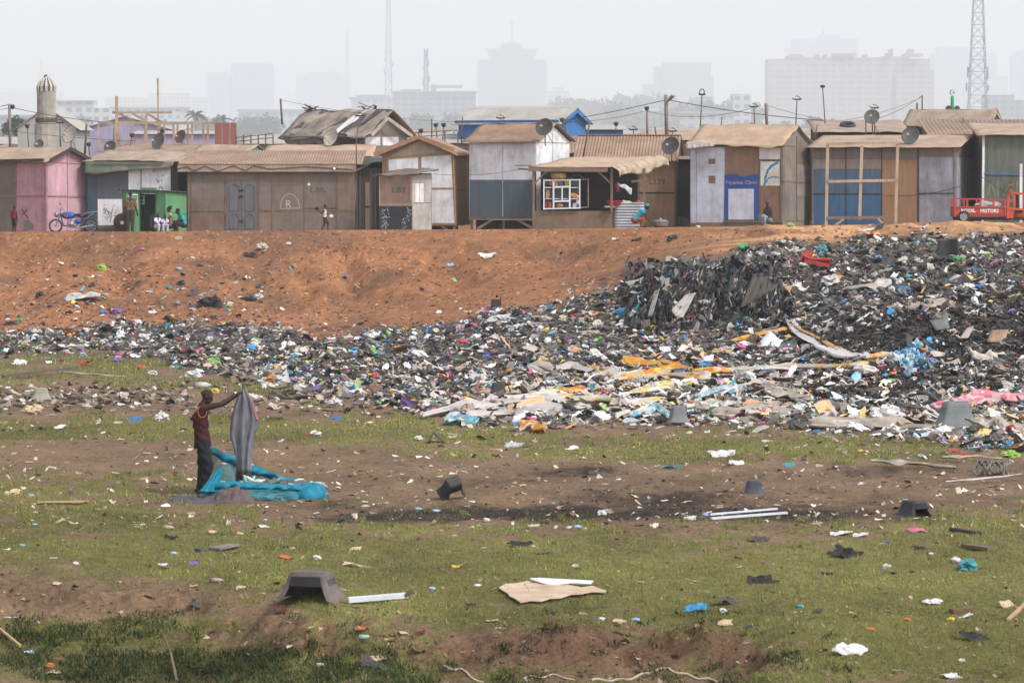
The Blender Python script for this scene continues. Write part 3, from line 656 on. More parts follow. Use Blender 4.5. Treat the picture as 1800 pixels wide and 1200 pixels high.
s.part('barge_board', TRIM, lambda b: (b.bar(s.front.hit(660, 272.5) + s.front.n * .27, apex, .045, .19), b.bar(apex + s.front.t * .03, s.front.hit(801, 264) + s.front.n * .272, .045, .19)))
s.battens(TRIM, [[(797, 331), (826, 331)]], .05, .02, face=s.side)
def stilts(s, xs, m, y0, y1, w=.12, back=True):
    for x in xs:
        b = MB(); p = s.front.hit(x, y0); q = Vector((p.x, p.y, s.z - .15)); b.bar(q - s.front.n * .08, p - s.front.n * .08, w); b.build('stilt', m, s.root)
stilts(s, (686, 745, 798), OLDWOOD, 394, 408)
s.part('brace', OLDWOOD, lambda b: b.bar(s.front.hit(772, 394) - s.front.n * .02, s.front.hit(790, 407) - s.front.n * .02, .06, .09))

s.part('skirt', DARKWOOD, lambda b: b.prism([s.FL + s.bk * .3 - ZUP * .8, s.FR + s.bk * .3 - ZUP * .8, s.FR + s.bk * .3 - ZUP * .01, s.FL + s.bk * .3 - ZUP * .01], s.front.n * .04))  # dark sheet added as painted shade under the raised floor
# 7 LBS kiosk
s = Shack('kiosk', 'narrow kiosk marked LBS with a chalked blackboard and ragged roof', 'kiosk', (667, 169.3), (725.5, 168.6), side_px=759)
s.eave(309).walls(wood('grey_white_board', (176, 172, 168)), rise=.1, gable='shed')
s.panel(wood('tan_shutter', (150, 126, 110)), 670, 310, 722, 359, o=.02, name='shutter')
s.battens(wood('pale_frame', (172, 150, 134)), [[(668, 308), (668, 361)], [(723.5, 308), (723.5, 361)], [(668, 310), (724, 310)], [(668, 360), (724, 360)]], .07, .04, name='shutter_frame')
bb = s.panel(mat('blackboard', S(56, 58, 64), var=.1, rough=.8), 667.5, 363, 724, 408, o=.02, name='blackboard')
text_mesh('painted_number', 'LBS', s.front, 688, 338.5, 9.5, mat('green_grey_paint', S(72, 92, 92), rough=.9), s.root, off=.026, spread=25, slant=.2)
r = random.Random(5); b = MB()
for (x0, y0, x1, y1, n) in ((671, 366, 684, 384, 46), (671, 387, 682, 407, 46), (716, 366, 723, 389, 30), (708, 384, 714, 407, 24)):
    for k in range(n):
        x, y = r.uniform(x0, x1), r.uniform(y0, y1); s.front.line(b, [(x, y), (x + r.uniform(-2.2, 2.2), y + r.uniform(-2, 2))], .014, .02, .025)
b.build('chalk_writing', mat('chalk_white', S(200, 202, 208), var=.02, rough=.9), s.root)
sw = MB(); [s.side.rect(sw, a, 322, c, 356, .0, .03) for a, c in ((729, 736), (737, 744))]; sw.build('window_shutter', WHITEP, s.root)
b = MB(); [s.side.line(b, L, .02, .0, .012) for L in ([(727, 357), (758, 356)], [(728, 321), (745, 321)], [(736.5, 321), (736.5, 356)], [(745, 322), (745, 356)], [(758, 305), (758, 408)])]; b.build('joint_strip', GREYWOOD, s.root)
rb = MB(); H = ZUP * (s.ze - s.FL.z); sheet(rb, s.FL + H - s.front.t * .3 + s.front.n * .15 + ZUP * .06, s.FR + H + s.front.t * .3 + s.front.n * .15 + ZUP * .12, s.BR + H + s.front.t * .35 + ZUP * .3, s.BL + H - s.front.t * .2 + ZUP * .26, rough=.13, th=.06, seed=19); rb.build('roof', mat('grey_brown_roof_felt', S(118, 106, 94), var=.25, rough=.95, bump=.4, dirt=S(70, 64, 60)), s.root, smooth=True)

# 8 tall white and blue-grey shack on stilts
BG_ = paint('blue_grey_board', (88, 100, 112), dirt_amt=.2)
s = Shack('wooden_shack', 'tall stilted shack painted white above and blue grey below', 'shack', (825, 172.4), (942, 171), side_px=1001, lift=.5)
s.eave(249).walls(WHITEP, rise=.72)
s.roof(TANB, over=.3, rough=.07, end=.22, seed=22)
s.panel(BG_, 826, 316, 883, 381, o=.014); s.panel(BG_, 884.5, 316, 941.5, 381, o=.014)
s.battens(paint('white_seam', (176, 178, 186)), [[(884, 250), (884, 315)], [(826, 316), (941, 316)]], .03, .02)
s.battens(GREYWOOD, [[(971, 235), (971, 380)], [(944, 250), (1000, 252)]], .025, .012, face=s.side)
s.part('sill_beam', OLDWOOD, lambda b: b.bar(s.front.hit(825, 382.5) + s.front.n * .03, s.front.hit(942, 382.5) + s.front.n * .03, .08, .1))
text_mesh('painted_number', 'L36', s.front, 845, 340, 9, mat('teal_paint', S(62, 122, 138), rough=.9), s.root, off=.02, spread=20)
stilts(s, (828, 884, 940), OLDWOOD, 383, 408)
for q0, q1 in (((838, 402), (868, 384)), ((904, 384), (936, 402))): s.part('brace', wood('bleached_brace', (176, 160, 142)), lambda b: b.bar(s.front.hit(*q0) - s.front.n * .1, s.front.hit(*q1) - s.front.n * .1, .07, .1))
s.part('eave_strip', wood('pale_eave', (170, 158, 146)), lambda b: b.bar(s.front.hit(818, 249) + s.front.n * .32, s.front.hit(944, 247) + s.front.n * .32, .05, .1))
# added dark sheet that stands for the shade below the floor
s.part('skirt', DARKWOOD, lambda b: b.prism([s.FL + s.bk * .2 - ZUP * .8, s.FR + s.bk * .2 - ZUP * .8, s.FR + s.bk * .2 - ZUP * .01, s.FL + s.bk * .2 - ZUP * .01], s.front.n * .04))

# 10 warm plywood shack L139 with the large corrugated roof (behind the stall)
s = Shack('wooden_shack', 'brown shack numbered L139 under a large dusty corrugated roof', 'shack', (1012, 174.6), (1188, 174.2), depth=6)
s.eave(278).walls(DARKWOOD, rise=1.0); s.roof(RUST, over=.45, corr=34, amp=.022, end=.12)
s.panel(WARMPLY, 1124, 281, 1185, 338, o=.03, name='door', label='upper half of a warm brown plywood door'); s.panel(WARMPLY, 1124, 341, 1185, 403, o=.03, name='door', label='lower half of a warm brown plywood door')
s.battens(OLDWOOD, [[(1122, 280), (1122, 404)], [(1186.5, 280), (1186.5, 404)]], .07, .05, name='door_frame')
text_mesh('painted_number', 'L139', s.front, 1141, 324, 10, mat('dark_paint', S(74, 66, 60), rough=.9), s.root, off=.034, spread=27)
s.part('ridge_strip', RUST, lambda b: b.bar(s.FL + s.bk * .5 + ZUP * (s.ze - s.FL.z + s.rise + .06) - s.front.t * .1, s.FR + s.bk * .5 + ZUP * (s.ze - s.FL.z + s.rise + .06) + s.front.t * .1, .25, .04))
s = Shack('wooden_shack', 'recess wall coloured as dark shade between the L139 door and the clinic', 'shack', (1188, 176), (1216, 176), depth=2)  # a dark opening: its shade is painted as a near-black wall
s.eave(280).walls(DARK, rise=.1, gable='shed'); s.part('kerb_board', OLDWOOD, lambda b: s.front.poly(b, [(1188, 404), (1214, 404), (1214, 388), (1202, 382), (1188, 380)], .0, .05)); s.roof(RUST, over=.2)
s = Shack('wooden_shack', 'dusty corrugated roof shack peeping out behind the white stilted shack', 'shack', (985, 181), (1060, 181), depth=3)
s.eave(268).walls(BROWNPLY, rise=.75, gable='shed'); s.roof(RUST, over=.2, corr=16, amp=.02)
# 9 food stall with the tan awning
D9 = 169.2
f = Face(P(929, 404, D9), P(1163, 404, D9)); z9 = gz(f.A.x + 2, D9) - .03; f.A.z = f.B.z = z9
st = thing('market_stall', (P(1010, 400, D9).x, D9, z9), 'food stall with a sagging tan awning, brown counter and dark back', 'stall')
def sp(name, m, fn, **k):
    b = MB(); fn(b); return b.build(name, m, st, **k)
cw_ = wood('stall_counter_board', (118, 98, 80))
sp('counter', cw_, lambda b: (f.rect(b, 957, 371, 1079, 408, -.35, 0), f.rect(b, 940, 371, 956, 408, -.34, .004)))
sp('counter_seam', OLDWOOD, lambda b: (f.line(b, [(1048, 372), (1048, 406)], .02, 0, .008), f.line(b, [(957, 372), (957, 406)], .03, 0, .009)))
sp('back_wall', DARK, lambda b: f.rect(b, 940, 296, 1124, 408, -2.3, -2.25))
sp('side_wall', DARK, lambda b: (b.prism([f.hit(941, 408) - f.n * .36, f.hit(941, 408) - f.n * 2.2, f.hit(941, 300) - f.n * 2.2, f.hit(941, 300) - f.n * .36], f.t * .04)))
sp('fascia', OLDWOOD, lambda b: (b.bar(f.hit(929, 297) + f.n * .35, f.hit(1068, 298) + f.n * .35, .06, .22), b.bar(f.hit(905, 291) + f.n * .3, f.hit(935, 291) + f.n * .3, .05, .05), b.bar(f.hit(910, 297) + f.n * .2, f.hit(935, 298) + f.n * .2, .05, .07)))
a_, b_, c_, d_ = f.hit(929, 292) + f.n * .4, f.hit(1086, 294) + f.n * .4, f.hit(1150, 275) - f.n * 2.2, f.hit(1003, 275) - f.n * 2.3
ab = MB(); sheet(ab, a_, b_, c_, d_, rough=.06, th=.03, seed=31, sag=.04); ab.build('awning', mat('tan_awning', S(176, 152, 130), var=.08, scale=1.5, rough=.95, dirt=S(150, 118, 92)), st, smooth=True)
# tarp drooping over the right end of the awning
fr = Face(b_, c_); rows = []
for j in range(7):
    v = j / 6; row = []
    for i in range(29):
        u = i / 28; p = (b_ + f.t * -.35) * (1 - u) + (c_ + f.t * .35) * u
        o = .10 * math.sin(u * 30 + v * 2) * v + .05 * math.sin(u * 57 + 1.3)
        row.append(p + ZUP * (.06 - v * (.52 - .1 * math.sin(u * 9))) + f.t * (.35 * min(1, v * 2.5) + o * .5) + f.n * (o * 1.2 + .1))
    rows.append(row)
q = MB(); q.loft(rows, closed=False); q.build('awning_flap', mat('beige_tarp', S(170, 152, 132), var=.12, scale=3, rough=.9, bump=.4), st, smooth=True, thick=.015)
for (x, y0, y1, o) in ((938, 300, 408, .2), (1075, 296, 372, .25), (1133, 296, 362, -.6)):
    sp('post', OLDWOOD, lambda b: b.bar(f.hit(x, y1) + f.n * o, f.hit(x, y0) + f.n * o, .11))
sp('brace', OLDWOOD, lambda b: (b.bar(f.hit(938, 324) + f.n * .2, f.hit(962, 300) + f.n * .2, .06, .08), b.bar(f.hit(1075, 324) + f.n * .25, f.hit(1050, 300) + f.n * .25, .06, .08), b.bar(f.hit(1110, 320) - f.n * .3, f.hit(1138, 315) - f.n * .3, .05, .08), b.bar(f.hit(1133, 318) - f.n * .6, f.hit(1124, 302) - f.n * .6, .05, .08)))
CIR = mat('bright_corrugated_iron', S(176, 178, 182), var=.12, scale=1.5, rough=.45, metal=.4, dirt=S(120, 108, 100), dirt_amt=.4)
q = MB(); A, B = f.hit(1080, 408) + f.n * .05, f.hit(1132, 408) + f.n * .05; Hh = f.hit(1080, 361).z - A.z; A.z = B.z = z9
q.grid(lambda u, v: A + (B - A) * u + ZUP * (v * (Hh + A.z - z9)) + f.n * (.03 * math.sin(v * 2 * math.pi * 9.5)), 8, 76); q.build('corrugated_counter', CIR, st, smooth=True, thick=.01)
sp('table_top', wood('pale_table_top', (176, 160, 120)), lambda b: f.rect(b, 1063, 362, 1081, 364.5, -.6, .3))
# glass showcase
wb = thing('display_case', tuple(f.hit(996, 368)), 'white framed glass display case on the stall counter full of snacks', 'display case')
WF = paint('white_metal_frame', (206, 208, 214), dirt_amt=.1)
b = MB()
for L in ([(956, 316), (956, 368)], [(973, 317), (973, 367)], [(1001.5, 316), (1001.5, 366)], [(1019, 315), (1019, 365.5)], [(956, 317), (1020, 316)], [(956, 367), (1020, 365.5)], [(973, 329), (1001, 328)], [(973, 354), (1001, 353)], [(988, 331), (988, 352)]): f.line(b, L, .075 if L[0][0] in (973, 1001.5) else .055, .1, .16 + .0011 * L[0][1] % .01)
b.build('frame', WF, wb)
b = MB()
for L in ([(1034, 315), (1034, 364)], [(1020, 316), (1034, 315)], [(1020, 365), (1034, 364)]): f.line(b, L, .05, .02, .05)
b.build('open_pane_frame', GREYWOOD, wb)
b = MB(); f.rect(b, 957, 316, 1019, 367, -.28, -.26); b.build('back_board', mat('shelf_back', S(92, 96, 98), rough=.9), wb)
b = MB(); f.rect(b, 957, 329, 1019, 330.5, -.25, .08); f.rect(b, 957, 349, 1019, 350, -.25, .08); b.build('shelf', WF, wb)
snk = [(960, 320, 'green'), (968, 321, 'orange'), (978, 321, 'tan'), (986, 321, 'grey'), (996, 321, 'yellow'), (1005, 321, 'green'), (1013, 321, 'green'), (963, 341, 'tan'), (961, 359, 'red'), (966, 360, 'orange'), (1008, 343, 'bread'), (1012, 346, 'bread'), (1010, 362, 'white'), (1016, 354, 'white'), (984, 362, 'bread')]
pc = {'green': (52, 120, 62), 'orange': (190, 110, 70), 'tan': (196, 150, 110), 'grey': (120, 130, 140), 'yellow': (214, 186, 40), 'red': (170, 60, 40), 'bread': (196, 146, 92), 'white': (200, 212, 214)}
cnt = {}
for (x, y, k) in snk:
    b = MB(); c0 = f.hit(x, y) - f.n * .1
    if k == 'bread': b.ball(c0, (.17, .1, .1), 12, 8)
    else:
        w_ = .09; hgt = .13 if k != 'tan' else .2
        rings = [[c0 + Vector((sx * w_ * (1 - .25 * (abs(t) > .5)), sy * .05 * (1 - .8 * (abs(t) > .9)), t * hgt)) for sx, sy in ((-1, -1), (1, -1), (1, 1), (-1, 1))] for t in (-1, -.85, 0, .85, 1)]; b.loft(rings, True, True, True)
    o = b.build('bread_loaf' if k == 'bread' else 'snack_packet', plastic('packet_' + k, pc[k], dirt=None), None, smooth=(k == 'bread'))
    cnt[k] = cnt.get(k, 0) + 1
    tag(o, 'brown bread loaf inside the stall display case' if k == 'bread' else k + ' snack packet inside the stall display case', 'bread' if k == 'bread' else 'snack packet', ('bread loaves' if k == 'bread' else k + ' packets') + ' in the display case')
b = MB(); c0 = f.hit(982, 309.5) - f.n * .1; c0.z = f.hit(982, 315.5).z; b.lathe(c0, [(.2, 0), (.34, .06), (.37, .2), (.3, .29), (.28, .3), (0.01, .31)], 20); tag(b.build('basket', mat('woven_straw', S(168, 142, 84), var=.25, scale=14, rough=.9, dirt=None), None, smooth=True), 'round straw basket on top of the stall display case', 'basket')
b = MB(); c0 = f.hit(1012, 315) - f.n * .15
b.grid(lambda u, v: c0 + Vector(((u - .5) * .75, (v - .5) * .4, .17 * math.exp(-((u - .6) / .3) ** 2) + .05 * math.sin(u * 13 + v * 6) + .02)), 14, 8); tag(b.build('cloth_bundle', mat('grey_cloth_bundle', S(96, 100, 112), var=.3, scale=5, rough=.9, bump=.4), None, smooth=True), 'dark grey cloth bundle on top of the stall display case', 'cloth')
# washing hung from the awning
b = MB()
b.grid(lambda u, v: f.hit(1087 + 24 * u - 1 * v, 321 + 9 * u + (3 + 9 * u) * v + 1.5 * math.sin(u * 9)) - f.n * (.25 + .05 * math.sin(u * 17 + v * 2)), 16, 5); tag(b.build('towel', mat('white_towel', S(214, 212, 220), var=.06, rough=.9, bump=.3), None, smooth=True, thick=.012), 'white towel hanging under the stall awning', 'towel')
b = MB()
b.grid(lambda u, v: f.hit(1081 + 6 * u + 3 * v, 322 + 15 * v + 1.5 * math.sin(u * 8)) - f.n * (.22 + .03 * math.sin(u * 9)), 6, 8); tag(b.build('red_cloth', mat('red_speckled_cloth', S(140, 56, 52), var=.4, scale=20, rough=.9), None, smooth=True, thick=.012), 'red speckled cloth hanging beside the white towel', 'cloth')
# things on the stall table
b = MB(); c0 = f.hit(1080, 361) - f.n * .1; c0.z = f.hit(1080, 361).z
b.lathe(c0, [(.01, 0), (.3, 0), (.37, .2), (.39, .21), (.35, .2), (.28, .03), (.01, .03)], 20); tag(b.build('basin', plastic('red_basin_plastic', (196, 50, 52)), None, smooth=True), 'red plastic basin on the stall table', 'basin')
b = MB(); c0 = f.hit(1103, 360.5) - f.n * .15
b.ball(c0 + Vector((0, 0, .09)), (.2, .13, .1), 10, 6); b.ball(c0 + Vector((-.16, .02, .12)), (.12, .1, .1), 10, 6); tag(b.build('food_bundle', plastic('pale_food_bundle', (196, 188, 172)), None, smooth=True), 'pale wrapped food bundle beside the red basin', 'bundle')
b = MB(); c0 = f.hit(1122, 361) - f.n * .12; b.lathe(c0, [(.01, 0), (.085, 0), (.085, .2), (.075, .215), (.01, .215)], 14); tag(b.build('food_tin', plastic('red_white_tin', (170, 60, 66), var=.5, scale=8), None, smooth=True), 'red and white food tin at the end of the stall table', 'tin')
# silver cooking pot
c0 = P(1161, 403, 168.3); c0.z = gz(c0.x, c0.y)
pot = thing('cooking_pot', tuple(c0), 'large lidded aluminium pot on the ground beside the crouching woman', 'pot')
AL = mat('aluminium', S(150, 152, 156), var=.15, rough=.35, metal=.7)
b = MB(); b.lathe(c0, [(.01, .01), (.24, .01), (.33, .07), (.36, .16), (.35, .24), (.37, .25)], 22); b.build('body', AL, pot, smooth=True)
b = MB(); b.lathe(c0, [(.37, .255), (.3, .32), (.1, .35), (.04, .36), (.05, .4), (.01, .41)], 22); b.build('lid', AL, pot, smooth=True)

# 11 clinic
s = Shack('clinic_shack', 'white and brown shack with the blue clinic board and wrinkled tan tarpaulin roof', 'shack', (1213, 172.2), (1376, 170.3), side_px=1424); CLI = s
s.eave(257).walls(GREYWOOD, rise=.78)
s.roof(TAN2, over=.34, rough=.13, end=.12, seed=41)
s.panel(WHITEW, 1214, 259, 1223.5, 392, o=.016); s.panel(WHITEW, 1224.5, 259, 1274, 391, o=.014); s.panel(wood('striped_brown_board', (138, 112, 92)), 1275, 259, 1334, 309, o=.012)
SQ = wood('hatch_board', (128, 106, 90))
for (a, c) in ((279, 288.5), (309, 322.5)): s.panel(SQ, 1246, a, 1257.5, c, o=.022, name='hatch')
s.panel(wood('kick_board', (140, 112, 86)), 1216, 391, 1274, 404, o=.01, name='kick_board')
BL = paint('clinic_blue', (42, 78, 146), dirt_amt=.15)
bd = s.part('sign_board', BL, lambda b: s.front.poly(b, [(1273, 387), (1334, 387), (1334.5, 307), (1322, 307), (1316, 310), (1309, 311), (1303, 310), (1298, 306.5), (1274, 306.5)], .0, .03))
s.part('blank_notice', WHITEW, lambda b: s.front.rect(b, 1281, 332, 1325.5, 386, .03, .042))
text_mesh('sign_lettering', 'Nyanea Clinic', s.front, 1276.5, 323.5, 6.2, mat('grey_lettering', S(156, 148, 146), rough=.8), bd, off=.034, spread=55, bold=.012)
s.part('bench_sill', OLDWOOD, lambda b: s.front.rect(b, 1273, 387.5, 1376, 391, .0, .12))
s.panel(WHITEP, 1335, 260, 1373, 280, o=.014, label='white panel above the door')
dr = s.panel(wood('door_brown', (138, 108, 84)), 1337, 327, 1371, 386, o=.02, name='door')
up = MB(); s.front.rect(up, 1337, 284, 1371, 326.5, -.003, .019); ud = up.build('painted_panel', WHITEP, dr)
def stroke(pts, w, m_, nm):
    b = MB(); s.front.line(b, pts, w, .019, .025); b.build(nm, m_, dr)
TEALP = mat('teal_brush_paint', S(62, 140, 156), rough=.8, var=.06); YEL = mat('yellow_brush_paint', S(206, 176, 66), rough=.8, var=.06)
stroke([(1344, 326), (1346, 312), (1350, 300), (1356, 292), (1367, 286)], .11, TEALP, 'teal_stroke')
stroke([(1347, 321), (1351, 314), (1358, 311), (1369, 312)], .06, TEALP, 'teal_stroke')
b = MB()
for (x0, y0, x1, y1) in ((1352, 312, 1348, 306), (1355, 310, 1353, 304), (1359, 309, 1359, 303), (1362, 309, 1365, 303), (1356, 316, 1353, 324), (1360, 315, 1360, 322), (1363, 314, 1369, 320)): s.front.line(b, [(x0, y0), (x1, y1)], .03, .019, .026)
b.build('yellow_rays', YEL, dr)
s.battens(OLDWOOD, [[(1335.5, 281), (1335.5, 388)], [(1373, 259), (1373, 392)], [(1336, 282), (1373, 281)]], .05, .035, name='door_frame')
for (x0, y0, x1, y1, mm) in ((1378, 258, 1399, 388, GREYWOOD), (1401, 250, 1422, 287, wood('brown_side_board', (120, 106, 94))), (1401, 290, 1422, 345, wood('pale_side_board', (146, 138, 130))), (1401, 348, 1422, 388, GREYWOOD)): s.panel(mm, x0, y0, x1, y1, face=s.side, o=.02)
s.battens(OLDWOOD, [[(1377, 256), (1400, 257)], [(1376, 318), (1424, 323)], [(1400, 240), (1400, 390)], [(1423, 258), (1423, 392)]], .05, .035, face=s.side)
q = MB(); drape(q, s.front, [(1212, 250), (1240, 247), (1262, 252)], [(1212, 262), (1240, 259), (1262, 257)], .38, .44, 4); q.build('roof_foil', mat('pale_foil', S(190, 186, 182), var=.1, rough=.5), s.root, smooth=True, thick=.012)
s.part('gable_board', DARKWOOD, lambda b: b.bar(s.BR + ZUP * (s.ze - s.FR.z), s.FR + s.bk * .5 + ZUP * (s.ze - s.FR.z + s.rise), .05, .14))

# 12 blue-washed shack
BLU = paint('worn_blue_board', (72, 98, 122), var=.2, dirt=S(92, 84, 78), dirt_amt=.55); GRB = paint('grey_brown_wash', (112, 104, 100), dirt=S(80, 72, 66), dirt_amt=.5); SILV = paint('silver_grey_wash', (142, 144, 152), var=.18, dirt=S(92, 88, 88), dirt_amt=.7)
s = Shack('wooden_shack', 'wide shack washed blue, brown and silver grey with a flat tan roof', 'shack', (1428, 172.4), (1679, 170.6), side_px=1724)
s.eave(260).walls(GRB, rise=.5, gable='side'); s.roof(TAN, over=.3, rough=.05, end=.25, seed=44)
for x0, x1 in ((1430, 1486), (1488, 1549)):
    s.panel(GRB, x0, 262, x1, 279, o=.012); s.panel(paint('pale_wash_band', (138, 126, 118), dirt_amt=.5), x0, 280, x1, 297, o=.013)
    s.panel(BLU, x0, 297.5, x1, 340, o=.014, label='faded blue panel'); s.panel(paint('stronger_blue_board', (60, 98, 134), dirt=S(70, 80, 90), dirt_amt=.45), x0, 342, x1, 396, o=.014, label='stronger blue lower panel')
s.panel(wood('ginger_plywood', (148, 116, 88), dirt_amt=.3), 1551, 281, 1612, 394, o=.016, label='ginger plywood panel'); s.panel(GRB, 1551, 262, 1612, 279, o=.012)
s.panel(SILV, 1616, 276, 1676, 339, o=.014); s.panel(SILV, 1616, 341, 1676, 392, o=.014); s.panel(GRB, 1616, 262, 1676, 274, o=.012)
s.battens(DARKWOOD, [[(1487, 262), (1487, 396)], [(1550, 262), (1550, 396)], [(1614, 262), (1614, 394)], [(1430, 341), (1549, 341)], [(1616, 340), (1676, 340)]], .04, .026)
s.battens(GREYWOOD, [[(1429, 262), (1429, 397)], [(1678, 258), (1678, 392)]], .07, .03, name='corner_post')
s.panel(SILV, 1681, 277, 1700, 390, face=s.side, o=.014); s.panel(SILV, 1702, 280, 1721, 390, face=s.side, o=.014)
s.battens(DARKWOOD, [[(1701, 255), (1701, 390)]], .05, .03, face=s.side)
# timber frame standing in front
fr_ = Face(P(1451, 397, 169.2), P(1576, 395, 169.2)); zf = gz(fr_.A.x, 169.2)
tf = thing('timber_structure', (fr_.A.x, 169.2, zf), 'tall raw timber frame standing in front of the blue washed shack', 'frame')
for (x0, y0, x1, y1) in ((1452, 399, 1455, 253), (1511, 383, 1515, 256), (1574, 397, 1578, 252)):
    b = MB(); b.bar(fr_.hit(x0, y0) - ZUP * .1, fr_.hit(x1, y1), .13, .08); b.build('post', NEWWOOD, tf)
for (x0, y0, x1, y1, k) in ((1452, 253, 1579, 251, .1), (1455, 319, 1575, 317, .1)):
    b = MB(); b.bar(fr_.hit(x0, y0) + fr_.n * .07, fr_.hit(x1, y1) + fr_.n * .07, .05, .12); b.build('rail', NEWWOOD, tf)
b = MB(); b.bar(fr_.hit(1453, 383) + fr_.n * .07, fr_.hit(1572, 382) + fr_.n * .07, .05, .12); b.build('rail', OLDWOOD, tf)
b = MB(); b.bar(fr_.hit(1466, 397) + fr_.n * .12, fr_.hit(1483, 385) + fr_.n * .12, .05, .08); b.bar(fr_.hit(1553, 394) + fr_.n * .12, fr_.hit(1543, 384) + fr_.n * .12, .05, .08); b.build('brace', NEWWOOD, tf)

# 13 dark green-grey shack at the right edge
GG = paint('dull_green_board', (86, 94, 90), var=.2, dirt=S(120, 110, 80), dirt_amt=.5)
s = Shack('wooden_shack', 'dull green grey shack with a blue rail at the right edge', 'shack', (1727, 171.2), (1900, 171.2), depth=4)
s.eave(238).walls(GG, rise=.5, gable='shed'); s.roof(TAN, over=.35, rough=.04, end=.3, seed=48)
s.part('blue_rail', paint('blue_rail_paint', (66, 110, 156)), lambda b: b.bar(s.front.hit(1729, 305.5) + s.front.n * .03, s.front.hit(1850, 308) + s.front.n * .03, .05, .06))
for pts, mm in (([(1736, 345), (1742, 318), (1749, 345)], YEL), ([(1754, 318), (1754, 346)], YEL), ([(1764, 344), (1776, 320), (1780, 346)], YEL), ([(1788, 318), (1787, 348)], YEL), ([(1772, 340), (1782, 322)], mat('faint_red_paint', S(150, 96, 84), rough=.9))):
    s.battens(mat('faded_yellow_paint', S(126, 122, 78), rough=.9, var=.1) if mm is YEL else mm, [pts], .06, .008, name='faded_lettering')
s.part('corner_post', WHITEP, lambda b: b.bar(s.front.hit(1727, 400), s.front.hit(1729, 238), .1))
s.part('front_post', WHITEP, lambda b: b.bar(s.front.hit(1792, 395) + s.front.n * .5, s.front.hit(1792, 288) + s.front.n * .5, .12))
# roof behind it
s = Shack('wooden_shack', 'low shack with a long dusty corrugated roof behind the right edge shack', 'shack', (1640, 178), (1850, 178), depth=5)
s.eave(242).walls(GRB, rise=.85, gable='shed'); s.roof(RUST, over=.3, corr=30, amp=.02)

# 14 roof with the tyre, 15 tan gabled shack
s = Shack('wooden_shack', 'dark walled shack with a sandy felt roof carrying a tyre', 'shack', (1437, 182), (1592, 182), depth=4.4); TY = s
s.eave(235).walls(DARKWOOD, rise=.55, gable='shed'); s.roof(TANG, over=.25, rough=.07, seed=51)
b = MB(); c0 = P(1490, 221, 184.2); b.lathe(c0, [(.22, -.1), (.32, -.13), (.38, -.07), (.385, .07), (.32, .13), (.22, .1), (.26, 0), (.22, -.1)], 26, (0, -.3, 1))
o = b.build('tyre', mat('tyre_rubber', S(52, 52, 54), var=.15, rough=.85, dirt=S(120, 104, 90), dirt_amt=.3), None, smooth=True); tag(o, 'old black tyre lying on a sandy shack roof', 'tyre')
s = Shack('wooden_shack', 'tall tan roofed shack with a folded gable vent near the loudspeakers', 'shack', (1592, 186.5), (1735, 184.5), side_px=1757)
s.eave(218).walls(paint('purple_grey_board', (104, 96, 104)), rise=.62); s.roof(TANG, over=.3, rough=.06, end=.15, seed=53)
s.part('gable_vent', DARK, lambda b: s.side.poly(b, [(1736, 217), (1755, 217), (1745, 202)], .0, .03)); s.part('barge_board', NEWWOOD, lambda b: (b.bar(s.side.hit(1735, 217) + s.side.n * .17, s.side.hit(1746, 198) + s.side.n * .17, .04, .12), b.bar(s.side.hit(1757, 217) + s.side.n * .172, s.side.hit(1746, 198) + s.side.n * .172, .04, .12)))

# ------------------------------------------------------------------ second row and further shacks
BLUEW = paint('bright_blue_wall', (56, 110, 166), dirt_amt=.3)
s = Shack('blue_house', 'bright blue house with a pale corrugated roof behind the white stilted shack', 'house', (806, 216), (985, 212), side_px=1030, base=1.6)
s.eave(213).walls(BLUEW, rise=.72); s.roof(GREYIRON, over=.35, corr=40, amp=.015, end=.3)
s.part('fascia', BLUEW, lambda b: b.bar(s.front.hit(806, 214.5) + s.front.n * .35, s.front.hit(988, 213) + s.front.n * .35, .05, .15))
s.part('barge_board', BLUEW, lambda b: (b.bar(s.side.hit(985, 213) + s.side.n * .32, s.side.hit(1006, 195) + s.side.n * .32, .04, .2), b.bar(s.side.hit(1030, 217) + s.side.n * .322, s.side.hit(1006, 195) + s.side.n * .322, .04, .2)))
s2 = Shack('lean_to', 'low blue lean-to stretching right from the bright blue house', 'lean-to', (1022, 218), (1095, 218), depth=4, base=1.6)
s2.eave(228).walls(BLUEW, rise=.25, gable='shed'); s2.roof(GREYIRON, over=.2)
# ruined shack with torn black tarps
s = Shack('wooden_shack', 'ruined grey shack with a torn roof of tan felt and black tarpaulin', 'shack', (512, 190), (640, 186), side_px=716)
s.eave(238).walls(GREYWOOD, rise=1.05); s.roof(mat('torn_felt', S(156, 142, 126), var=.22, scale=1.2, rough=.9, bump=.4, dirt=S(66, 64, 66), dirt_amt=.8), over=.45, rough=.16, end=.5, seed=61)
h = s.bk * .5; E = ZUP * (s.ze - s.FL.z + .09); R_ = ZUP * s.rise
def on_roof(u, v, l=.0):
    a = s.FL + E - s.front.t * .5 + s.front.n * .45 - R_ / h.length * .45; b = s.FR + E + s.front.t * .5 + s.front.n * .45 - R_ / h.length * .45; c = s.FR + h + E + R_ + s.front.t * .5; d = s.FL + h + E + R_ - s.front.t * .5
    return (a * (1 - u) + b * u) * (1 - v) + (d * (1 - u) + c * u) * v + ZUP * l
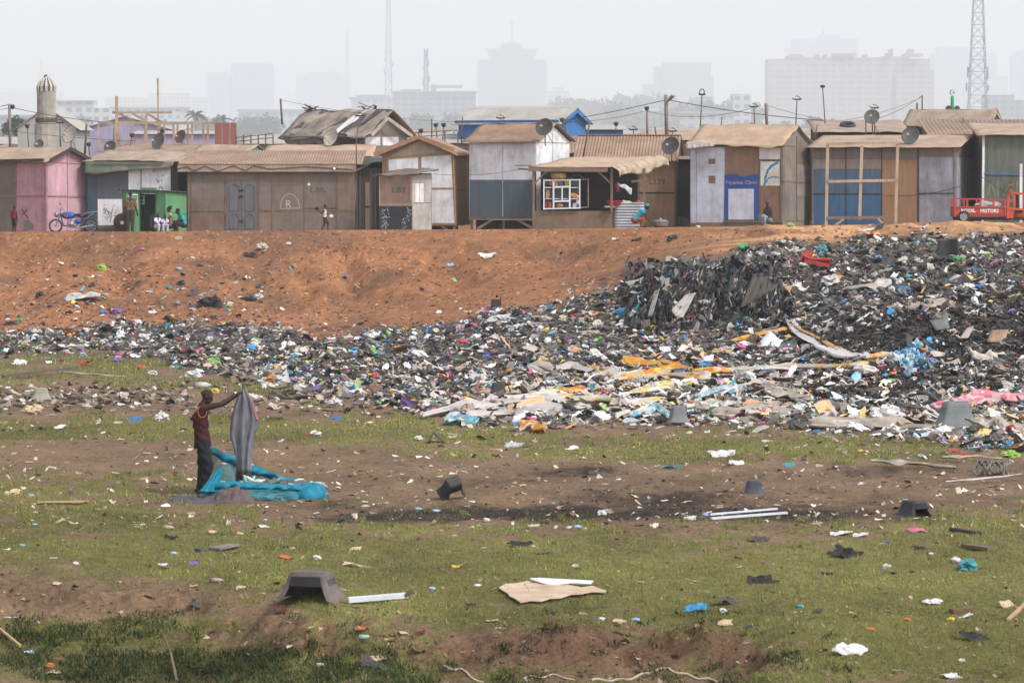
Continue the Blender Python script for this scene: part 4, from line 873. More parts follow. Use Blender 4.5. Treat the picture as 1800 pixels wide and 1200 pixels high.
for k, (u0, u1, mm, nm) in enumerate(((.42, .62, TARPBLK, 'black_tarp'), (.02, .16, TARPBLK, 'black_tarp'), (.66, .8, TARPBLK, 'black_tarp'), (.57, .66, mat('white_sheet', S(204, 200, 196), var=.08, rough=.6), 'white_sheet'))):
    b = MB(); b.grid(lambda u, v: on_roof(u0 + (u1 - u0) * u + .12 * v - .02, v, .05 + .03 * k + .05 * math.sin(u * 9 + v * 7 + k)), 8, 10); b.build(nm, mm, s.root, smooth=True, thick=.015)
q = MB(); drape(q, s.front, [(505, 238), (590, 239)], [(505, 252), (530, 258), (560, 252), (575, 260), (590, 255)], .4, .12, 9); q.build('torn_sheeting', mat('grey_sheeting', S(146, 142, 138), var=.18, scale=3, rough=.8, bump=.4), s.root, smooth=True, thick=.015)
q = MB(); drape(q, s.front, [(588, 232), (622, 236)], [(590, 262), (625, 264)], .45, .2, 12); q.build('black_sheeting', TARPBLK, s.root, smooth=True, thick=.015)
for cx, cy, w in ((.06, .98, .5), (.72, 1.0, .6)):
    b = MB(); c0 = on_roof(cx, cy, .1)
    for k in range(7):
        r_ = random.Random(k + int(cx * 100)); b.bar(c0 + Vector((r_.uniform(-w, w), r_.uniform(-.2, .2), r_.uniform(0, .15))), c0 + Vector((r_.uniform(-w, w), r_.uniform(-.2, .2), r_.uniform(.05, .4))), r_.uniform(.05, .2), .03)
    b.build('roof_rubbish', TARPBLK, s.root)
s.part('barge_board', wood('pale_barge', (178, 168, 156)), lambda b: (b.bar(s.side.hit(640, 238) + s.side.n * .55, s.side.hit(668, 208) + s.side.n * .55, .05, .17), b.bar(s.side.hit(712, 240) + s.side.n * .552, s.side.hit(668, 208) + s.side.n * .552, .05, .17)))
s.panel(WHITEP, 642, 241, 668, 256, face=s.side, o=.02); s.panel(WHITEP, 672, 241, 700, 256, face=s.side, o=.02)

# purple house, timber skeleton, red boards
PUR = paint('lilac_wall', (158, 150, 176), dirt_amt=.15)  # wall colour lightened to stand for haze at this distance
s = Shack('purple_house', 'lilac walled house beyond the satellite dishes beside the minaret', 'house', (112, 262), (330, 262), depth=8, base=1.6)
s.eave(236).walls(PUR, rise=1.2, gable='front'); s.roof(GREYIRON, over=.3)
s.battens(paint('lilac_trim', (108, 92, 140)), [[(x, 226), (x, 262)] for x in (145, 175, 200)], .05)
s = Shack('purple_house', 'low lilac wall strip seen through the timber skeleton', 'house', (235, 240), (378, 240), depth=5, base=1.6)
s.eave(236).walls(PUR, rise=.2, gable='shed'); s.roof(GREYIRON, over=.2)
DF = 224; ff = Face(P(172, 262, DF), P(378, 262, DF))
tf = thing('timber_skeleton', (ff.A.x, DF, 1.8), 'unfinished house skeleton of raw timber studs and rafters', 'building frame')
def stud(nm, x0, y0, x1, y1, o=0, w=.12):
    b = MB(); b.bar(ff.hit(x0, y0) - ff.n * o, ff.hit(x1, y1) - ff.n * o, w, w); b.build(nm, NEWWOOD, tf)
for k, x in enumerate((174, 195, 210, 225, 233, 248, 258, 275, 288, 300, 312, 324, 338, 352, 365, 376)): stud('stud', x, 266, x + (k % 3 - 1) * .8, 216, (k % 2) * 2.2)
stud('tall_post', 205, 266, 205, 169, 0, .17); stud('tall_post', 275, 266, 274, 137, 1.2, .1)
for (x0, y0, x1, y1, o) in ((172, 216, 378, 216, 0), (172, 216.5, 378, 216, 2.2), (197, 198, 302, 198, 0), (174, 250, 250, 250, 0), (207, 199, 236, 214, .3), (230, 199, 258, 215, .5), (252, 214, 256, 199, .8), (258, 200, 284, 216, .4)): stud('rail', x0, y0, x1, y1, o + .08, .13)
b = MB()
for x0, x1 in ((377, 389.5), (390.5, 403), (404, 415)): ff.rect(b, x0, 216, x1, 262, -.3, -.22)
rp = b.build('board_wall', paint('brick_red_board', (138, 88, 82), dirt_amt=.2), None); tag(rp, 'brick red boarded wall at the end of the timber skeleton', 'wall')

# minaret
DM = 205; c0 = P(82, 262, DM); c0.z = 1.6
mn = thing('minaret', tuple(c0), 'squat grey concrete minaret with a domed cap and block vents', 'minaret')
CON = mat('grey_concrete', S(160, 156, 146), var=.14, scale=1.4, rough=.95, bump=.2, dirt=S(110, 106, 100), dirt_amt=.6); CONL = mat('pale_concrete', S(176, 172, 160), var=.1, rough=.95)
k = 1 / sc(DM); zz = lambda py: P(82, py, DM).z - c0.z
def oct_(b, prof, n=8, cap=True): b.loft([[c0 + Vector((r * math.cos(2 * math.pi * (i + .5) / n), r * math.sin(2 * math.pi * (i + .5) / n), h)) for i in range(n)] for r, h in prof], True, cap, cap)
b = MB(); oct_(b, [(22 * k, 0), (21 * k, zz(218))], 12); b.build('base', CON, mn)
b = MB(); oct_(b, [(16.5 * k, zz(218) + .003), (16.5 * k, zz(161))], 16); b.build('shaft', CON, mn)
b = MB(); oct_(b, [(20 * k, zz(217) + .004), (20 * k, zz(216)), (16.6 * k, zz(216) + .01)], 12); b.build('ledge', CONL, mn)
for i in range(12):
    a = 2 * math.pi * (i + .5) / 12; b = MB(); d = Vector((math.cos(a), math.sin(a), 0)); t = Vector((-d.y, d.x, 0)); q = c0 + d * 18.5 * k + ZUP * zz(213)
    for sx in (-1, 1): b.bar(q + t * sx * 3.2 * k - ZUP * .1, q + t * sx * 3.2 * k + ZUP * .16, .03, .05)
    b.bar(q - t * 3.3 * k - ZUP * .1, q + t * 3.3 * k + ZUP * .16, .03); b.bar(q + t * 3.3 * k - ZUP * .1, q - t * 3.3 * k + ZUP * .16, .03); b.bar(q - t * 3.6 * k + ZUP * .17, q + t * 3.6 * k + ZUP * .17, .06, .03)
    b.build('vent_block', mat('dark_concrete', S(92, 88, 84), var=.2, rough=.95), mn)
b = MB()
for i in range(12):
    a0, a1 = 2 * math.pi * i / 12, 2 * math.pi * (i + .5) / 12
    rr = [(16.6, 161), (16.8, 152), (15.5, 150), (11, 143), (6, 138), (4, 136)]
    b.loft([[c0 + Vector((r * k * math.cos(a0), r * k * math.sin(a0), zz(y))), c0 + Vector((r * k * math.cos(a1), r * k * math.sin(a1), zz(y)))] for r, y in rr], False)
b.build('cap_rib', CONL, mn, thick=.05)
b = MB(); oct_(b, [(15.8 * k, zz(161) + .002), (15.8 * k, zz(151)), (10 * k, zz(143.5)), (4.5 * k, zz(137))], 16); b.build('cap', mat('dark_concrete', S(108, 104, 98), var=.2, rough=.95), mn)
b = MB(); b.lathe(c0, [(4.6 * k, zz(137)), (4.8 * k, zz(136)), (3 * k, zz(135.5)), (1 * k, zz(133))], 12); b.build('finial_base', CONL, mn)
b = MB(); b.tube([P(78, 137, DM), P(79.5, 133.5, DM), P(83, 134, DM)], .07); b.build('loudspeaker', CABLE, mn)
# grey house behind the minaret
s = Shack('concrete_house', 'pale grey block house with a gable behind the minaret', 'house', (32, 250), (135, 250), depth=8, base=1.6)
s.eave(224).walls(mat('pale_block_wall', S(158, 158, 154), var=.08, rough=.95), rise=1.35, gable='front'); s.roof(GREYIRON, over=.3)
# low roofs further off, one by one
far = [(-40, 40, 262, 3.5, 250, 'tan'), (425, 520, 246, 4, 235, 'iron'), (640, 760, 238, 4, 236, 'tan'), (690, 830, 245, 4, 214, 'iron'), (1085, 1170, 236, 4, 212, 'iron'), (1100, 1225, 240, 4, 206, 'tan'), (1190, 1300, 234, 4, 240, 'iron'), (1300, 1440, 236, 4, 222, 'iron'), (1380, 1470, 238, 4, 204, 'tan'), (1690, 1830, 226, 4, 205, 'iron'), (-60, 60, 246, 5, 300, 'iron'), (430, 640, 240, 5, 330, 'iron'), (700, 810, 236, 5, 330, 'iron'), (1040, 1190, 234, 5, 340, 'iron'), (1250, 1420, 236, 5, 345, 'iron')]
desc = ['tan roofed shack half hidden at the far left edge', 'low grey roofed shack between the red boards and the ruined shack', 'tan roofed shack right of the ruined shack', 'grey roofed shack left of the bright blue house', 'grey roofed shack right of the blue lean-to', 'dusty shack behind the big corrugated roof', 'grey roofed shack behind the clinic roof', 'long grey roofed shack behind the leaning antenna poles', 'dusty roof just left of the tyre roof', 'low grey roof behind the right edge shack', 'hazy grey roof beyond the utility pole at the left', 'hazy long grey roof beyond the red boards', 'hazy grey roof beyond the gabled white shack', 'hazy grey roof beyond the blue lean-to', 'hazy grey roof beyond the clinic']
for (x0, x1, ye, dp, D, kk), ds in zip(far, desc):
    s = Shack('distant_shack', ds, 'shack', (x0, D + 1.5), (x1, D), depth=dp, base=1.7)
    s.eave(ye + 8).walls(GREYWOOD if kk == 'iron' else BROWNPLY, rise=.55, gable='shed'); s.roof(GREYIRON if kk == 'iron' else TAN, over=.25, rough=.04)
# ------------------------------------------------------------------ satellite dishes, aerials, poles, wires
DISHG = mat('dish_grey', S(92, 91, 90), var=.12, scale=3, rough=.7, dirt=S(90, 84, 78), dirt_amt=.5); DISHD = mat('dish_dark_mesh', S(74, 73, 74), var=.12, scale=3, rough=.7, dirt=S(80, 74, 70)); DISHW = mat('dish_cream', S(188, 178, 160), var=.08, rough=.7, dirt=S(120, 110, 98)); DISHB = mat('dish_rust', S(104, 78, 66), var=.2, rough=.8)
def dish(px, py, w, h, D, m, label, face=-1, foot=14, roll=.15):
    """face -1: the bowl opens to the left, +1: to the right; w, h: size in pixels"""
    c = P(px, py, D); R = h / sc(D) / 2 * 1.02; ca = min(.98, w / h); ya = math.acos(ca) * face
    ax = Vector((math.sin(ya), -math.cos(ya) * .9, .38)).normalized()
    base = P(px + 2, py + foot + h / 2, D + .3)
    t = thing('satellite_dish', tuple(base), label, 'satellite dish', 'satellite dishes on the shack roofs')
    b = MB(); n = 8
    b.lathe(c - ax * (R * .25), [(R * i / n, R * .25 * (i / n) ** 2) for i in range(n + 1)], 28, ax); b.build('reflector', m, t, smooth=True, thick=.012)
    b = MB(); e1 = ax.orthogonal().normalized(); e2 = ax.cross(e1)
    b.tube([c + (e1 * math.cos(2 * math.pi * k / 28) + e2 * math.sin(2 * math.pi * k / 28)) * R for k in range(29)], .014, 5, False); b.build('rim', DISHG, t)
    low = c - ax * (R * .05) - Vector((0, 0, R * .8)); lnb = c + ax * R * .95 - ZUP * R * .25
    b = MB(); b.tube([low, lnb], .014, 5); b.tube([c + e1 * R * .8, lnb], .007, 4); b.tube([c - e1 * R * .8, lnb], .007, 4); b.build('feed_arm', RUSTPOLE, t)
    b = MB(); b.tube([lnb - ax * .06, lnb + ax * .05], .045, 8); b.build('feed_horn', DISHW, t)
    b = MB(); b.tube([base - ZUP * .3, c - ax * R * .32], .028, 6); b.tube([base - ZUP * .2 + Vector((.35, .1, 0)), c - ax * R * .3 - ZUP * .1], .015, 5); b.build('mast', RUSTPOLE, t)
dish(122, 236, 25, 31, 184, DISHW, 'cream satellite dish on a pole in front of the lilac house', -1, 14)
dish(68, 254, 17, 18, 183, DISHG, 'half hidden grey satellite dish below the minaret', -1, 6)
dish(193, 258, 21, 22, 182, DISHD, 'dark satellite dish leaning low on the tarpaulin shack roof', -1, 4)
dish(244, 259, 12, 13, 186, DISHG, 'small pale satellite dish between two darker dishes', -1, 3)
dish(278, 248, 23, 30, 182, DISHG, 'grey satellite dish on the roof behind the green kiosk', -1, 6)
dish(317, 240, 19, 24, 184, DISHB, 'rusty brown satellite dish behind the roofs', -1, 8)
dish(581, 242, 25, 32, 182, DISHW, 'cream satellite dish against the ruined shack', -1, 4)
dish(956.5, 223, 29, 31, 170.5, DISHD, 'dark mesh satellite dish at the corner of the white stilted shack', -1, 6)
dish(1178.5, 256, 29, 32, 172.3, DISHD, 'dark mesh satellite dish on the large corrugated roof', -1, 6)
dish(1532.5, 205, 27, 26, 179.5, DISHG, 'grey satellite dish on the dark walled shack beside the tyre', -1, 14)
dish(1600, 238, 29, 31, 171.6, DISHG, 'grey satellite dish with an orange bracket on the blue washed shack', -1, 7)
def pole(nm, label, cat, pts, D, w, m=RUSTPOLE, head=None, group=None):
    t = thing(nm, tuple(P(*pts[0], D) - ZUP * .3), label, cat, group)
    P0 = [P(x, y, D) for x, y in pts]; P0[0] = P0[0] - ZUP * .3
    b = MB(); b.tube(P0, w / sc(D) / 2, 7); b.build('mast' if head else 'shaft', m, t, smooth=True)
    top = P0[-1]; k = 1 / sc(D)
    def tub(nm2, L, r=.9):
        b = MB(); b.tube([top + Vector((x * k, y * k * .6, z * k)) for x, y, z in L], r * k, 5); b.build(nm2, CABLE, t)
    if head == 'ring':           # ring shaped indoor aerial
        tub('aerial_ring', [(4 * math.cos(a), 2 * math.sin(a), 5 + 5 * math.sin(a)) for a in np.linspace(-.9, 4.0, 14)]); tub('aerial_bar', [(-6, 0, 1.5), (-3, 0, .5), (4, 0, .5), (6, 0, 2)], 1.6)
    elif head == 'horn':
        tub('aerial_bar', [(-8, 0, 2), (-4, 0, -.5), (0, 0, .5), (5, 0, -.5), (8, 0, 1.5)], 1.3); tub('aerial_arc', [(-3, 0, 5), (0, 0, 6), (4, 0, 4), (6, 0, 0)], .7)
    elif head == 'box':
        b = MB(); b.box(tuple(top + Vector((-4 * k, -2 * k, -1.5 * k))), tuple(top + Vector((4 * k, 2 * k, 3 * k)))); b.build('aerial_box', CABLE, t)
    elif head == 'bar':
        tub('aerial_bar', [(-7, 0, 1), (0, 0, 0), (7, 0, -1)], 1.4)
    elif head == 'blob':
        b = MB(); b.ball(top + ZUP * 2 * k, 4 * k, 8, 6); b.build('aerial_head', CABLE, t, smooth=True); tub('aerial_bar', [(-5, 0, 4), (0, 0, 2), (4, 0, 5)], 1)
    return t
GA = 'home made aerials above the roofs'
AER = [('thin aerial with a round head beside the minaret foot', [(51, 262), (48, 224)], 184, 2, 'blob'), ('hooked aerial right of the minaret', [(107, 262), (105, 216)], 184, 2, 'horn'),
 ('short aerial in front of the purple house', [(157, 262), (156, 256)], 183, 2, 'blob'), ('slanting aerial before the timber skeleton', [(224, 264), (232, 240)], 184, 1.5, 'blob'), ('aerial with a small box in the timber skeleton', [(285, 248), (285, 232)], 186, 2, 'blob'),
 ('tall crooked aerial in front of the ruined shack', [(627, 305), (626, 250), (632, 204)], 171.6, 2, 'horn'), ('short aerial behind the ruined shack ridge', [(644, 212), (644, 202)], 194, 2.5, 'bar'),
 ('round headed aerial right of the ruined shack', [(741, 240), (740, 232)], 200, 2, 'blob'), ('slanting aerial with a forked head left of the bright blue house', [(769, 240), (766, 222)], 198, 2, 'blob'), ('straight aerial with a forked head left of the bright blue house', [(778, 240), (780, 222)], 198, 2, 'blob'),
 ('looped aerial lying on the bright blue house roof', [(881, 212), (880, 208)], 205, 2, 'horn'), ('aerial on the blue house gable', [(995, 222), (988, 213)], 205, 2, 'blob'), ('dark aerial knob on the blue lean-to roof', [(1082, 224), (1083, 220)], 205, 2, 'blob'),
 ('tall ring topped aerial left of the clinic', [(1230, 233), (1234, 167)], 176, 2.2, 'ring'), ('broad horned aerial behind the clinic roof', [(1328, 230), (1325, 188)], 178, 2.2, 'horn'), ('low barred aerial behind the clinic roof', [(1325, 230), (1324.5, 218)], 180, 1.6, 'bar'),
 ('horned aerial right of the clinic ridge', [(1398, 228), (1401, 175)], 178, 2.2, 'horn'), ('tall aerial with a box head left of the tyre', [(1451, 214), (1446, 153)], 185, 2, 'box'), ('curved horn aerial over the dish beside the tyre', [(1538, 240), (1537, 190)], 178.5, 2.2, 'horn'),
 ('short pole with a small hooked aerial behind the corrugated ridge', [(1114, 232), (1113, 228)], 182, 2, 'horn'), ('low looped aerial behind the corrugated roof right end', [(1181, 234), (1182, 231)], 182, 2, 'horn')]
for lb, pts, D, w, hd in AER: pole('tv_aerial', lb, 'aerial', pts, D, w, head=hd, group=GA)
PO = [('dark wooden pole between the dishes and the lilac house', [(149, 262), (152, 219)], 185, 4), ('leaning dark pole on the ruined shack ridge', [(496, 208), (493, 174)], 190, 3.5), ('thin dark pole left of the bright blue house', [(759, 240), (759, 209)], 204, 2.5), ('dark pole against the bright blue wall', [(811, 242), (813, 205)], 200, 2.5),
 ('leaning black stick beside the big corrugated roof', [(1024, 270), (1037, 213)], 173.5, 3), ('thin stick behind the clinic roof', [(1266, 230), (1269, 206)], 185, 2), ('thick leaning wooden post behind the clinic', [(1349, 229), (1346, 182)], 181, 5.5), ('short dark post behind the tan gabled shack', [(1612, 194), (1612, 181)], 192, 3.5), ('thin dark pole behind the tan gabled shack', [(1621, 194), (1621, 168)], 192, 2.5),
 ('short stub on the corrugated ridge at the right', [(1693, 216), (1693, 207)], 182, 2.5), ('leaning stick between the clinic and the tyre roof', [(1429, 244), (1437, 219)], 176, 2), ('fence post before the lilac house', [(106, 250), (106, 243)], 190, 2.5), ('short slanting stick beside the utility pole', [(1154, 233), (1151, 223)], 184, 2.5), ('dark upright post left of the dish beside the tyre', [(1522, 240), (1522, 209)], 178.8, 2.5)]
for lb, pts, D, w in PO: pole('wooden_pole', lb, 'pole', pts, D, w, OLDWOOD if w > 4 else RUSTPOLE)
# utility poles
t = pole('utility_pole', 'stout grey utility pole with a street lamp arm behind the corrugated roof', 'utility pole', [(1172, 240), (1170.5, 167)], 186, 7, GREYWOOD)
b = MB(); b.tube([P(1174, 178, 186), P(1178, 174, 185.8)], .05); b.build('lamp_arm', RUSTPOLE, t); b = MB(); b.bar(P(1176, 176, 185.8), P(1184, 167, 185.3), .16, .09); b.build('street_lamp', GREYIRON, t)
pole('utility_pole', 'thin grey utility pole left of the stout lamp pole', 'utility pole', [(1138, 236), (1137, 193)], 186, 4, GREYWOOD, head='blob')
t = pole('utility_pole', 'grey utility pole with a bundle of fittings at the far left', 'utility pole', [(18, 262), (16.5, 183)], 190, 5, GREYWOOD)
b = MB(); b.ball(P(22, 188, 190), .12, 8, 6); b.bar(P(17, 190, 190), P(25, 185, 190), .1); b.build('fittings', CABLE, t)
WI = [('heavy cable sagging left from the stout utility pole to the blue house', (1170, 176, 186), (985, 213, 206), 2, 1.3), ('heavy cable running right from the stout utility pole', (1180, 177, 186), (1448, 212, 185), 4, 1.4), ('thin wire from the thin utility pole to the blue lean-to', (1136, 195, 186), (990, 215, 206), 5, .8), ('thin wire between the thin utility pole and the horned aerial', (1138, 196, 186), (1322, 190, 178), 12, .7),
 ('thin wire from the leaning post down to the tyre roof', (1347, 185, 181), (1445, 210, 185), 2, .7), ('thin wire from the tall pole to the dish beside the tyre', (1620, 169, 192), (1545, 208, 179), 4, .9), ('second thin wire from the tall pole to the tyre roof', (1620, 171, 192), (1480, 212, 184), 6, .7), ('cable from the left utility pole past the minaret', (24, 190, 190), (185, 215, 210), 3, 1.2), ('cable leaving the left utility pole to the left edge', (16, 184, 190), (-30, 191, 190), 1, 1.2), ('lower cable leaving the left utility pole to the left edge', (16, 191, 190), (-30, 193, 190), 1, 1),
 ('thin wire from the leaning pole to the aerials', (494, 176, 190), (635, 200, 173), 1.5, .6), ('long thin wire from the ruined shack to the blue house', (640, 200, 185), (820, 215, 205), 3, .6), ('low wire crossing below the lilac house', (0, 228, 190), (240, 248, 186), 3, .8), ('wire sloping up the wall of the silver grey panels', (1560, 344, 170.9), (1688, 328, 170.2), 5, 1.2), ('wire looping from the corner post to the tricycle', (1722, 308, 170), (1790, 352, 169.8), 2, .9), ('thin wire sagging from the LBS kiosk to the stall', (762, 306, 170.6), (912, 298, 169.6), 5, .7)]
for lb, a, c, sag, w in WI:
    n = 14; b = MB(); pts = []
    for i in range(n + 1):
        u = i / n; q = P(*a) * (1 - u) + P(*c) * u; q.z -= sag * 4 * u * (1 - u) / sc(186); pts.append(q)
    b.tube(pts, w / sc(186) / 2, 5); tag(b.build('overhead_wire', CABLE, None), lb, 'wire', 'wires strung over the shacks')
# rail fence in the gap left of the blue house, and before the ruined shack
for x0, x1, y0, D, lb in ((690, 805, 231, 206, 'thin rail fence left of the bright blue house'), (415, 480, 237, 215, 'thin rail fence right of the red boards')):
    t = thing('rail_fence', tuple(P(x0, 250, D)), lb, 'fence')
    for k in range(6):
        x = x0 + (x1 - x0) * k / 5; b = MB(); b.bar(P(x, 256, D), P(x, y0, D), .07); b.build('post', RUSTPOLE, t)
    for dy in (2, 9):
        b = MB(); b.bar(P(x0, y0 + dy + 3, D - .05), P(x1, y0 + dy - 4, D - .05), .05); b.build('rail', RUSTPOLE, t)
# mosque finial with loudspeakers
D = 190; k = 1 / sc(D); c0 = P(1674, 196, D)
t = thing('mosque_finial', tuple(c0), 'green post topped by a crescent and star between two loudspeakers', 'finial')
b = MB(); b.lathe(c0, [(3.4 * k, -.3), (3.2 * k, 10 * k), (2.8 * k, 26 * k), (1 * k, 27 * k)], 14, None, True, True); b.build('post', paint('bright_green_post', (30, 146, 98), dirt=None), t, smooth=True)
SV = mat('silver_emblem', S(150, 150, 158), var=.05, rough=.4, metal=.5)
b = MB(); cc = c0 + ZUP * 33 * k
outer = [(5 * math.cos(a), 5 * math.sin(a)) for a in np.linspace(.75, 2 * math.pi - .75, 20)]; inner = [(1.3 + 4.1 * math.cos(a), 4.1 * math.sin(a)) for a in np.linspace(2 * math.pi - 1.0, 1.0, 20)]
vs = [cc + Vector((x * k, 0, z * k)) for x, z in outer] + [cc + Vector((x * k, 0, z * k)) for x, z in inner[::-1]]
for i in range(19): b.prism([vs[i], vs[i + 1], vs[20 + i + 1], vs[20 + i]], (0, .05, 0))
b.build('crescent', SV, t)
b = MB(); st_ = [cc + Vector(((2.2 + r * math.sin(a)) * k, 0, r * math.cos(a) * k)) for a, r in [(i * math.pi / 5, (3.2, 1.3)[i % 2]) for i in range(10)]]; b.prism(st_, (0, .05, 0)); b.build('star', SV, t)
for sx in (-1, 1):
    b = MB(); q = c0 + Vector((sx * 7 * k, -.1, 4.5 * k)); ax = Vector((sx * .25, -.95, .05)); b.lathe(q, [(1 * k, -8 * k), (1.6 * k, -4 * k), (4 * k, 0), (5.6 * k, 2.2 * k), (5.4 * k, 2.4 * k), (1 * k, -3 * k)], 18, ax); b.build('loudspeaker', mat('grey_loudspeaker', S(104, 106, 112), var=.1, rough=.6), t, smooth=True)

# ------------------------------------------------------------------ blue motorbike
D = 169.6; zg = gz(P(135, 400, D).x, D); k = 1 / sc(D); X = lambda px: P(px, 400, D).x
c0 = Vector((X(135), D, zg)); mb_ = thing('motorbike', tuple(c0), 'blue motorbike parked in front of the pink shack', 'motorbike')
def mp(nm, m, fn, parent=mb_, smooth=False):
    b = MB(); fn(b); return b.build(nm, m, parent, smooth=smooth)
q = lambda px, h, y=0: Vector((X(px), D + y, zg + h))
CHR = mat('chrome_grey', S(150, 150, 154), var=.1, rough=.3, metal=.6); MBL = plastic('bike_blue', (36, 80, 150), dirt=None); BLK = mat('bike_black', S(40, 40, 44), var=.1, rough=.6)
for px in (98, 160):
    w = mp('wheel', BLK, lambda b: b.lathe(q(px, .3), [(.24, -.04), (.3, -.05), (.31, 0), (.3, .05), (.24, .04), (.25, 0), (.24, -.04)], 24, (0, 1, 0)), smooth=True)
    mp('rim', CHR, lambda b: (b.lathe(q(px, .3), [(.22, -.02), (.245, -.02), (.245, .02), (.22, .02), (.22, -.02)], 24, (0, 1, 0)), b.lathe(q(px, .3), [(.01, -.06), (.05, -.06), (.05, .06), (.01, .06)], 10, (0, 1, 0)), [b.bar(q(px, .3), q(px, .3) + Vector((.23 * math.cos(a), 0, .23 * math.sin(a))), .012) for a in np.arange(0, 6.28, .785)]), w)
mp('mudguard', CHR, lambda b: b.loft([[q(98, .3, y) + Vector((.36 * math.cos(a), 0, .36 * math.sin(a))) for y in (-.07, .07)] for a in np.linspace(.2, 2.8, 10)], False))
mp('mudguard', MBL, lambda b: b.loft([[q(160, .3, y) + Vector((.36 * math.cos(a), 0, .36 * math.sin(a))) for y in (-.08, .08)] for a in np.linspace(-.2, 1.9, 9)], False), label=None) if False else mp('rear_mudguard', MBL, lambda b: b.loft([[q(160, .3, y) + Vector((.36 * math.cos(a), 0, .36 * math.sin(a))) for y in (-.08, .08)] for a in np.linspace(-.2, 1.9, 9)], False))
mp('fork', CHR, lambda b: (b.tube([q(98, .3, -.09), q(106, .85, -.09)], .025), b.tube([q(98, .3, .09), q(106, .85, .09)], .025)))
mp('handlebar', CHR, lambda b: b.tube([q(110, 1.02, -.36), q(108, 1.05, -.2), q(106, .88, -.05), q(106, .88, .05), q(108, 1.05, .2), q(110, 1.02, .36)], .016))
for y in (-.3, .3): mp('mirror', CHR, lambda b: (b.tube([q(109, 1.03, y), q(107 - y * 8, 1.25, y)], .01), b.ball(q(107 - y * 8, 1.28, y), (.06, .02, .05))), smooth=True)
mp('headlight', CHR, lambda b: b.ball(q(99.5, .8), (.12, .12, .13)), smooth=True)
mp('fuel_tank', MBL, lambda b: b.ball(q(120, .76), (.32, .15, .17), 14, 10), smooth=True)
mp('tank_stripe', mat('bike_red', S(190, 50, 40), var=.05, rough=.4), lambda b: b.prism([q(113, .72, -.155), q(119, .68, -.155), q(120, .74, -.155), q(114, .8, -.155)], (0, .03, 0)))
mp('side_cover', MBL, lambda b: b.ball(q(137, .5), (.16, .13, .12), 12, 8), smooth=True)
mp('seat', BLK, lambda b: b.ball(q(142, .78), (.36, .14, .07), 14, 8), smooth=True)
mp('engine', CHR, lambda b: (b.ball(q(124, .38), (.18, .14, .14), 10, 8), b.box(tuple(q(120, .42, -.08)), tuple(q(126, .62, .08)))))
mp('frame', BLK, lambda b: (b.tube([q(106, .8), q(112, .3), q(132, .26), q(146, .62)], .025), b.tube([q(106, .85), q(126, .66), q(160, .72)], .025), b.tube([q(140, .3), q(160, .3)], .03)))
mp('exhaust', CHR, lambda b: b.tube([q(116, .36, -.13), q(124, .2, -.14), q(145, .24, -.16), q(165, .33, -.17)], [.025, .025, .045, .045]))
mp('carrier_rack', CHR, lambda b: (b.tube([q(143, .72, -.13), q(152, .88, -.13), q(172, .94, -.1), q(172, .94, .1), q(152, .88, .13), q(143, .72, .13)], .018), b.tube([q(150, .6, -.13), q(166, .88, -.12)], .015)))
mp('tail_light', mat('tail_red', S(160, 40, 36), var=.05, rough=.4), lambda b: b.ball(q(170, .74), (.05, .07, .05), 8, 6), smooth=True)
# timber, a cable drum and sacks beside the motorbike
c0 = P(193, 404, 170.4); c0.z = gz(c0.x, c0.y)
for j, (a_, b_, dz, mm, lb) in enumerate(((170, 214, .28, OLDWOOD, 'topmost brown plank of the low pile behind the motorbike'), (172, 216, .16, GREYWOOD, 'grey plank in the middle of the low pile behind the motorbike'), (175, 212, .05, DARKWOOD, 'dark plank at the bottom of the low pile behind the motorbike'))):
    b = MB(); p, r_ = P(a_, 400, 170.3 + j * .1), P(b_, 400, 170.3 + j * .1); p.z = r_.z = c0.z + dz; b.bar(p, r_ + ZUP * .04, .3, .09); tag(b.build('plank', mm, None), lb, 'plank')
c0 = P(216, 396, 169.3); zz_ = gz(c0.x, c0.y); c0.z = zz_ + .43
dm = thing('cable_drum', (c0.x, c0.y, zz_), 'round dark wooden drum with a white hub beside the man in brown', 'drum')
b = MB(); b.lathe(c0, [(.01, -.08), (.42, -.08), (.43, 0), (.42, .08), (.01, .08)], 26, (.25, 1, 0)); b.build('disc', wood('drum_brown', (72, 56, 50)), dm, smooth=True)
b = MB(); b.lathe(c0, [(.01, -.11), (.08, -.11), (.08, -.05)], 14, (.25, 1, 0)); b.build('hub', WHITEP, dm)
# red cargo tricycle
D = 168.4; X = lambda px: P(px, 400, D).x; zg = gz(X(1740), D); RED = plastic('tricycle_red', (168, 66, 60), rough=.5, dirt=S(120, 80, 70), dirt_amt=.5); ORA = plastic('tricycle_orange_red', (184, 74, 54), rough=.45)
def hz(py): return P(900, py, D).z
tr = thing('cargo_tricycle', (X(1740), D, zg), 'red cargo tricycle with ROYAL MOTORS lettered on its side', 'tricycle')
q = lambda px, py, y=0: Vector((X(px), D + y, hz(py)))
def tp(nm, m, fn, smooth=False, parent=tr):
    b = MB(); fn(b); return b.build(nm, m, parent, smooth=smooth)
side = tp('side_panel', RED, lambda b: (b.box(tuple(q(1677, 381)), tuple(q(1768, 363.5, .05))), b.bar(q(1677, 364, -.012), q(1769, 364, -.012), .06, .06), b.bar(q(1677, 377, -.012), q(1769, 377, -.012), .03, .03), b.bar(q(1678, 363, -.015), q(1678, 381, -.015), .06, .09), b.bar(q(1767, 363, -.015), q(1767, 381, -.015), .06, .06)))
fT = Face(q(1677, 381, -.002), q(1768, 381, -.002)); LW = mat('white_lettering', S(226, 214, 212), var=.03, rough=.6)
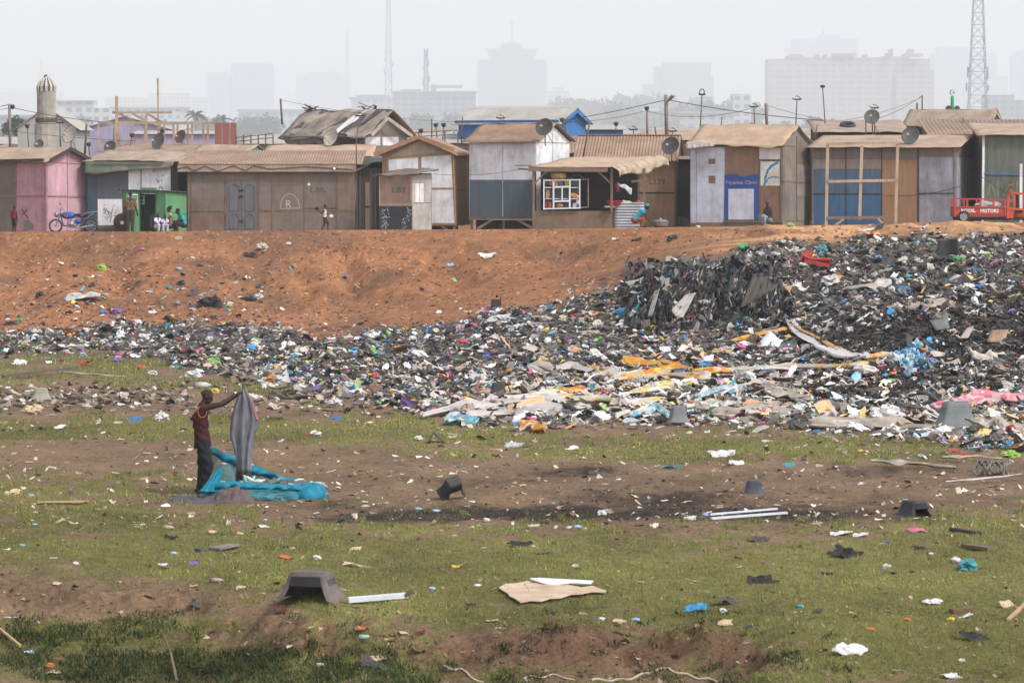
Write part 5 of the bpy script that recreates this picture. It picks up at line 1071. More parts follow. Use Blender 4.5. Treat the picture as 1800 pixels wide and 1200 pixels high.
text_mesh('lettering', 'ROYAL', fT, 1689.5, 373.2, 6.4, LW, side, off=.012, spread=25, bold=.02); text_mesh('lettering', 'MOTORS', fT, 1723, 373.6, 6.4, LW, side, off=.012, spread=32, bold=.02)
tp('side_panel', RED, lambda b: b.box(tuple(q(1677, 381, 1.25)), tuple(q(1768, 363.5, 1.3)))); tp('tail_gate', RED, lambda b: b.box(tuple(q(1676, 381, .06)), tuple(q(1678, 363.5, 1.24)))); tp('cargo_bed', DARKWOOD, lambda b: b.box(tuple(q(1678.5, 382.5, .02)), tuple(q(1769, 380, 1.28))))
for y in (0, 1.27):
    for x in (1678, 1700, 1723, 1746, 1767): tp('rail_post', RED, lambda b: b.bar(q(x, 363, y), q(x, 349.5, y), .09, .05))
    tp('top_rail', RED, lambda b: b.bar(q(1677, 349.5, y + .004), q(1769, 351, y + .004), .05))
tp('cab_frame', ORA, lambda b: (b.bar(q(1771, 384), q(1773, 338), .1), b.bar(q(1772, 338), q(1800, 341), .1), b.bar(q(1783, 340, .02), q(1783, 368, .02), .09), b.bar(q(1772, 366, .01), q(1802, 369, .01), .09), b.bar(q(1772, 352, .01), q(1784, 353, .01), .08), b.bar(q(1799, 341, .02), q(1801, 370, .02), .08)))
tp('cab_panel', ORA, lambda b: b.prism([q(1772, 383), q(1781, 384), q(1783, 368), q(1772, 367)], (0, .05, 0)))
tp('seat_back', BLK, lambda b: b.box(tuple(q(1783, 366, .15)), tuple(q(1791, 342, .3)))); tp('seat', BLK, lambda b: b.box(tuple(q(1783, 374, .15)), tuple(q(1804, 370, .7))))
tp('fuel_tank', ORA, lambda b: b.ball(q(1806, 378, .3), (.6, .2, .25), 14, 10), smooth=True)
tp('chassis', BLK, lambda b: (b.bar(q(1680, 385, .15), q(1806, 385, .15), .08, .1), b.bar(q(1680, 385, 1.1), q(1806, 385, 1.1), .08, .1)))
for (px, y) in ((1694, -.0), (1694, 1.25), (1822, .6)):
    w = tp('wheel', BLK, lambda b: b.lathe(Vector((X(px), D + y, zg + .27)), [(.17, -.06), (.25, -.07), (.27, 0), (.25, .07), (.17, .06), (.18, 0), (.17, -.06)], 22, (0, 1, 0)), True); tp('rim', CHR, lambda b: b.lathe(Vector((X(px), D + y, zg + .27)), [(.02, -.03), (.17, -.03), (.17, .03), (.02, .03)], 18, (0, 1, 0)), parent=w)
tp('front_fork', CHR, lambda b: b.tube([Vector((X(1822), D + .6, zg + .27)), q(1812, 350, .6)], .04)); tp('handlebar', CHR, lambda b: b.tube([q(1806, 348, .2), q(1812, 350, .6), q(1806, 348, 1.0)], .02))
sk = MB(); sk.grid(lambda u, v: q(1714 + 50 * u, 362 - 8 * math.sin(math.pi * u) ** .5 * math.sin(math.pi * v) - 1.5 * math.sin(u * 14 + v * 5), .1 + 1.1 * v), 16, 10); tag(sk.build('sacking', mat('pale_sacking', S(158, 152, 144), var=.25, scale=4, rough=.9, bump=.4), None, smooth=True), 'pale crumpled sacking lying in the tricycle bed', 'sacking')
# ------------------------------------------------------------------ people: one continuous skin from tapered capsules fused by remeshing
SKIN = mat('dark_brown_skin', S(56, 40, 33), var=.1, scale=5, rough=.6); HAIR = mat('black_hair', S(30, 27, 27), var=.2, scale=20, rough=.9)
def caps(b, a, c, r0, r1, n=14):
    a, c = Vector(a), Vector(c); d = c - a; Lg = max(d.length, 1e-5); u = d / Lg; m = 5; prof = []
    for i in range(m + 1): t = math.pi / 2 * (1 - i / m); prof.append((max(r0 * math.cos(t), 1e-4), -r0 * math.sin(t)))
    for i in range(m + 1): t = math.pi / 2 * i / m; prof.append((max(r1 * math.cos(t), 1e-4), Lg + r1 * math.sin(t)))
    b.lathe(a, prof, n, u, True, True)
def fused(name, b, m, parent, voxel, smooth=3, wr=0):
    me = bpy.data.meshes.new('tmp'); me.from_pydata(b.v, [], b.f); o = bpy.data.objects.new('tmp', me); COL.objects.link(o)
    md = o.modifiers.new('r', 'REMESH'); md.mode = 'VOXEL'; md.voxel_size = voxel; sm = o.modifiers.new('s', 'SMOOTH'); sm.iterations = smooth; sm.factor = .5
    me2 = bpy.data.meshes.new_from_object(o.evaluated_get(bpy.context.evaluated_depsgraph_get())); bpy.data.objects.remove(o)
    if wr:
        nv = len(me2.vertices); co = np.zeros(nv * 3, np.float32); no = np.zeros(nv * 3, np.float32); me2.vertices.foreach_get('co', co); me2.vertex_normals.foreach_get('vector', no); co = co.reshape(-1, 3); no = no.reshape(-1, 3)
        d_ = fbm(co[:, 0] * 9 + co[:, 1] * 5, co[:, 2] * 15 + co[:, 0] * 8, 5, 3) + .5 * np.sin(co[:, 2] * 42 + co[:, 0] * 25 + 2 * fbm(co[:, 1] * 6, co[:, 2] * 3, 8, 2)); co = co + no * (d_ * wr)[:, None]; me2.vertices.foreach_set('co', co.astype(np.float32).ravel())
    me2.polygons.foreach_set('use_smooth', [True] * len(me2.polygons)); me2.materials.clear(); me2.materials.append(m)
    r = bpy.data.objects.new(name, me2); COL.objects.link(r); r.parent = parent; return r
def hand(b, w, e, s, side, curl=.5, up=(0, 0, 1), fist=False):
    """palm, five fingers; w wrist, e elbow, s body scale"""
    w, e = Vector(w), Vector(e); d = (w - e).normalized(); up = Vector(up); sd = d.cross(up)
    sd = sd.normalized() if sd.length > .1 else Vector((1, 0, 0)); nn = sd.cross(d).normalized()
    for k in (-1, 0, 1): caps(b, w + sd * .017 * k * s, w + d * .085 * s + sd * .024 * k * s, .015 * s, .013 * s, 8)
    for k, ln in zip((-1.5, -.5, .5, 1.5), (.062, .075, .08, .07)):
        p0 = w + d * .088 * s + sd * .0205 * k * s; d1 = (d - nn * curl * .6).normalized(); p1 = p0 + d1 * ln * .5 * s; d2 = (d - nn * curl * 2).normalized(); p2 = p1 + d2 * ln * .5 * s
        caps(b, p0, p1, .0095 * s, .009 * s, 7); caps(b, p1, p2, .009 * s, .0075 * s, 7)
    q0 = w + d * .03 * s - sd * .03 * side * s; q1 = q0 + (d * .7 - sd * side * .8 - nn * .3).normalized() * .045 * s; caps(b, q0, q1, .013 * s, .011 * s, 7); caps(b, q1, q1 + (d - nn * .6).normalized() * .032 * s, .0105 * s, .0085 * s, 7)
def person(name, label, loc, rz, J, s=1.0, top=None, bottom=None, hair='short', headwrap=None, sleeves=.5, legs_to=.96, skirt=False, voxel=.012, look=0, tilt=0, curl=.5, female=False, girth=1.0, bare_legs=False):
    """J: joints in metres, x = forward, y = left, z up (person faces +x); scaled by s"""
    t = thing('person', loc, label, 'person', rz=rz); V_ = {k: Vector(v) * s for k, v in J.items()}; b = MB(); g = girth * s
    pel, ch, nk, hd = V_['pelvis'], V_['chest'], V_['neck'], V_['head']
    ax = (ch - pel).normalized(); la = (V_['shL'] - V_['shR']).normalized(); la2 = (V_['hipL'] - V_['hipR']).normalized()
    for k in (-1, 1): caps(b, pel + la2 * .075 * k * g, (pel + ch) / 2 + la * .062 * k * g, .105 * g, .088 * g); caps(b, (pel + ch) / 2 + la * .062 * k * g, ch + la * .085 * k * g, .088 * g, .102 * g)
    caps(b, ch + la * .1 * g, V_['shL'], .085 * g, .058 * g); caps(b, ch - la * .1 * g, V_['shR'], .085 * g, .058 * g); caps(b, V_['shL'] * .75 + nk * .25, nk, .052 * g, .05 * g); caps(b, V_['shR'] * .75 + nk * .25, nk, .052 * g, .05 * g)
    caps(b, ch, nk, .075 * g, .052 * g); caps(b, nk, hd - (hd - nk).normalized() * .02, .052 * s, .05 * s)
    # head with a face
    f = Vector((math.cos(look) * math.cos(tilt), math.sin(look) * math.cos(tilt), math.sin(tilt))); l = ZUP.cross(f).normalized(); u = f.cross(l).normalized()
    def hp(a, c, d): return hd + (f * a + l * c + u * d) * s
    b.ball((0, 0, 0), 1, 14, 10) if False else None
    def ell(c, ra, rb, rc):
        n, m = 16, 10; b.loft([[c + (f * ra * math.sin(th) * math.cos(2 * math.pi * k / n) + l * rb * math.sin(th) * math.sin(2 * math.pi * k / n) - u * rc * math.cos(th)) * s for k in range(n)] for th in [math.pi * (i + .02) / (m + .04) for i in range(m + 1)]], True, True, True)
    ell(hp(-.005, 0, .02), .098, .077, .1); ell(hp(.028, 0, -.05), .062, .058, .07); ell(hp(.05, 0, -.088), .03, .034, .026)
    caps(b, hp(.088, 0, .012), hp(.108, 0, -.028), .011 * s, .017 * s, 8)
    for k in (-1, 1): ell(hp(.0, .078 * k, -.005), .022, .012, .034); caps(b, hp(.08, .02 * k, .028), hp(.078, .045 * k, .026), .012 * s, .01 * s, 7)
    caps(b, hp(.086, -.02, -.058), hp(.086, .02, -.058), .011 * s, .011 * s, 7)
    for sd, k in (('L', 1), ('R', -1)):
        sh, el, wr, hp_, kn, an, to = (V_[q + sd] for q in ('sh', 'el', 'wr', 'hip', 'kn', 'an', 'to'))
        caps(b, sh, sh + (el - sh) * .4, .056 * g, .05 * g); caps(b, sh + (el - sh) * .4, el, .05 * g, .039 * g); caps(b, el, el + (wr - el) * .3, .04 * g, .039 * g); caps(b, el + (wr - el) * .3, wr, .039 * g, .026 * g); hand(b, wr, el, s, k, curl)
        caps(b, hp_, kn, .088 * g, .058 * g); caps(b, kn, kn + (an - kn) * .35, .057 * g, .056 * g); caps(b, kn + (an - kn) * .35, an, .055 * g, .036 * g); caps(b, an - Vector((0, 0, .02)) * s, to, .038 * s, .028 * s); caps(b, an - Vector((0, 0, .03)) * s, an - (to - an) * .3 - Vector((0, 0, .03)) * s, .034 * s, .032 * s)
    fused('body', b, SKIN, t, voxel * max(.7, s))
    # eyes and lips
    for k in (-1, 1):
        e = MB(); e.ball(hp(.0885, .032 * k, .014), .011 * s, 8, 6); e.build('eye', mat('eye_white', S(190, 180, 170), var=.03, rough=.3), t) if False else None
    inv = root_matrix(t).inverted()
    def cloth(nm, fn, m, vox=None, sm=4):
        b = MB(); fn(b); return fused(nm, b, m, t, vox or voxel * max(.8, s), sm, .011 if voxel < .01 and nm != 'hair' else 0)
    if top is not None:
        def ft(b):
            for k in (-1, 1): caps(b, pel + la2 * .08 * k * g + ax * .0, (pel + ch) / 2 + la * .07 * k * g, .115 * g, .104 * g); caps(b, (pel + ch) / 2 + la * .07 * k * g, ch + la * .088 * k * g, .104 * g, .116 * g)
            for sd, k in (('L', 1), ('R', -1)):
                sh, el = V_['sh' + sd], V_['el' + sd]; caps(b, ch + la * .1 * k * g, sh - la * .02 * k * g if sleeves <= 0 else sh, .098 * g, .062 * g if sleeves <= 0 else .07 * g); caps(b, sh * .6 + nk * .4, nk - (hd - nk) * .15, .06 * g, .056 * g)
                if sleeves > 0: caps(b, sh, sh + (el - sh) * sleeves, .072 * g, .064 * g)
        cloth('shirt', ft, top)
    if bottom is not None:
        def fb(b):
            for sd, k in (('L', 1), ('R', -1)):
                h_, kn, an = V_['hip' + sd], V_['kn' + sd], V_['an' + sd]
                caps(b, pel + la2 * .078 * k * g, h_, .122 * g, .114 * g); caps(b, h_, kn, .112 * g, .086 * g)
                e_ = kn + (an - kn) * legs_to
                if legs_to > 0: caps(b, kn, kn * .5 + e_ * .5, .079 * g, .072 * g); caps(b, kn * .5 + e_ * .5, e_, .072 * g, .062 * g)
            if skirt:
                caps(b, V_['hipL'] * .5 + V_['hipR'] * .5, V_['knL'] * .5 + V_['knR'] * .5, .15 * g, .13 * g); caps(b, V_['knL'], V_['knR'], .085 * g, .085 * g)
                m0 = V_['knL'] * .5 + V_['knR'] * .5; m1 = V_['anL'] * .5 + V_['anR'] * .5; caps(b, m0, m0 * .3 + m1 * .7, .12 * g, .1 * g)
        cloth('skirt' if skirt else ('shorts' if legs_to <= 0 else 'trousers'), fb, bottom)
    def hcap(b):
        n, m = 16, 8
        for r_, off in ((1.05, 0),):
            b.loft([[hp(-.008, 0, .024) + (f * .099 * r_ * math.sin(th) * math.cos(2 * math.pi * k / n) + l * .078 * r_ * math.sin(th) * math.sin(2 * math.pi * k / n) + u * .1 * r_ * math.cos(th)) * s - f * .02 * s * (th / 2) for k in range(n)] for th in [math.pi * .56 * (i + .02) / m for i in range(m + 1)]], True, True, True)
    if headwrap is not None:
        cloth('headwrap', lambda b: (hcap(b), caps(b, hp(-.03, 0, .06), hp(-.07, 0, .05), .085 * s, .06 * s)), headwrap, .01)
    else:
        hb_ = MB(); hcap(hb_)
        if hair == 'bun': caps(hb_, hp(-.07, 0, .09), hp(-.1, 0, .12), .05 * s, .04 * s)
        fused('hair', hb_, HAIR if hair != 'shaved' else mat('shaved_hair', S(46, 40, 38), var=.1, rough=.9), t, .009, 2)
    return t
def stand(**k):
    J = dict(pelvis=(0, 0, .93), chest=(.01, 0, 1.3), neck=(0, 0, 1.5), head=(.02, 0, 1.66), shL=(0, .19, 1.42), shR=(0, -.19, 1.42), elL=(-.02, .24, 1.13), elR=(-.02, -.24, 1.13), wrL=(.06, .25, .88), wrR=(.06, -.25, .88),
             hipL=(0, .09, .9), hipR=(0, -.09, .9), knL=(.02, .1, .49), knR=(.02, -.1, .49), anL=(-.02, .1, .08), anR=(-.02, -.1, .08), toL=(.14, .12, .03), toR=(.14, -.12, .03))
    J.update(k); return J
def sit(**k):
    J = dict(pelvis=(0, 0, .3), chest=(.05, 0, .67), neck=(.08, 0, .86), head=(.12, 0, 1.02), shL=(.05, .18, .78), shR=(.05, -.18, .78), elL=(.16, .24, .52), elR=(.16, -.24, .52), wrL=(.36, .12, .45), wrR=(.36, -.12, .45),
             hipL=(.02, .09, .28), hipR=(.02, -.09, .28), knL=(.4, .14, .42), knR=(.4, -.14, .42), anL=(.38, .13, .06), anR=(.38, -.13, .06), toL=(.54, .14, .03), toR=(.54, -.14, .03))
    J.update(k); return J
def at(px, D):
    x = P(px, 400, D).x; return (x, D, gz(x, D))
CL = lambda n, rgb, **k: mat(n, lin(rgb), **{**dict(var=.15, scale=6, rough=.9, bump=.3), **k})
# the man shaking out a sack (main figure)
MD = 65.4; mx_ = P(357, 868, MD).x; mloc = (mx_, MD, gz(mx_, MD) - .0)
JM = dict(pelvis=(-.005, 0, .9), chest=(-.05, 0, 1.3), neck=(-.005, -.02, 1.53), head=(.08, -.02, 1.665), shR=(.015, -.19, 1.475), shL=(.04, .17, 1.47), elR=(.32, -.22, 1.545), elL=(.33, .14, 1.53), wrR=(.56, -.1, 1.70), wrL=(.58, .08, 1.69),
          hipR=(.0, -.09, .88), hipL=(.01, .09, .88), knR=(.1, -.11, .48), knL=(-.01, .12, .48), anR=(-.01, -.1, .08), anL=(-.06, .13, .08), toR=(.15, -.12, .03), toL=(.1, .16, .03))
man = person('person', 'man in a maroon vest and dark trousers shaking out a grey sack', mloc, 0, JM, 1.0, top=CL('maroon_vest_cloth', (62, 24, 30), scale=8), bottom=CL('dark_trouser_cloth', (30, 31, 34), scale=5, bump=.9), hair='shaved', sleeves=0, voxel=.009, look=-.1, tilt=-.35, curl=.9, girth=1.1)
ml = Vector(mloc); ob = CL('orange_trim_cloth', (170, 92, 40), var=.05)
b = MB(); sh = ml + Vector((.015, -.19, 1.475)); b.tube([sh + Vector((.075 * math.cos(a) - .005, -.035 + .02 * math.sin(a), -.05 + .1 * math.sin(a))) for a in np.linspace(0, 2 * math.pi, 18)], .0085, 6, False); b.build('armhole_trim', ob, man, smooth=True)
b = MB(); nk = ml + Vector((-.005, -.02, 1.53)); b.tube([nk + Vector((.085 * math.cos(a), .085 * math.sin(a), -.035 - .02 * math.cos(a))) for a in np.linspace(0, 2 * math.pi, 18)], .012, 6, False); b.build('collar_trim', ob, man, smooth=True)
# vest hem hanging over the trousers
b = MB(); b.loft([[ml + Vector((-.015 + (.155 + .012 * math.sin(5 * a)) * math.cos(a) * k_, (.2 + .01 * math.sin(7 * a)) * math.sin(a) * k_, z_ + (.03 * math.sin(a * 3) if z_ < .85 else 0))) for a in np.linspace(0, 2 * math.pi, 25)[:-1]] for k_, z_ in ((.8, 1.02), (.83, .94), (.87, .86), (.88, .8))]); b.build('vest_hem', _M['maroon_vest_cloth'], man, smooth=True, thick=.01)
b = MB()
for sx, a in ((-.1, 'R'), (.13, 'L')):
    an = ml + Vector(JM['an' + a]); to = ml + Vector(JM['to' + a]); caps(b, an - Vector((.05, 0, .035)), to, .047, .036)
b.build('shoes', mat('black_shoes', S(32, 30, 32), rough=.7), man, smooth=True)
# the sack he holds
W = lambda px, py, y=0: P(px, py, MD + y)
prof = [(683, 427, 5), (688, 427, 6), (694, 428, 9), (705, 429, 15), (720, 430, 20), (740, 431, 23.5), (752, 431.5, 24), (770, 430.5, 22), (790, 430, 17), (805, 430, 14), (818, 429.5, 13), (830, 430, 13.5), (838, 429.5, 13)]
k = 1 / sc(MD); rings = []
SY = [683, 690, 700, 712, 722, 736, 750, 768, 790, 808, 822, 838]; SL = [4, 7, 12, 16, 19, 22.5, 24, 24, 18, 14, 13.5, 15]; SR = [4, 7, 13, 18, 21, 26, 24, 17, 13.5, 12.5, 12, 12]
prof = [(py_, float(np.interp(py_, [683, 694, 838], [427, 428.5, 429.5])), float(np.interp(py_, SY, SR))) for py_ in list(range(683, 826, 6)) + [829, 835, 840]]
for (py, cx, hw) in prof:
    ring = []
    for i in range(48):
        a = 2 * math.pi * i / 48; f_ = 1 + (.1 * math.sin(5 * a + py * .012) + .06 * math.sin(9 * a + 1)) * min(1, hw / 14)
        rag = 0 if py < 825 else (3.5 * math.sin(i * 2.7) + 2.5 * math.sin(i * 1.3)) * (1 if py > 832 else .3)
        p = P(cx, py + rag, MD - .02); wl, wr = float(np.interp(py, SY, SL)), float(np.interp(py, SY, SR)); w_ = (wl if math.cos(a) < 0 else wr); cx_ = math.cos(a); fo = .55 + .2 * math.sin(cx_ * 8 + py * .02) + .1 * math.sin(cx_ * 17 + 2 + py * .035)
        ring.append(p + Vector((w_ * k * cx_ + .006 * math.sin(py * .3 + i), min(hw, 14) * k * 1.0 * math.sin(a) * fo, .012 * math.sin(cx_ * 9 + py * .1))))
    rings.append(ring)
sk = thing('sack', tuple(P(429, 838, MD)), 'long grey sack held up by the man in the maroon vest', 'sack')
b = MB(); b.loft(rings[:-2], True); b.build('cloth', CL('grey_sack_cloth', (104, 106, 111), var=.32, scale=4, bump=.8, dirt=S(150, 118, 122), dirt_amt=.5, kind='streak'), sk, smooth=True, thick=.008)
b = MB(); b.loft(rings[-3:], True); b.build('ragged_hem', CL('charred_hem', (52, 48, 48), var=.3, scale=12), sk, smooth=True, thick=.008)
b = MB()
b.loft([[P(cx + hw * u_, py, MD - .02) + Vector((0, -min(hw, 14) * k * .75 * math.sqrt(max(0, 1 - u_ * u_)) - .016, 0)) for u_ in (.84, .9, .95, .99)] for py, cx, hw in prof[4:10]], False); b.build('pink_patch', CL('pink_sack_patch', (150, 84, 100)), sk, smooth=True)
b = MB()
for i in range(11):
    x = 417 + i * 2.4; p = P(x, 834, MD - .06 + .02 * (i % 3)); b.tube([p, p + Vector((random.uniform(-.05, .05), 0, -.08)), p + Vector((random.uniform(-.1, .1), 0, -.1 - .08 * random.random()))], [.02, .015, .006], 5)
b.build('tatters', CL('charred_hem', (52, 48, 48)), sk)
# the turquoise net
net = bpy.data.materials.new('turquoise_net'); net.use_nodes = True; N = net.node_tree.nodes; L = net.node_tree.links; pb = N['Principled BSDF']; pb.inputs['Base Color'].default_value = (*S(24, 96, 112), 1); pb.inputs['Roughness'].default_value = .6
tcn = N.new('ShaderNodeTexCoord'); nz = N.new('ShaderNodeTexNoise'); nz.inputs['Scale'].default_value = 5; nz.inputs['Detail'].default_value = 5; L.new(tcn.outputs['Object'], nz.inputs[0]); mr = N.new('ShaderNodeMapRange'); mr.inputs[1].default_value = .35; mr.inputs[2].default_value = .65; mr.inputs[3].default_value = .3; mr.inputs[4].default_value = .75; L.new(nz.outputs[0], mr.inputs[0]); L.new(mr.outputs[0], pb.inputs['Alpha'])
net2 = net.copy(); net2.name = 'sheer_net'; pb2 = net2.node_tree.nodes['Principled BSDF']; pb2.inputs['Base Color'].default_value = (*S(56, 132, 142), 1)
for n_ in net2.node_tree.nodes:
    if n_.type == 'MAP_RANGE': n_.inputs[3].default_value = .35; n_.inputs[4].default_value = .85
NETS = plastic('turquoise_net_bunched', (14, 112, 134), dirt=None, var=.22, scale=9, rough=.6, bump=.6)
nt = thing('net_bag', (P(465, 885, 64.6).x, 64.9, gz(P(465, 885, 64.6).x, 64.9)), 'large turquoise net bag spread on the ground, half filled with bottles', 'net')
gy = lambda px, D: gz(P(px, 868, D).x, D)
FX = [352, 372, 400, 440, 480, 520, 555, 575]; FD = [64.55, 64.4, 64.2, 64.15, 64.2, 64.3, 64.5, 64.9]; FT = [862, 850, 845, 848, 851, 852, 853, 862]
def fpt(u, v):                   # front wall: v 0 ground .. 1 rolled rim
    px = 352 + (575 - 352) * u; D = float(np.interp(px, FX, FD)); g0 = P(px, 868, D); g0.z = gy(px, D) + .004
    top = P(px, float(np.interp(px, FX, FT)), D + .35); p = g0 * (1 - v) + top * v
    bul = math.sin(math.pi * min(1, v * .9 + .1)) * (.14 + .05 * math.sin(u * 17)); return p + Vector((0, -bul + .02 * math.sin(u * 40 + v * 5), .006 * math.sin(u * 55)))
b = MB(); b.grid(fpt, 70, 12); b.build('front_net', mat('net_over_bottles', S(46, 98, 106), var=.55, scale=3.5, kind='plank', rough=.5, bump=.6), nt, smooth=True)
BX = [372, 400, 440, 500, 550, 574]; BT = [786, 798, 815, 838, 850, 862]; BD = [65.75, 66.1, 66.4, 66.5, 66.2, 65.4]
def bpt(u, v):
    px = 372 + (574 - 372) * u; D = float(np.interp(px, BX, BD)); g0 = P(px, 860, D); g0.z = gy(px, D) + .004; top = P(px, float(np.interp(px, BX, BT)), D - .12)
    p = g0 * (1 - v) + top * v; return p + Vector((0, .04 * math.sin(u * 23 + v * 4), 0))
b = MB(); b.grid(bpt, 50, 14); b.build('back_net', net2, nt, smooth=True)
b = MB(); b.grid(lambda u, v: bpt(u, 1.02 - v * (.16 + .62 * u)) + Vector((0, -.06 * math.sin(math.pi * v) - .03 - .015 * math.sin(u * 60 + v * 9), .012 * math.sin(u * 47))), 60, 8); b.build('top_roll', NETS, nt, smooth=True, thick=.01)
b = MB(); b.grid(lambda u, v: fpt(u, 1.0 - v * (.3 + .06 * math.sin(u * 7) + .3 * u ** 4)) + Vector((0, .1 - .2 * math.sin(math.pi * (.15 + .7 * v)) - .02 * math.sin(u * 70 + v * 14), .04 * math.sin(math.pi * v) * (1 - v) + .006 * math.sin(u * 53))), 80, 8); b.build('front_roll', NETS, nt, smooth=True, thick=.01)
b = MB(); b.grid(lambda u, v: P(386 - 34 * v + (26 * v + 8) * u - 8 * v * (1 - v), 820 + 44 * v, 65.3 - .9 * v - .12 * math.sin(math.pi * u) + .04 * math.sin(u * 19)), 14, 16); b.build('gathered_corner', NETS, nt, smooth=True, thick=.01)
ce = P(545, 884, 64.75); ce.z = gz(ce.x, ce.y); b = MB(); b.grid(lambda u, v: ce + Vector((.3 * math.cos(math.pi * (u * 1.1 - .1)) * math.cos(v * 1.45) * (1 + .06 * math.sin(v * 14 + u * 17)) - .0, -.55 * math.sin(math.pi * (u * 1.1 - .1)) * math.cos(v * 1.45), .25 * math.sin(v * 1.5) ** .8 * (1 + .05 * math.sin(u * 31 + v * 6)))), 26, 14); b.build('gathered_end', NETS, nt, smooth=True, thick=.01)
# what the net holds: pale bottles and grey stuff, each bottle its own thing
rr = random.Random(4)
GB = mat('bag_filling_grey', S(84, 92, 92), var=.5, scale=7, rough=.8, bump=.6)
b = MB(); b.grid(lambda u, v: Vector((0, 0, 0)) + (fpt(.06 + .9 * u, 0) * (1 - v) + bpt(.1 + .88 * u, 0) * v) + ZUP * (.24 * math.sin(math.pi * v) * (math.sin(math.pi * u) ** .35) + .09 * float(fbm(np.array([u * 26.]), np.array([v * 7.]), 9, 3)[0])), 90, 20); fl = b.build('filling', GB, nt, smooth=True)
PB = [plastic('clear_bottle', (176, 190, 188), rough=.25, dirt=None), plastic('pale_green_bottle', (140, 170, 156), rough=.25, dirt=None), plastic('smoky_bottle', (112, 112, 110), rough=.3)]
def bottle(c, d, s, m, name='plastic_bottle'):
    b = MB(); b.lathe(c, [(.002, 0), (.034 * s, .002), (.036 * s, .02 * s), (.034 * s, .08 * s), (.036 * s, .13 * s), (.03 * s, .165 * s), (.014 * s, .2 * s), (.014 * s, .225 * s), (.002, .226 * s)], 10, d); return b.build(name, m, None, smooth=True)
for i in range(44):
    u = rr.uniform(.1, .97); v = rr.uniform(.02, .65); p = fpt(u, 0) * (1 - v) + bpt(u, 0) * v + ZUP * (.2 * math.sin(math.pi * v) + .0) - Vector((0, .05, 0))
    o = bottle(p, (rr.uniform(-1, 1), rr.uniform(-.5, .5), rr.uniform(-.3, .3)), 1.0, PB[i % 3]); tag(o, ('clear', 'pale green', 'smoky grey')[i % 3] + ' plastic bottle inside the turquoise net bag', 'bottle', ('clear', 'pale green', 'smoky')[i % 3] + ' bottles in the net bag')
# old sacks on the ground in front of the net
def ragpile(name, label, cat, x0, x1, yb, D, h, m, seed, prof=None):
    c0 = P((x0 + x1) / 2, yb, D); c0.z = gz(c0.x, c0.y); W2 = (x1 - x0) / sc(D) / 2
    def f_(u, v):
        x = c0.x + (u - .5) * 2 * W2; y = D + (v - .5) * .75; e = max(0, 1 - abs(2 * u - 1) ** 3) * max(0, 1 - abs(2 * v - 1) ** 2.2)
        pr = 1 if prof is None else float(np.interp(u, [q_[0] for q_ in prof], [q_[1] for q_ in prof])); n_ = float(fbm(np.array([u * W2 * 9 + seed]), np.array([v * 4.]), seed, 4)[0])
        return Vector((x + .05 * n_, y, gz(x, y) - .012 + e * (h * pr * (1 + .7 * n_) + .01 * math.sin(u * 31 + v * 13) + .03 * float(fbm(np.array([u * W2 * 30]), np.array([v * 9. + seed]), seed + 2, 2)[0]))))
    b = MB(); b.grid(f_, 40, 16); o = b.build(name, m, None, smooth=True); return tag(o, label, cat)
ragpile('old_sack', 'brown grey heap of old sacking lying in front of the turquoise net', 'sacking', 372, 446, 884, 63.95, .24, CL('brown_grey_sacking', (84, 77, 74), var=.3, dirt=S(120, 84, 82), dirt_amt=.3), 3)
ragpile('old_sack', 'flat grey rolled sack beside the man, left of the net', 'sacking', 292, 392, 882, 64.0, .12, CL('grey_sacking', (82, 80, 80), var=.3), 5, [(0, 1.2), (.3, .7), (.6, .5), (.85, 1.2), (1, .6)])
# people by the shacks
BRN = CL('tan_tunic_cloth', (104, 84, 58), var=.25); DKC = CL('dark_short_cloth', (46, 40, 40))
person('person', 'small child in a red and black shirt standing before the pink shack', at(25, 169.0), rad(60), stand(), .66, top=CL('red_black_shirt', (120, 38, 38), var=.6, scale=5), bottom=DKC, legs_to=0, look=.6)
person('person', 'man in a brown patterned tunic seen from behind at the green kiosk', at(229, 168.6), rad(80), stand(wrR=(.1, -.28, .86)), 1.0, top=BRN, bottom=CL('brown_trousers', (62, 52, 46)), sleeves=.9, girth=1.1)
person('person', 'woman with a hair bun in a cream top sitting by the green kiosk', at(302, 168.3), rad(185), sit(), .98, top=CL('cream_top', (172, 148, 130)), bottom=CL('brown_print_skirt', (128, 96, 80), var=.5, scale=14), skirt=True, hair='bun', sleeves=.1)
person('person', 'child in white sitting left of the woman with the bun', at(276, 168.1), rad(-50), sit(), .72, top=CL('white_child_cloth', (196, 192, 204)), bottom=CL('white_child_cloth', (196, 192, 204)))
person('person', 'small child in lilac white leaning on the woman with the bun', at(290, 168.0), rad(-80), sit(), .66, top=CL('lilac_white_cloth', (178, 174, 196)), bottom=CL('lilac_white_cloth', (178, 174, 196)))
person('person', 'man in a turquoise shirt crouching at the end of the kiosk', at(324, 168.1), rad(205), sit(chest=(.14, 0, .62), neck=(.24, 0, .76), head=(.31, 0, .9), shL=(.16, .19, .72), shR=(.16, -.19, .72)), 1.0, top=CL('turquoise_shirt', (30, 150, 152)), bottom=DKC, sleeves=.7, tilt=-.2)
ch = person('person', 'small child in a white vest walking and holding up a dark ball', at(571, 168.2), rad(-15), stand(elR=(-.16, -.26, 1.2), wrR=(-.36, -.3, 1.42), elL=(.1, .25, 1.16), wrL=(.32, .24, 1.0), knL=(.2, .1, .5), anL=(.16, .1, .1), toL=(.32, .1, .05), anR=(-.2, -.1, .1), toR=(-.05, -.1, .03), head=(.02, 0, 1.72)), .62, top=CL('white_vest', (196, 180, 176)), bottom=CL('maroon_shorts', (70, 44, 46)), legs_to=.25, sleeves=0)
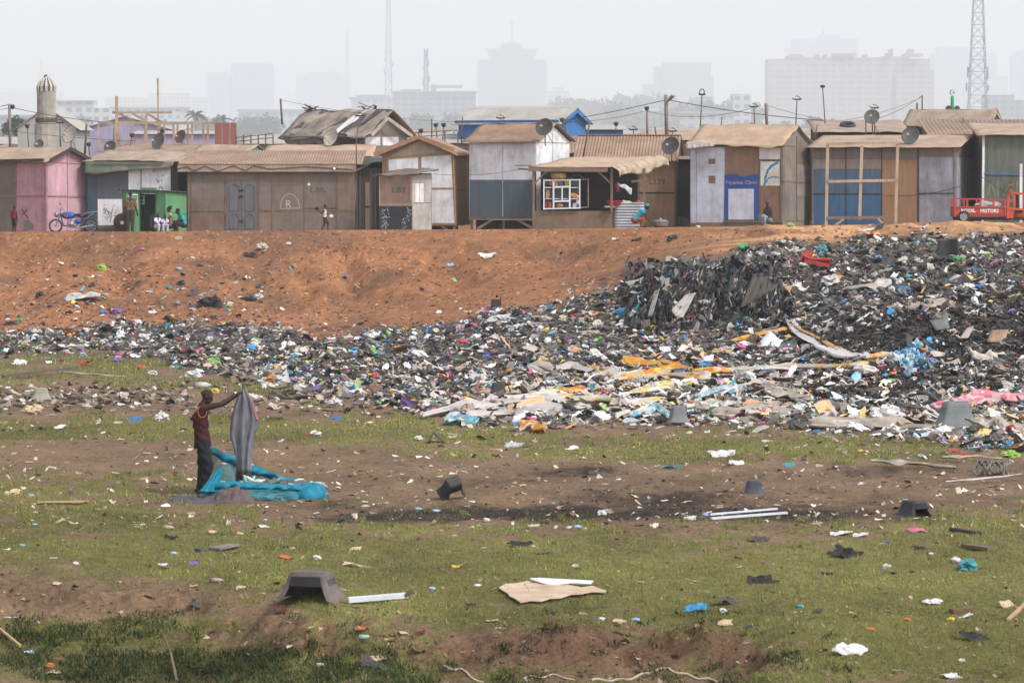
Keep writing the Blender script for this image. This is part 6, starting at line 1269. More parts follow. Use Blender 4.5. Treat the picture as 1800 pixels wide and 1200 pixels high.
cl_ = Vector(at(571, 168.2)); b = MB(); b.ball(cl_ + Vector((-.34, -.05, .97)), .09, 14, 10); tag(b.build('ball', mat('dark_ball', S(40, 42, 50), rough=.6), None, smooth=True), 'dark ball held up in the hand of the walking child', 'ball')
b = MB(); b.ball(cl_ + Vector((.27, .08, .62)), (.1, .07, .08), 8, 6); tag(b.build('plastic_bag', plastic('white_bag_plastic', (214, 212, 216), dirt=None), None), 'small white bag in the hand of the walking child', 'bag')
person('person', 'woman in a turquoise top and headwrap crouching over the silver pot', at(1126, 168.0), rad(-8), dict(pelvis=(-.28, 0, .36), chest=(.06, 0, .68), neck=(.2, 0, .82), head=(.3, 0, .92), shL=(.1, .17, .74), shR=(.1, -.17, .74), elL=(.26, .2, .48), elR=(.26, -.2, .48), wrL=(.42, .12, .27), wrR=(.42, -.12, .27), hipL=(-.26, .1, .34), hipR=(-.26, -.1, .34), knL=(.16, .16, .42), knR=(.16, -.16, .38), anL=(.06, .14, .07), anR=(.06, -.14, .07), toL=(.22, .15, .03), toR=(.22, -.15, .03)), 1.0,
       top=CL('cyan_top', (24, 150, 190)), bottom=CL('rust_skirt', (142, 84, 56), var=.25, scale=8), skirt=True, headwrap=CL('teal_headwrap', (24, 138, 150)), sleeves=.25, tilt=-.4, girth=1.08)
person('person', 'woman in a grey top and bright print skirt sitting by the clinic door', at(1352, 168.6), rad(218), sit(elL=(.1, .3, .5), wrL=(.3, .2, .36), pelvis=(0, 0, .26)), 1.0, top=CL('dark_grey_top', (62, 64, 70)), bottom=CL('bright_print_skirt', (108, 124, 128), var=.9, scale=16), skirt=True, headwrap=CL('blue_headwrap', (50, 72, 128)), sleeves=0, look=.3)
c0 = Vector(at(1339, 168.3)); b = MB(); b.lathe(c0 + ZUP * .34, [(.01, 0), (.055, 0), (.06, .2), (.01, .205)], 12); tag(b.build('drink_can', plastic('red_can', (176, 56, 60), dirt=None), None, smooth=True), 'red can held on the lap of the seated woman at the clinic', 'can')
# ------------------------------------------------------------------ the hazy town beyond
def facade(name, wall, win, sx, sy, mortar=.25):
    if name in _M: return _M[name]
    m = bpy.data.materials.new(name); m.use_nodes = True; N = m.node_tree.nodes; L = m.node_tree.links; b = N['Principled BSDF']; b.inputs['Roughness'].default_value = .8
    tc = N.new('ShaderNodeTexCoord'); sp_ = N.new('ShaderNodeSeparateXYZ'); L.new(tc.outputs['Object'], sp_.inputs[0]); ad = N.new('ShaderNodeMath'); ad.operation = 'ADD'; L.new(sp_.outputs[0], ad.inputs[0]); L.new(sp_.outputs[1], ad.inputs[1])
    cb = N.new('ShaderNodeCombineXYZ'); L.new(ad.outputs[0], cb.inputs[0]); L.new(sp_.outputs[2], cb.inputs[1])
    br = N.new('ShaderNodeTexBrick'); br.offset = 0; br.inputs['Scale'].default_value = 1; br.inputs['Brick Width'].default_value = sx; br.inputs['Row Height'].default_value = sy; br.inputs['Mortar Size'].default_value = mortar * min(sx, sy); br.inputs['Mortar Smooth'].default_value = .02
    br.inputs['Color1'].default_value = (*win, 1); br.inputs['Color2'].default_value = (*[c * 1.6 for c in win], 1); br.inputs['Mortar'].default_value = (*wall, 1); L.new(cb.outputs[0], br.inputs[0]); L.new(br.outputs[0], b.inputs['Base Color'])
    _M[name] = m; return m
FA = {'grey': facade('grey_facade', (.34, .35, .37), (.14, .15, .17), 9, 8), 'pink': facade('pinkish_facade', (.36, .28, .27), (.19, .16, .16), 13, 7.6), 'blue': facade('blue_glass_facade', (.24, .3, .36), (.08, .12, .17), 14, 7, .18), 'pale': facade('pale_facade', (.45, .45, .44), (.1, .11, .12), 8, 7), 'dark': facade('dark_facade', (.17, .18, .2), (.05, .06, .07), 10, 7)}
ROOFC = mat('town_roof', (.25, .25, .26), var=.1, scale=.1, rough=.9)
def tower(name, label, D, blocks, m, dep=50, roofs=()):
    """blocks: (x0, x1, ytop[, x0 at the base, x1 at the base, ybottom]) in pixels"""
    D *= 1.32; xa = min(b_[0] for b_ in blocks); xb = max(b_[1] for b_ in blocks)
    t = thing(name, (P((xa + xb) / 2, 255, D).x, D, 2), label, 'building')
    for i, bk in enumerate(blocks):
        x0, x1, yt = bk[:3]; u0, u1, yb = (bk[3:] + (None,) * 3)[:3]; u0 = x0 if u0 is None else u0; u1 = x1 if u1 is None else u1
        zt = P(900, yt, D).z; zb = 1 if yb is None else P(900, yb, D).z + .3; d0 = D + i * 3.1; dp = dep - i * 1.7
        X = lambda q: P(q, 255, D).x
        b = MB(); b.add([(X(u0), d0, zb), (X(u1), d0, zb), (X(u1), d0 + dp, zb), (X(u0), d0 + dp, zb), (X(x0), d0, zt), (X(x1), d0, zt), (X(x1), d0 + dp, zt), (X(x0), d0 + dp, zt)], [(3, 2, 1, 0), (4, 5, 6, 7), (0, 1, 5, 4), (1, 2, 6, 5), (2, 3, 7, 6), (3, 0, 4, 7)]); b.build('wall', FA[m], t)
    for (x0, x1, y0, y1) in roofs:
        b = MB(); b.box((P(x0, 255, D).x, D - 2, P(900, y0, D).z), (P(x1, 255, D).x, D + dep * .7, P(900, y1, D).z)); b.build('roof_block', ROOFC, t)
    return t
tower('office_building', 'very faint long slab at the left edge of the skyline', 7200, [(-30, 110, 162)], 'grey')
tower('office_building', 'faint pale mast block rising behind the minaret', 7400, [(66, 92, 127)], 'grey', roofs=((71, 73, 127, 104),))
tower('house', 'hazy white house with a grey gable right of the minaret', 2300, [(100, 165, 180), (165, 196, 190)], 'pale', 30, ((98, 166, 180, 176.5),))
tower('office_building', 'faint row of low blocks left of the twin blue towers', 5600, [(185, 262, 172), (262, 330, 164), (330, 366, 172)], 'pale')
tower('office_tower', 'pair of faint blue glass towers left of centre', 6800, [(365, 404, 130), (406, 480, 115)], 'blue', roofs=((408, 478, 115, 112), (366, 400, 130, 127)))
tower('office_building', 'very faint block between the twin blue towers and the tall mast', 7400, [(520, 606, 132), (540, 600, 126)], 'grey')
tower('apartment_block', 'hazy balconied block below the tall mast', 3700, [(617, 689, 174)], 'grey', 60, ((614, 692, 174, 171), (625, 684, 171, 167)))
tower('apartment_block', 'hazy long balconied block left of the flared tower', 3500, [(691, 836, 163)], 'dark', 60, ((688, 839, 163, 160), (757, 765, 160, 149), (763, 812, 154, 150), (705, 740, 160, 157)))
tower('office_tower', 'faint tower with a flared upper storey and a spire', 6400, [(840, 960, 105), (853, 946, 86, 862, 938, 105), (880, 918, 78, 880, 918, 86)], 'dark', 80, ((898.5, 901.5, 78, 36), (888, 912, 80, 76)))
tower('office_building', 'faint low buildings right of the flared tower', 5400, [(962, 1000, 160), (972, 990, 154)], 'pale')
tower('office_tower', 'faint tower widening towards its top with a stepped wing', 6200, [(1166, 1250, 110, 1168, 1246, None), (1246, 1254, 134), (1150, 1168, 118), (1132, 1160, 148)], 'dark', 70)
tower('office_tower', 'faint blue glass block rising behind the large pink building', 7200, [(1393, 1508, 68), (1440, 1475, 62)], 'blue', 60, ((1446, 1448, 62, 44), (1380, 1394, 92, 86)))
tower('concrete_building', 'large unfinished pinkish concrete building in the haze at the right', 3900, [(1350, 1414, 104), (1414, 1465, 101), (1465, 1500, 98), (1500, 1550, 101), (1550, 1600, 99), (1600, 1636, 103), (1636, 1644, 122)], 'pink', 70,
      ((1384, 1414, 104, 98), (1390, 1410, 98, 95.5), (1465, 1505, 98, 94), (1590, 1622, 99, 94.5), (1598, 1606, 94, 87), (1436, 1440, 101, 96), (1450, 1454, 101, 96), (1520, 1524, 101, 95), (1560, 1564, 99, 93), (1567, 1568.5, 99, 86)))
tower('office_tower', 'faint stepped grey tower behind the lattice mast', 6600, [(1640, 1664, 95), (1650, 1702, 82), (1702, 1752, 93), (1752, 1772, 134)], 'grey', 80)
tower('office_tower', 'faint grey tower at the right edge of the skyline', 6900, [(1780, 1840, 98), (1790, 1830, 90)], 'blue', 60)
tower('apartment_block', 'low hazy block to the right of the lattice mast', 3300, [(1736, 1782, 167), (1782, 1840, 176)], 'dark', 60)
tower('house', 'hazy low white block behind the treetops right of centre', 2600, [(1288, 1320, 165)], 'pale', 40)
for i, (x0, x1, y, D, mm, lb) in enumerate(((0, 60, 206, 1300, 'grey', 'hazy low grey house left of the minaret'), (196, 330, 192, 1900, 'pale', 'hazy long low pale house behind the timber skeleton'), (420, 560, 196, 2100, 'grey', 'hazy long low grey house right of the palms'), (830, 980, 190, 2300, 'grey', 'hazy low grey house behind the bright blue house'), (1060, 1160, 186, 2500, 'pale', 'hazy low pale house left of the stout utility pole'), (1195, 1290, 200, 1700, 'grey', 'hazy low grey house right of the stout utility pole'), (560, 690, 198, 1500, 'pale', 'hazy low pale house right of the ruined shack'))):
    tower('house', lb, D * 1.5, [(x0, x1, y)], mm, 25, ((x0 - 3, x1 + 3, y, y - 4),))
STEEL = mat('galvanised_steel', (.22, .23, .25), var=.1, rough=.6)
def lattice(label, D, xc, y0, y1, w0, w1, n, gear=(), th=1.6):
    D *= 1.32; k = 1 / sc(D); t = thing('lattice_mast', (P(xc, 255, D).x, D, 2), label, 'mast'); b = MB(); zb, zt = P(900, y0, D).z, P(900, y1, D).z; xw = P(xc, 255, D).x
    def cn(i, u):
        h = zb + (zt - zb) * u; w = (w0 + (w1 - w0) * u) * k / 2; sx, sy = ((-1, -1), (1, -1), (1, 1), (-1, 1))[i]; return Vector((xw + sx * w, D + sy * w, h))
    r = th * k / 2
    for i in range(4): b.bar(cn(i, 0), cn(i, 1), r * 2.0)
    b.build('leg_frame', STEEL, t); b = MB()
    for j in range(n):
        for i in range(4):
            i2 = (i + 1) % 4; b.bar(cn(i, j / n), cn(i2, (j + 1) / n), r * 1.1); b.bar(cn(i2, j / n), cn(i, (j + 1) / n), r * 1.1); b.bar(cn(i, j / n), cn(i2, j / n), r * 1.3)
    b.build('bracing', STEEL, t)
    for (dx, y, h) in gear:
        b = MB(); b.box(tuple(P(xc + dx - 1.2, y, D) - Vector((0, .6, 0))), tuple(P(xc + dx + 1.2, y - h, D) + Vector((0, .6, 0)))); b.build('panel_antenna', STEEL, t)
    return t
lattice('steel lattice telecom mast rising out of the picture at the right', 1500, 1718, 250, -60, 36, 12, 15, ((-19, 160, 14), (-17, 136, 18), (18, 140, 22), (19, 160, 10), (11, 74, 9), (-15, 128, 10), (14, 122, 8)), 1.15)
lattice('faint tall lattice mast left of centre', 4200, 683, 250, -40, 15, 4, 22, ((-7, 130, 8), (7, 118, 7), (-6, 108, 5)), 1.6)
lattice('hazy mast hung with antennas left of the flared tower', 3000, 749, 250, 86, 9, 5, 14, ((-5, 150, 10), (5, 146, 12), (-4, 124, 8), (4, 118, 10), (0, 108, 14)), 2.2)
lattice('very faint thin mast left of the tall mast', 6800, 611, 250, 52, 7, 3, 14, (), 1.6)
lattice('faint thin mast in front of the large pink building', 3400, 1571, 250, 134, 8, 4, 10, ((-4, 172, 10), (4, 166, 8)), 1.8)
# trees: leaf clumps spread through crowns
def leafcloud(n, c, r, seed, size):
    g = np.random.default_rng(seed); d = g.normal(size=(n, 3)); d /= np.linalg.norm(d, axis=1)[:, None]; rr_ = g.random(n) ** .4
    lob = 1 + .35 * np.sin(d[:, 0] * 5 + seed) * np.cos(d[:, 2] * 6 + seed * 2)
    p = np.array(c) + d * (rr_ * lob)[:, None] * np.array(r); a = g.normal(size=(n, 3)) * size; b_ = g.normal(size=(n, 3)) * size
    V = np.stack([p - a, p + b_, p + a, p - b_], 1).reshape(-1, 3); C = np.repeat(np.array([.045, .07, .035])[None] * g.uniform(.5, 1.5, (n, 1)), 4, 0)
    return V, np.arange(4 * n).reshape(-1, 4), C
LEAF = vcol_mat('hazy_foliage', .8)
def merge(name, L, m):
    o = 0; Vs, Fs, Cs = [], [], []
    for V, Fc, C in L: Vs.append(V); Fs.append(Fc + o); Cs.append(C); o += len(V)
    return np_mesh(name, np.concatenate(Vs), np.concatenate(Fs), m, np.concatenate(Cs))
L_ = []; rr = random.Random(9)
for (x0, x1, yt, D, n) in ((985, 1130, 182, 2900, 14), (1080, 1360, 188, 2400, 22), (1090, 1180, 176, 3200, 10), (1190, 1240, 180, 3200, 6), (560, 850, 205, 2000, 20), (380, 560, 212, 1700, 12), (0, 110, 222, 1300, 8), (840, 1000, 205, 2100, 10), (1360, 1700, 214, 1900, 18), (140, 360, 212, 1600, 10)):
    D *= 1.7
    for i in range(n):
        x = rr.uniform(x0, x1); y = yt + rr.uniform(-5, 14); k = 1 / sc(D); h = P(900, y, D).z; r_ = rr.uniform(12, 24) * k
        L_.append(leafcloud(220, (P(x, 255, D).x, D + rr.uniform(-40, 40), h - r_ * .6), (r_ * 1.25, r_, r_ * .9), i + int(x0), r_ * .13))
        L_.append(leafcloud(120, (P(x, 255, D).x, D, h - r_ * 1.7), (r_ * 1.3, r_, r_ * 1.2), i + int(x0) + 77, r_ * .17))
tl = merge('treeline', L_, LEAF); tag(tl, 'hazy belt of trees between the shacks and the town', 'trees', kind='stuff')
def palm(px, py, D, h, label):
    D *= 2.2; h *= 2.2
    c0 = P(px, py, D); base = Vector((c0.x, D, 2)); t = thing('palm_tree', tuple(base), label, 'palm tree'); b = MB(); b.tube([base, base * .5 + c0 * .5 + Vector((.15, 0, 0)), c0], [.28, .2, .17], 8); b.build('trunk', GREYWOOD, t)
    b = MB(); r_ = random.Random(int(px))
    for i in range(22):
        a = r_.uniform(0, 6.28); el = r_.uniform(-.3, 1.2); L2 = h * r_.uniform(.8, 1.15); rows = []
        for j in range(7):
            s_ = j / 6; q = c0 + Vector((math.cos(a) * math.cos(el) * L2 * s_, math.sin(a) * math.cos(el) * L2 * s_, math.sin(el) * L2 * s_ - L2 * .75 * s_ * s_)); wd = .42 * h * .25 * math.sin(math.pi * min(1, s_ + .15)) * (1 if j % 2 else .6); sd = Vector((-math.sin(a), math.cos(a), -.5)) * wd; rows.append([q - sd, q + Vector((0, 0, .05)), q + sd * .8 - Vector((0, 0, wd * .4))])
        b.loft(rows, False)
    b.build('crown', mat('palm_green', (.06, .08, .06), var=.3, scale=2, rough=.7), t)
palm(343, 203, 640, 3.0, 'hazy palm behind the right end of the timber skeleton'); palm(391, 210, 660, 2.6, 'hazy palm above the red boards'); palm(377, 214, 760, 2.0, 'small hazy palm between two bigger palms')
t = thing('tree', (P(27, 255, 560).x, 560, 2), 'hazy dark round tree beside the left utility pole', 'tree')
b = MB(); b.tube([(P(27, 255, 560).x, 560, 2), P(27, 225, 560)], [.4, .2], 8); b.build('trunk', GREYWOOD, t)
o = merge('crown', [leafcloud(500, tuple(P(27 + dx, 222 + dy, 560)), (1.3, 1.2, 1.0), 5 + i, .12) for i, (dx, dy) in enumerate(((-8, 4), (6, 0), (0, -5), (10, 7)))], LEAF); o.parent = t; o.matrix_parent_inverse = Matrix.Translation(-Vector(t.location))
# ------------------------------------------------------------------ rubbish
RT = np.random.default_rng(77)
def t_sheet(seed, n=6, h=.35):
    g = np.random.default_rng(seed); u, v = np.meshgrid(np.linspace(-1, 1, n), np.linspace(-1, 1, n)); a = g.uniform(0, 6.28)
    z = h * fbm(u * 1.3 + seed, v * 1.3, seed, 2) + .25 * h * fbm(u * 4 + seed, v * 4, seed + 3, 2) + h * .8 * np.abs(u * np.cos(a) + v * np.sin(a)) * g.uniform(-.6, .8)
    x = u + .3 * fbm(u + seed, v, seed + 5, 2); y = v * g.uniform(.45, 1) + .3 * fbm(u, v + seed, seed + 6, 2)
    i = np.arange(n * n).reshape(n, n); return np.stack([x.ravel(), y.ravel(), z.ravel()], 1), np.stack([i[:-1, :-1].ravel(), i[:-1, 1:].ravel(), i[1:, 1:].ravel(), i[1:, :-1].ravel()], 1)
def t_bag(seed, nu=11, nv=8, rough=.62):
    g = np.random.default_rng(seed); th = np.linspace(.06, np.pi - .06, nv); ph = np.arange(nu) * 2 * np.pi / nu; TH, PH = np.meshgrid(th, ph, indexing='ij')
    r = 1 + rough * (fbm(np.cos(PH) * 1.7 + seed, np.sin(PH) * 1.7 + TH * 1.8, seed, 3) + .6 * g.uniform(-.5, .5, TH.shape))
    x = r * np.sin(TH) * np.cos(PH); y = r * np.sin(TH) * np.sin(PH) * g.uniform(.6, 1); z = r * np.cos(TH) * g.uniform(.45, .75) + .3
    i = np.arange(nu * nv).reshape(nv, nu); j = np.roll(i, -1, 1); return np.stack([x.ravel(), y.ravel(), z.ravel()], 1), np.stack([i[:-1].ravel(), i[1:].ravel(), j[1:].ravel(), j[:-1].ravel()], 1)
def t_shard(seed):
    g = np.random.default_rng(seed); sx, sy, sz = 1, g.uniform(.25, .8), g.uniform(.05, .25)
    V = np.array([(x, y, z) for z in (-sz, sz) for x, y in ((-sx, -sy), (sx, -sy * g.uniform(.5, 1)), (sx * g.uniform(.6, 1), sy), (-sx, sy * g.uniform(.6, 1)))]); return V, np.array([(3, 2, 1, 0), (4, 5, 6, 7), (0, 1, 5, 4), (1, 2, 6, 5), (2, 3, 7, 6), (3, 0, 4, 7)])
def t_strip(seed, n=9):
    g = np.random.default_rng(seed); s = np.linspace(-1, 1, n); y = .5 * fbm(s * 1.2 + seed, s * 0, seed, 2); z = .35 * fbm(s * 1.5, s * 0 + seed, seed + 2, 2); w = .16 * (1 + .5 * fbm(s * 3, s * 0, seed + 4, 2))
    V = np.concatenate([np.stack([s, y - w, z + .05 * np.sin(s * 9)], 1), np.stack([s, y, z + .12], 1), np.stack([s, y + w, z - .04], 1)]); i = np.arange(n - 1); return V, np.concatenate([np.stack([i, i + 1, i + 1 + n, i + n], 1), np.stack([i + n, i + 1 + n, i + 1 + 2 * n, i + 2 * n], 1)])
def t_bottle(seed, n=8):
    rs = [(.02, -1), (.3, -.98), (.32, -.2), (.28, .1), (.31, .35), (.12, .75), (.12, .95), (.02, .96)]; ph = np.arange(n) * 2 * np.pi / n
    V = np.concatenate([np.stack([np.full(n, h), r * np.cos(ph), r * np.sin(ph) + .2], 1) for r, h in rs]); i = np.arange(n * len(rs)).reshape(len(rs), n); j = np.roll(i, -1, 1); return V, np.stack([i[:-1].ravel(), j[:-1].ravel(), j[1:].ravel(), i[1:].ravel()], 1)
TPL = {'sheet': [t_sheet(k) for k in range(14)], 'bag': [t_bag(k + 50) for k in range(14)], 'shard': [t_shard(k + 90) for k in range(8)], 'strip': [t_strip(k + 120) for k in range(10)], 'bottle': [t_bottle(0)]}
PAL = [((38, 37, 38), .1), ((58, 56, 56), .11), ((88, 83, 79), .13), ((118, 109, 100), .13), ((152, 142, 131), .14), ((184, 176, 167), .13), ((208, 205, 201), .09), ((232, 232, 234), .035), ((110, 88, 70), .06), ((66, 116, 168), .014), ((70, 150, 160), .014), ((52, 136, 190), .012), ((200, 96, 132), .012), ((176, 62, 56), .01), ((204, 176, 86), .01), ((214, 140, 66), .01), ((124, 100, 156), .012), ((126, 168, 96), .01), ((202, 150, 156), .01), ((140, 176, 192), .012)]
PC = np.array([lin(c) for c, w in PAL]); PW = np.array([w for c, w in PAL])
def rotm(yaw, pitch, roll):
    cy, sy, cp, sp_, cr_, sr = np.cos(yaw), np.sin(yaw), np.cos(pitch), np.sin(pitch), np.cos(roll), np.sin(roll); o = np.zeros((len(yaw), 3, 3))
    o[:, 0, 0] = cy * cp; o[:, 0, 1] = cy * sp_ * sr - sy * cr_; o[:, 0, 2] = cy * sp_ * cr_ + sy * sr; o[:, 1, 0] = sy * cp; o[:, 1, 1] = sy * sp_ * sr + cy * cr_; o[:, 1, 2] = sy * sp_ * cr_ - cy * sr; o[:, 2, 0] = -sp_; o[:, 2, 1] = cp * sr; o[:, 2, 2] = cp * cr_
    return o
def pieces(pts, size, cols, kinds, tilt=.5, lift=.15, yaw=None):
    """instances baked to arrays"""
    out = []; n = len(pts); size = size * (1 + 0 * size); yaw = RT.uniform(0, 6.28, n) if yaw is None else yaw; R = rotm(yaw, RT.normal(0, tilt, n), RT.normal(0, tilt, n)); kid = np.array([hash_k[k] for k in kinds]); AS = np.stack([RT.uniform(.8, 1.7, n), RT.uniform(.6, 1.2, n), RT.uniform(.5, 1.1, n)], 1)
    for kn, ki in hash_k.items():
        for ti, (V, Fc) in enumerate(TPL[kn]):
            sel = np.where((kid == ki) & ((np.arange(n) % len(TPL[kn])) == ti))[0]
            if not len(sel): continue
            W_ = np.einsum('nij,nvj->nvi', R[sel], V[None] * AS[sel][:, None, :]) * size[sel][:, None, None] + pts[sel][:, None, :]; W_[:, :, 2] += (size[sel] * lift)[:, None]
            c = np.repeat(cols[sel][:, None, :], len(V), 1) * RT.uniform(.88, 1.12, (len(sel), len(V), 1)); off = (np.arange(len(sel)) * len(V))[:, None, None]
            out.append((W_.reshape(-1, 3), (Fc[None] + off).reshape(-1, 4), c.reshape(-1, 3)))
    return out
hash_k = {k: i for i, k in enumerate(TPL)}
def cut_w(px, py):               # dark burnt soil faces of the heap
    n = .35 * fbm(px / 30, py / 14, 301, 3)
    return np.clip(blobs(px, py, [(1640, 590, 150, 42, 1.3), (1520, 600, 80, 22, .8), (1790, 580, 80, 45, 1.0), (1540, 690, 130, 26, 1.0), (1680, 668, 90, 16, .5), (1640, 480, 130, 12, .5), (1420, 500, 40, 25, .6)]) + n, 0, 1)
def colours(n, px, py):
    w = np.repeat(PW[None], n, 0); dk = np.clip(sstep(1100, 1250, px) * (1 - sstep(560, 620, py)) + cut_w(px, py), 0, 1)[:, None]
    w[:, :4] *= 1 + .45 * dk; w[:, 4:8] *= 1 - .2 * dk; w[:, 9:] *= 1 - .4 * dk; lt = (sstep(650, 720, py))[:, None]; w[:, :2] *= 1 - .5 * lt; w[:, 4:7] *= 1 + .5 * lt
    c = np.cumsum(w, 1); c /= c[:, -1:]; k = (RT.random(n)[:, None] > c).sum(1).clip(0, len(PC) - 1); return PC[k] * RT.uniform(.75, 1.2, (n, 1))
L_ = []
def strew(n, xr, yr, wf, smin, smax, kp, tilt=.55, lift=.15, col=None):
    px = RT.uniform(*xr, n); py = RT.uniform(*yr, n); k = RT.random(n) < wf(px, py) * (1 - (np.hypot((px - 368) / 30, (py - 700) / 18) < 1)); px, py = px[k], py[k]; g = ground(px, py); n = len(px)
    s = np.exp(RT.uniform(np.log(smin), np.log(smax), n)); kinds = RT.choice(list(kp), n, p=np.array(list(kp.values())) / sum(kp.values()))
    c = colours(n, px, py) if col is None else np.array([lin(q) for q in col])[RT.integers(0, len(col), n)] * RT.uniform(.75, 1.2, (n, 1))
    L_.extend(pieces(g, s, c, kinds, tilt, lift))
KP = {'sheet': .6, 'bag': .16, 'shard': .06, 'strip': .16, 'bottle': .03}
strew(80000, (-180, 1980), (400, 800), lambda a, b: heap_w(a, b) * (1 - .75 * cut_w(a, b)), .022, .11, KP, .42)
strew(5000, (-180, 1980), (400, 800), lambda a, b: heap_w(a, b) * (1 - .9 * cut_w(a, b)), .1, .2, {'sheet': .6, 'bag': .2, 'strip': .2}, .45)
strew(16000, (1380, 1980), (440, 740), lambda a, b: cut_w(a, b) * heap_w(a, b), .02, .09, {'sheet': .4, 'shard': .3, 'bag': .3}, .8, .1, [(30, 29, 30), (38, 36, 36), (46, 43, 42), (58, 54, 52), (74, 68, 64)])
PALE = [(206, 200, 192), (190, 182, 172), (224, 222, 218), (172, 160, 146), (214, 206, 190), (200, 176, 120), (176, 190, 198), (206, 160, 120), (198, 180, 180)]
strew(2600, (700, 1980), (610, 790), lambda a, b: heap_w(a, b) * blobs(a, b, [(1080, 705, 300, 36, .8), (1370, 700, 160, 40, .7), (880, 650, 200, 40, .25), (1600, 745, 260, 24, .8), (1250, 610, 160, 40, .4)]), .09, .26, {'sheet': .55, 'strip': .45}, .3, .25, PALE)
strew(7000, (-180, 1980), (410, 740), lambda a, b: heap_w(a, b) * (1 - cut_w(a, b)) * .35, .04, .15, {'sheet': .7, 'strip': .3}, .4, .3, PALE)
DKC_ = [(38, 37, 39), (58, 56, 56), (48, 50, 56), (84, 78, 72), (120, 114, 106), (40, 46, 60), (170, 164, 156)]
strew(2600, (1100, 1390), (462, 580), lambda a, b: .8 + 0 * a, .07, .2, {'sheet': .7, 'strip': .3}, .8, .5, DKC_)
strew(7000, (-180, 1130), (480, 610), lambda a, b: .8 * np.exp(-np.maximum(0, np.interp(a, *HEAP_TOP) - b) / 11) * (b < np.interp(a, *HEAP_TOP) + 8), .03, .12, KP, .35, .15)
# loose scraps beyond the heap, far more than one could count
edge = lambda a, b: .9 * np.exp(-np.maximum(0, b - np.interp(a, *HEAP_BOT)) / 14) * (b > np.interp(a, *HEAP_BOT) - 8)
strew(9000, (-180, 1980), (600, 830), lambda a, b: edge(a, b) * .5, .03, .12, KP, .3, .1)
strew(8000, (-180, 700), (650, 740), lambda a, b: blobs(a, b, [(100, 698, 260, 20, .9), (330, 700, 180, 14, .6), (560, 705, 160, 20, .5)]) * .6, .025, .12, KP, .3, .1, [(66, 58, 52), (96, 84, 72), (140, 126, 110), (170, 158, 142), (48, 44, 42), (196, 190, 182), (110, 92, 74)])
strew(5600, (-180, 1980), (735, 930), lambda a, b: .5 + 0 * a, .014, .07, {'sheet': .6, 'shard': .3, 'strip': .1}, .4, .08, [(176, 156, 132), (150, 128, 106), (196, 184, 168), (70, 60, 54), (92, 76, 62), (206, 200, 192)])
strew(5200, (-180, 1980), (930, 1200), lambda a, b: .5 + 0 * a, .01, .042, {'sheet': .6, 'shard': .3, 'strip': .1}, .4, .08, [(176, 156, 132), (150, 128, 106), (70, 60, 54), (92, 76, 62), (120, 100, 80)])
strew(5000, (-180, 1150), (410, 590), lambda a, b: blobs(a, b, [(150, 520, 160, 40, .5), (340, 520, 140, 40, .6), (60, 550, 120, 25, .6), (440, 500, 60, 40, .5)]) + .03, .03, .13, KP, .35, .12)
strew(1600, (1000, 1980), (392, 470), lambda a, b: .4 * np.exp(-np.maximum(0, np.interp(a, *HEAP_TOP) - b) / 6) * (b < np.interp(a, *HEAP_TOP) + 6), .03, .12, KP, .35, .12)
strew(14000, (-180, 1500), (402, 590), lambda a, b: bank_w(a, b) * (.3 + .7 * (fbm(a / 60, b / 20, 211, 3) > .05)), .015, .07, {'shard': .6, 'bag': .4}, .5, .05, [(150, 104, 76), (126, 90, 68), (170, 122, 90), (108, 80, 62), (186, 142, 108)])
strew(160, (1200, 1700), (393, 402), lambda a, b: .3 + 0 * a, .03, .1, KP, .35, .12)
# charred crumbs on the burnt ground
strew(6000, (500, 1980), (815, 945), lambda a, b: ground_weights(a, b)[1] * .5, .008, .03, {'shard': .5, 'sheet': .5}, .4, .05, [(34, 31, 30), (46, 42, 40), (60, 54, 50)])
hm = merge('rubbish', L_, vcol_mat('mixed_rubbish', .6, spec=.3)); tag(hm, 'dense mixed household rubbish covering the heap and its edges', 'rubbish', kind='stuff')

# ---- pieces one can pick out: each its own object
TM = {}
def tmesh(kind, i):
    key = (kind, i)
    if key not in TM:
        if kind == 'bigbag': V, Fc = t_bag(i + 300, 17, 13, .75)
        elif kind == 'bigsheet': V, Fc = t_sheet(i + 400, 14, .3)
        elif kind == 'rag': V, Fc = t_sheet(i + 500, 12, .42); V[:, 2] = np.abs(V[:, 2]) * .9
        else: V, Fc = TPL[kind][i % len(TPL[kind])]
        me = bpy.data.meshes.new(kind); me.from_pydata([tuple(q) for q in V], [], [tuple(int(t) for t in f_) for f_ in Fc]); me.polygons.foreach_set('use_smooth', [kind in ('bottle',)] * len(me.polygons)); me.materials.append(GREYWOOD); TM[key] = me
    return TM[key]
RGBN = {'white': (200, 198, 196), 'pale grey': (176, 174, 170), 'beige': (188, 164, 134), 'black': (36, 36, 39), 'dark grey': (72, 70, 70), 'blue': (52, 104, 152), 'turquoise': (60, 136, 144), 'pink': (190, 102, 130), 'red': (160, 64, 56), 'orange': (184, 104, 58), 'yellow': (206, 174, 74), 'purple': (116, 92, 158), 'lime green': (146, 184, 84), 'green': (60, 150, 92), 'brown': (104, 82, 64), 'pale blue': (150, 176, 208), 'maroon': (92, 44, 48), 'cyan': (56, 134, 172)}
def cmat(c, kind):
    if kind in ('rag', 'sheet'): return mat('cloth_' + c.replace(' ', '_'), lin(RGBN[c]), var=.16, scale=7, rough=.9, bump=.4, dirt=S(110, 92, 76), dirt_amt=.35)
    return mat('plastic_' + c.replace(' ', '_'), lin(RGBN[c]), var=.1, scale=5, rough=.4, bump=.25, dirt=S(120, 100, 82), dirt_amt=.3)
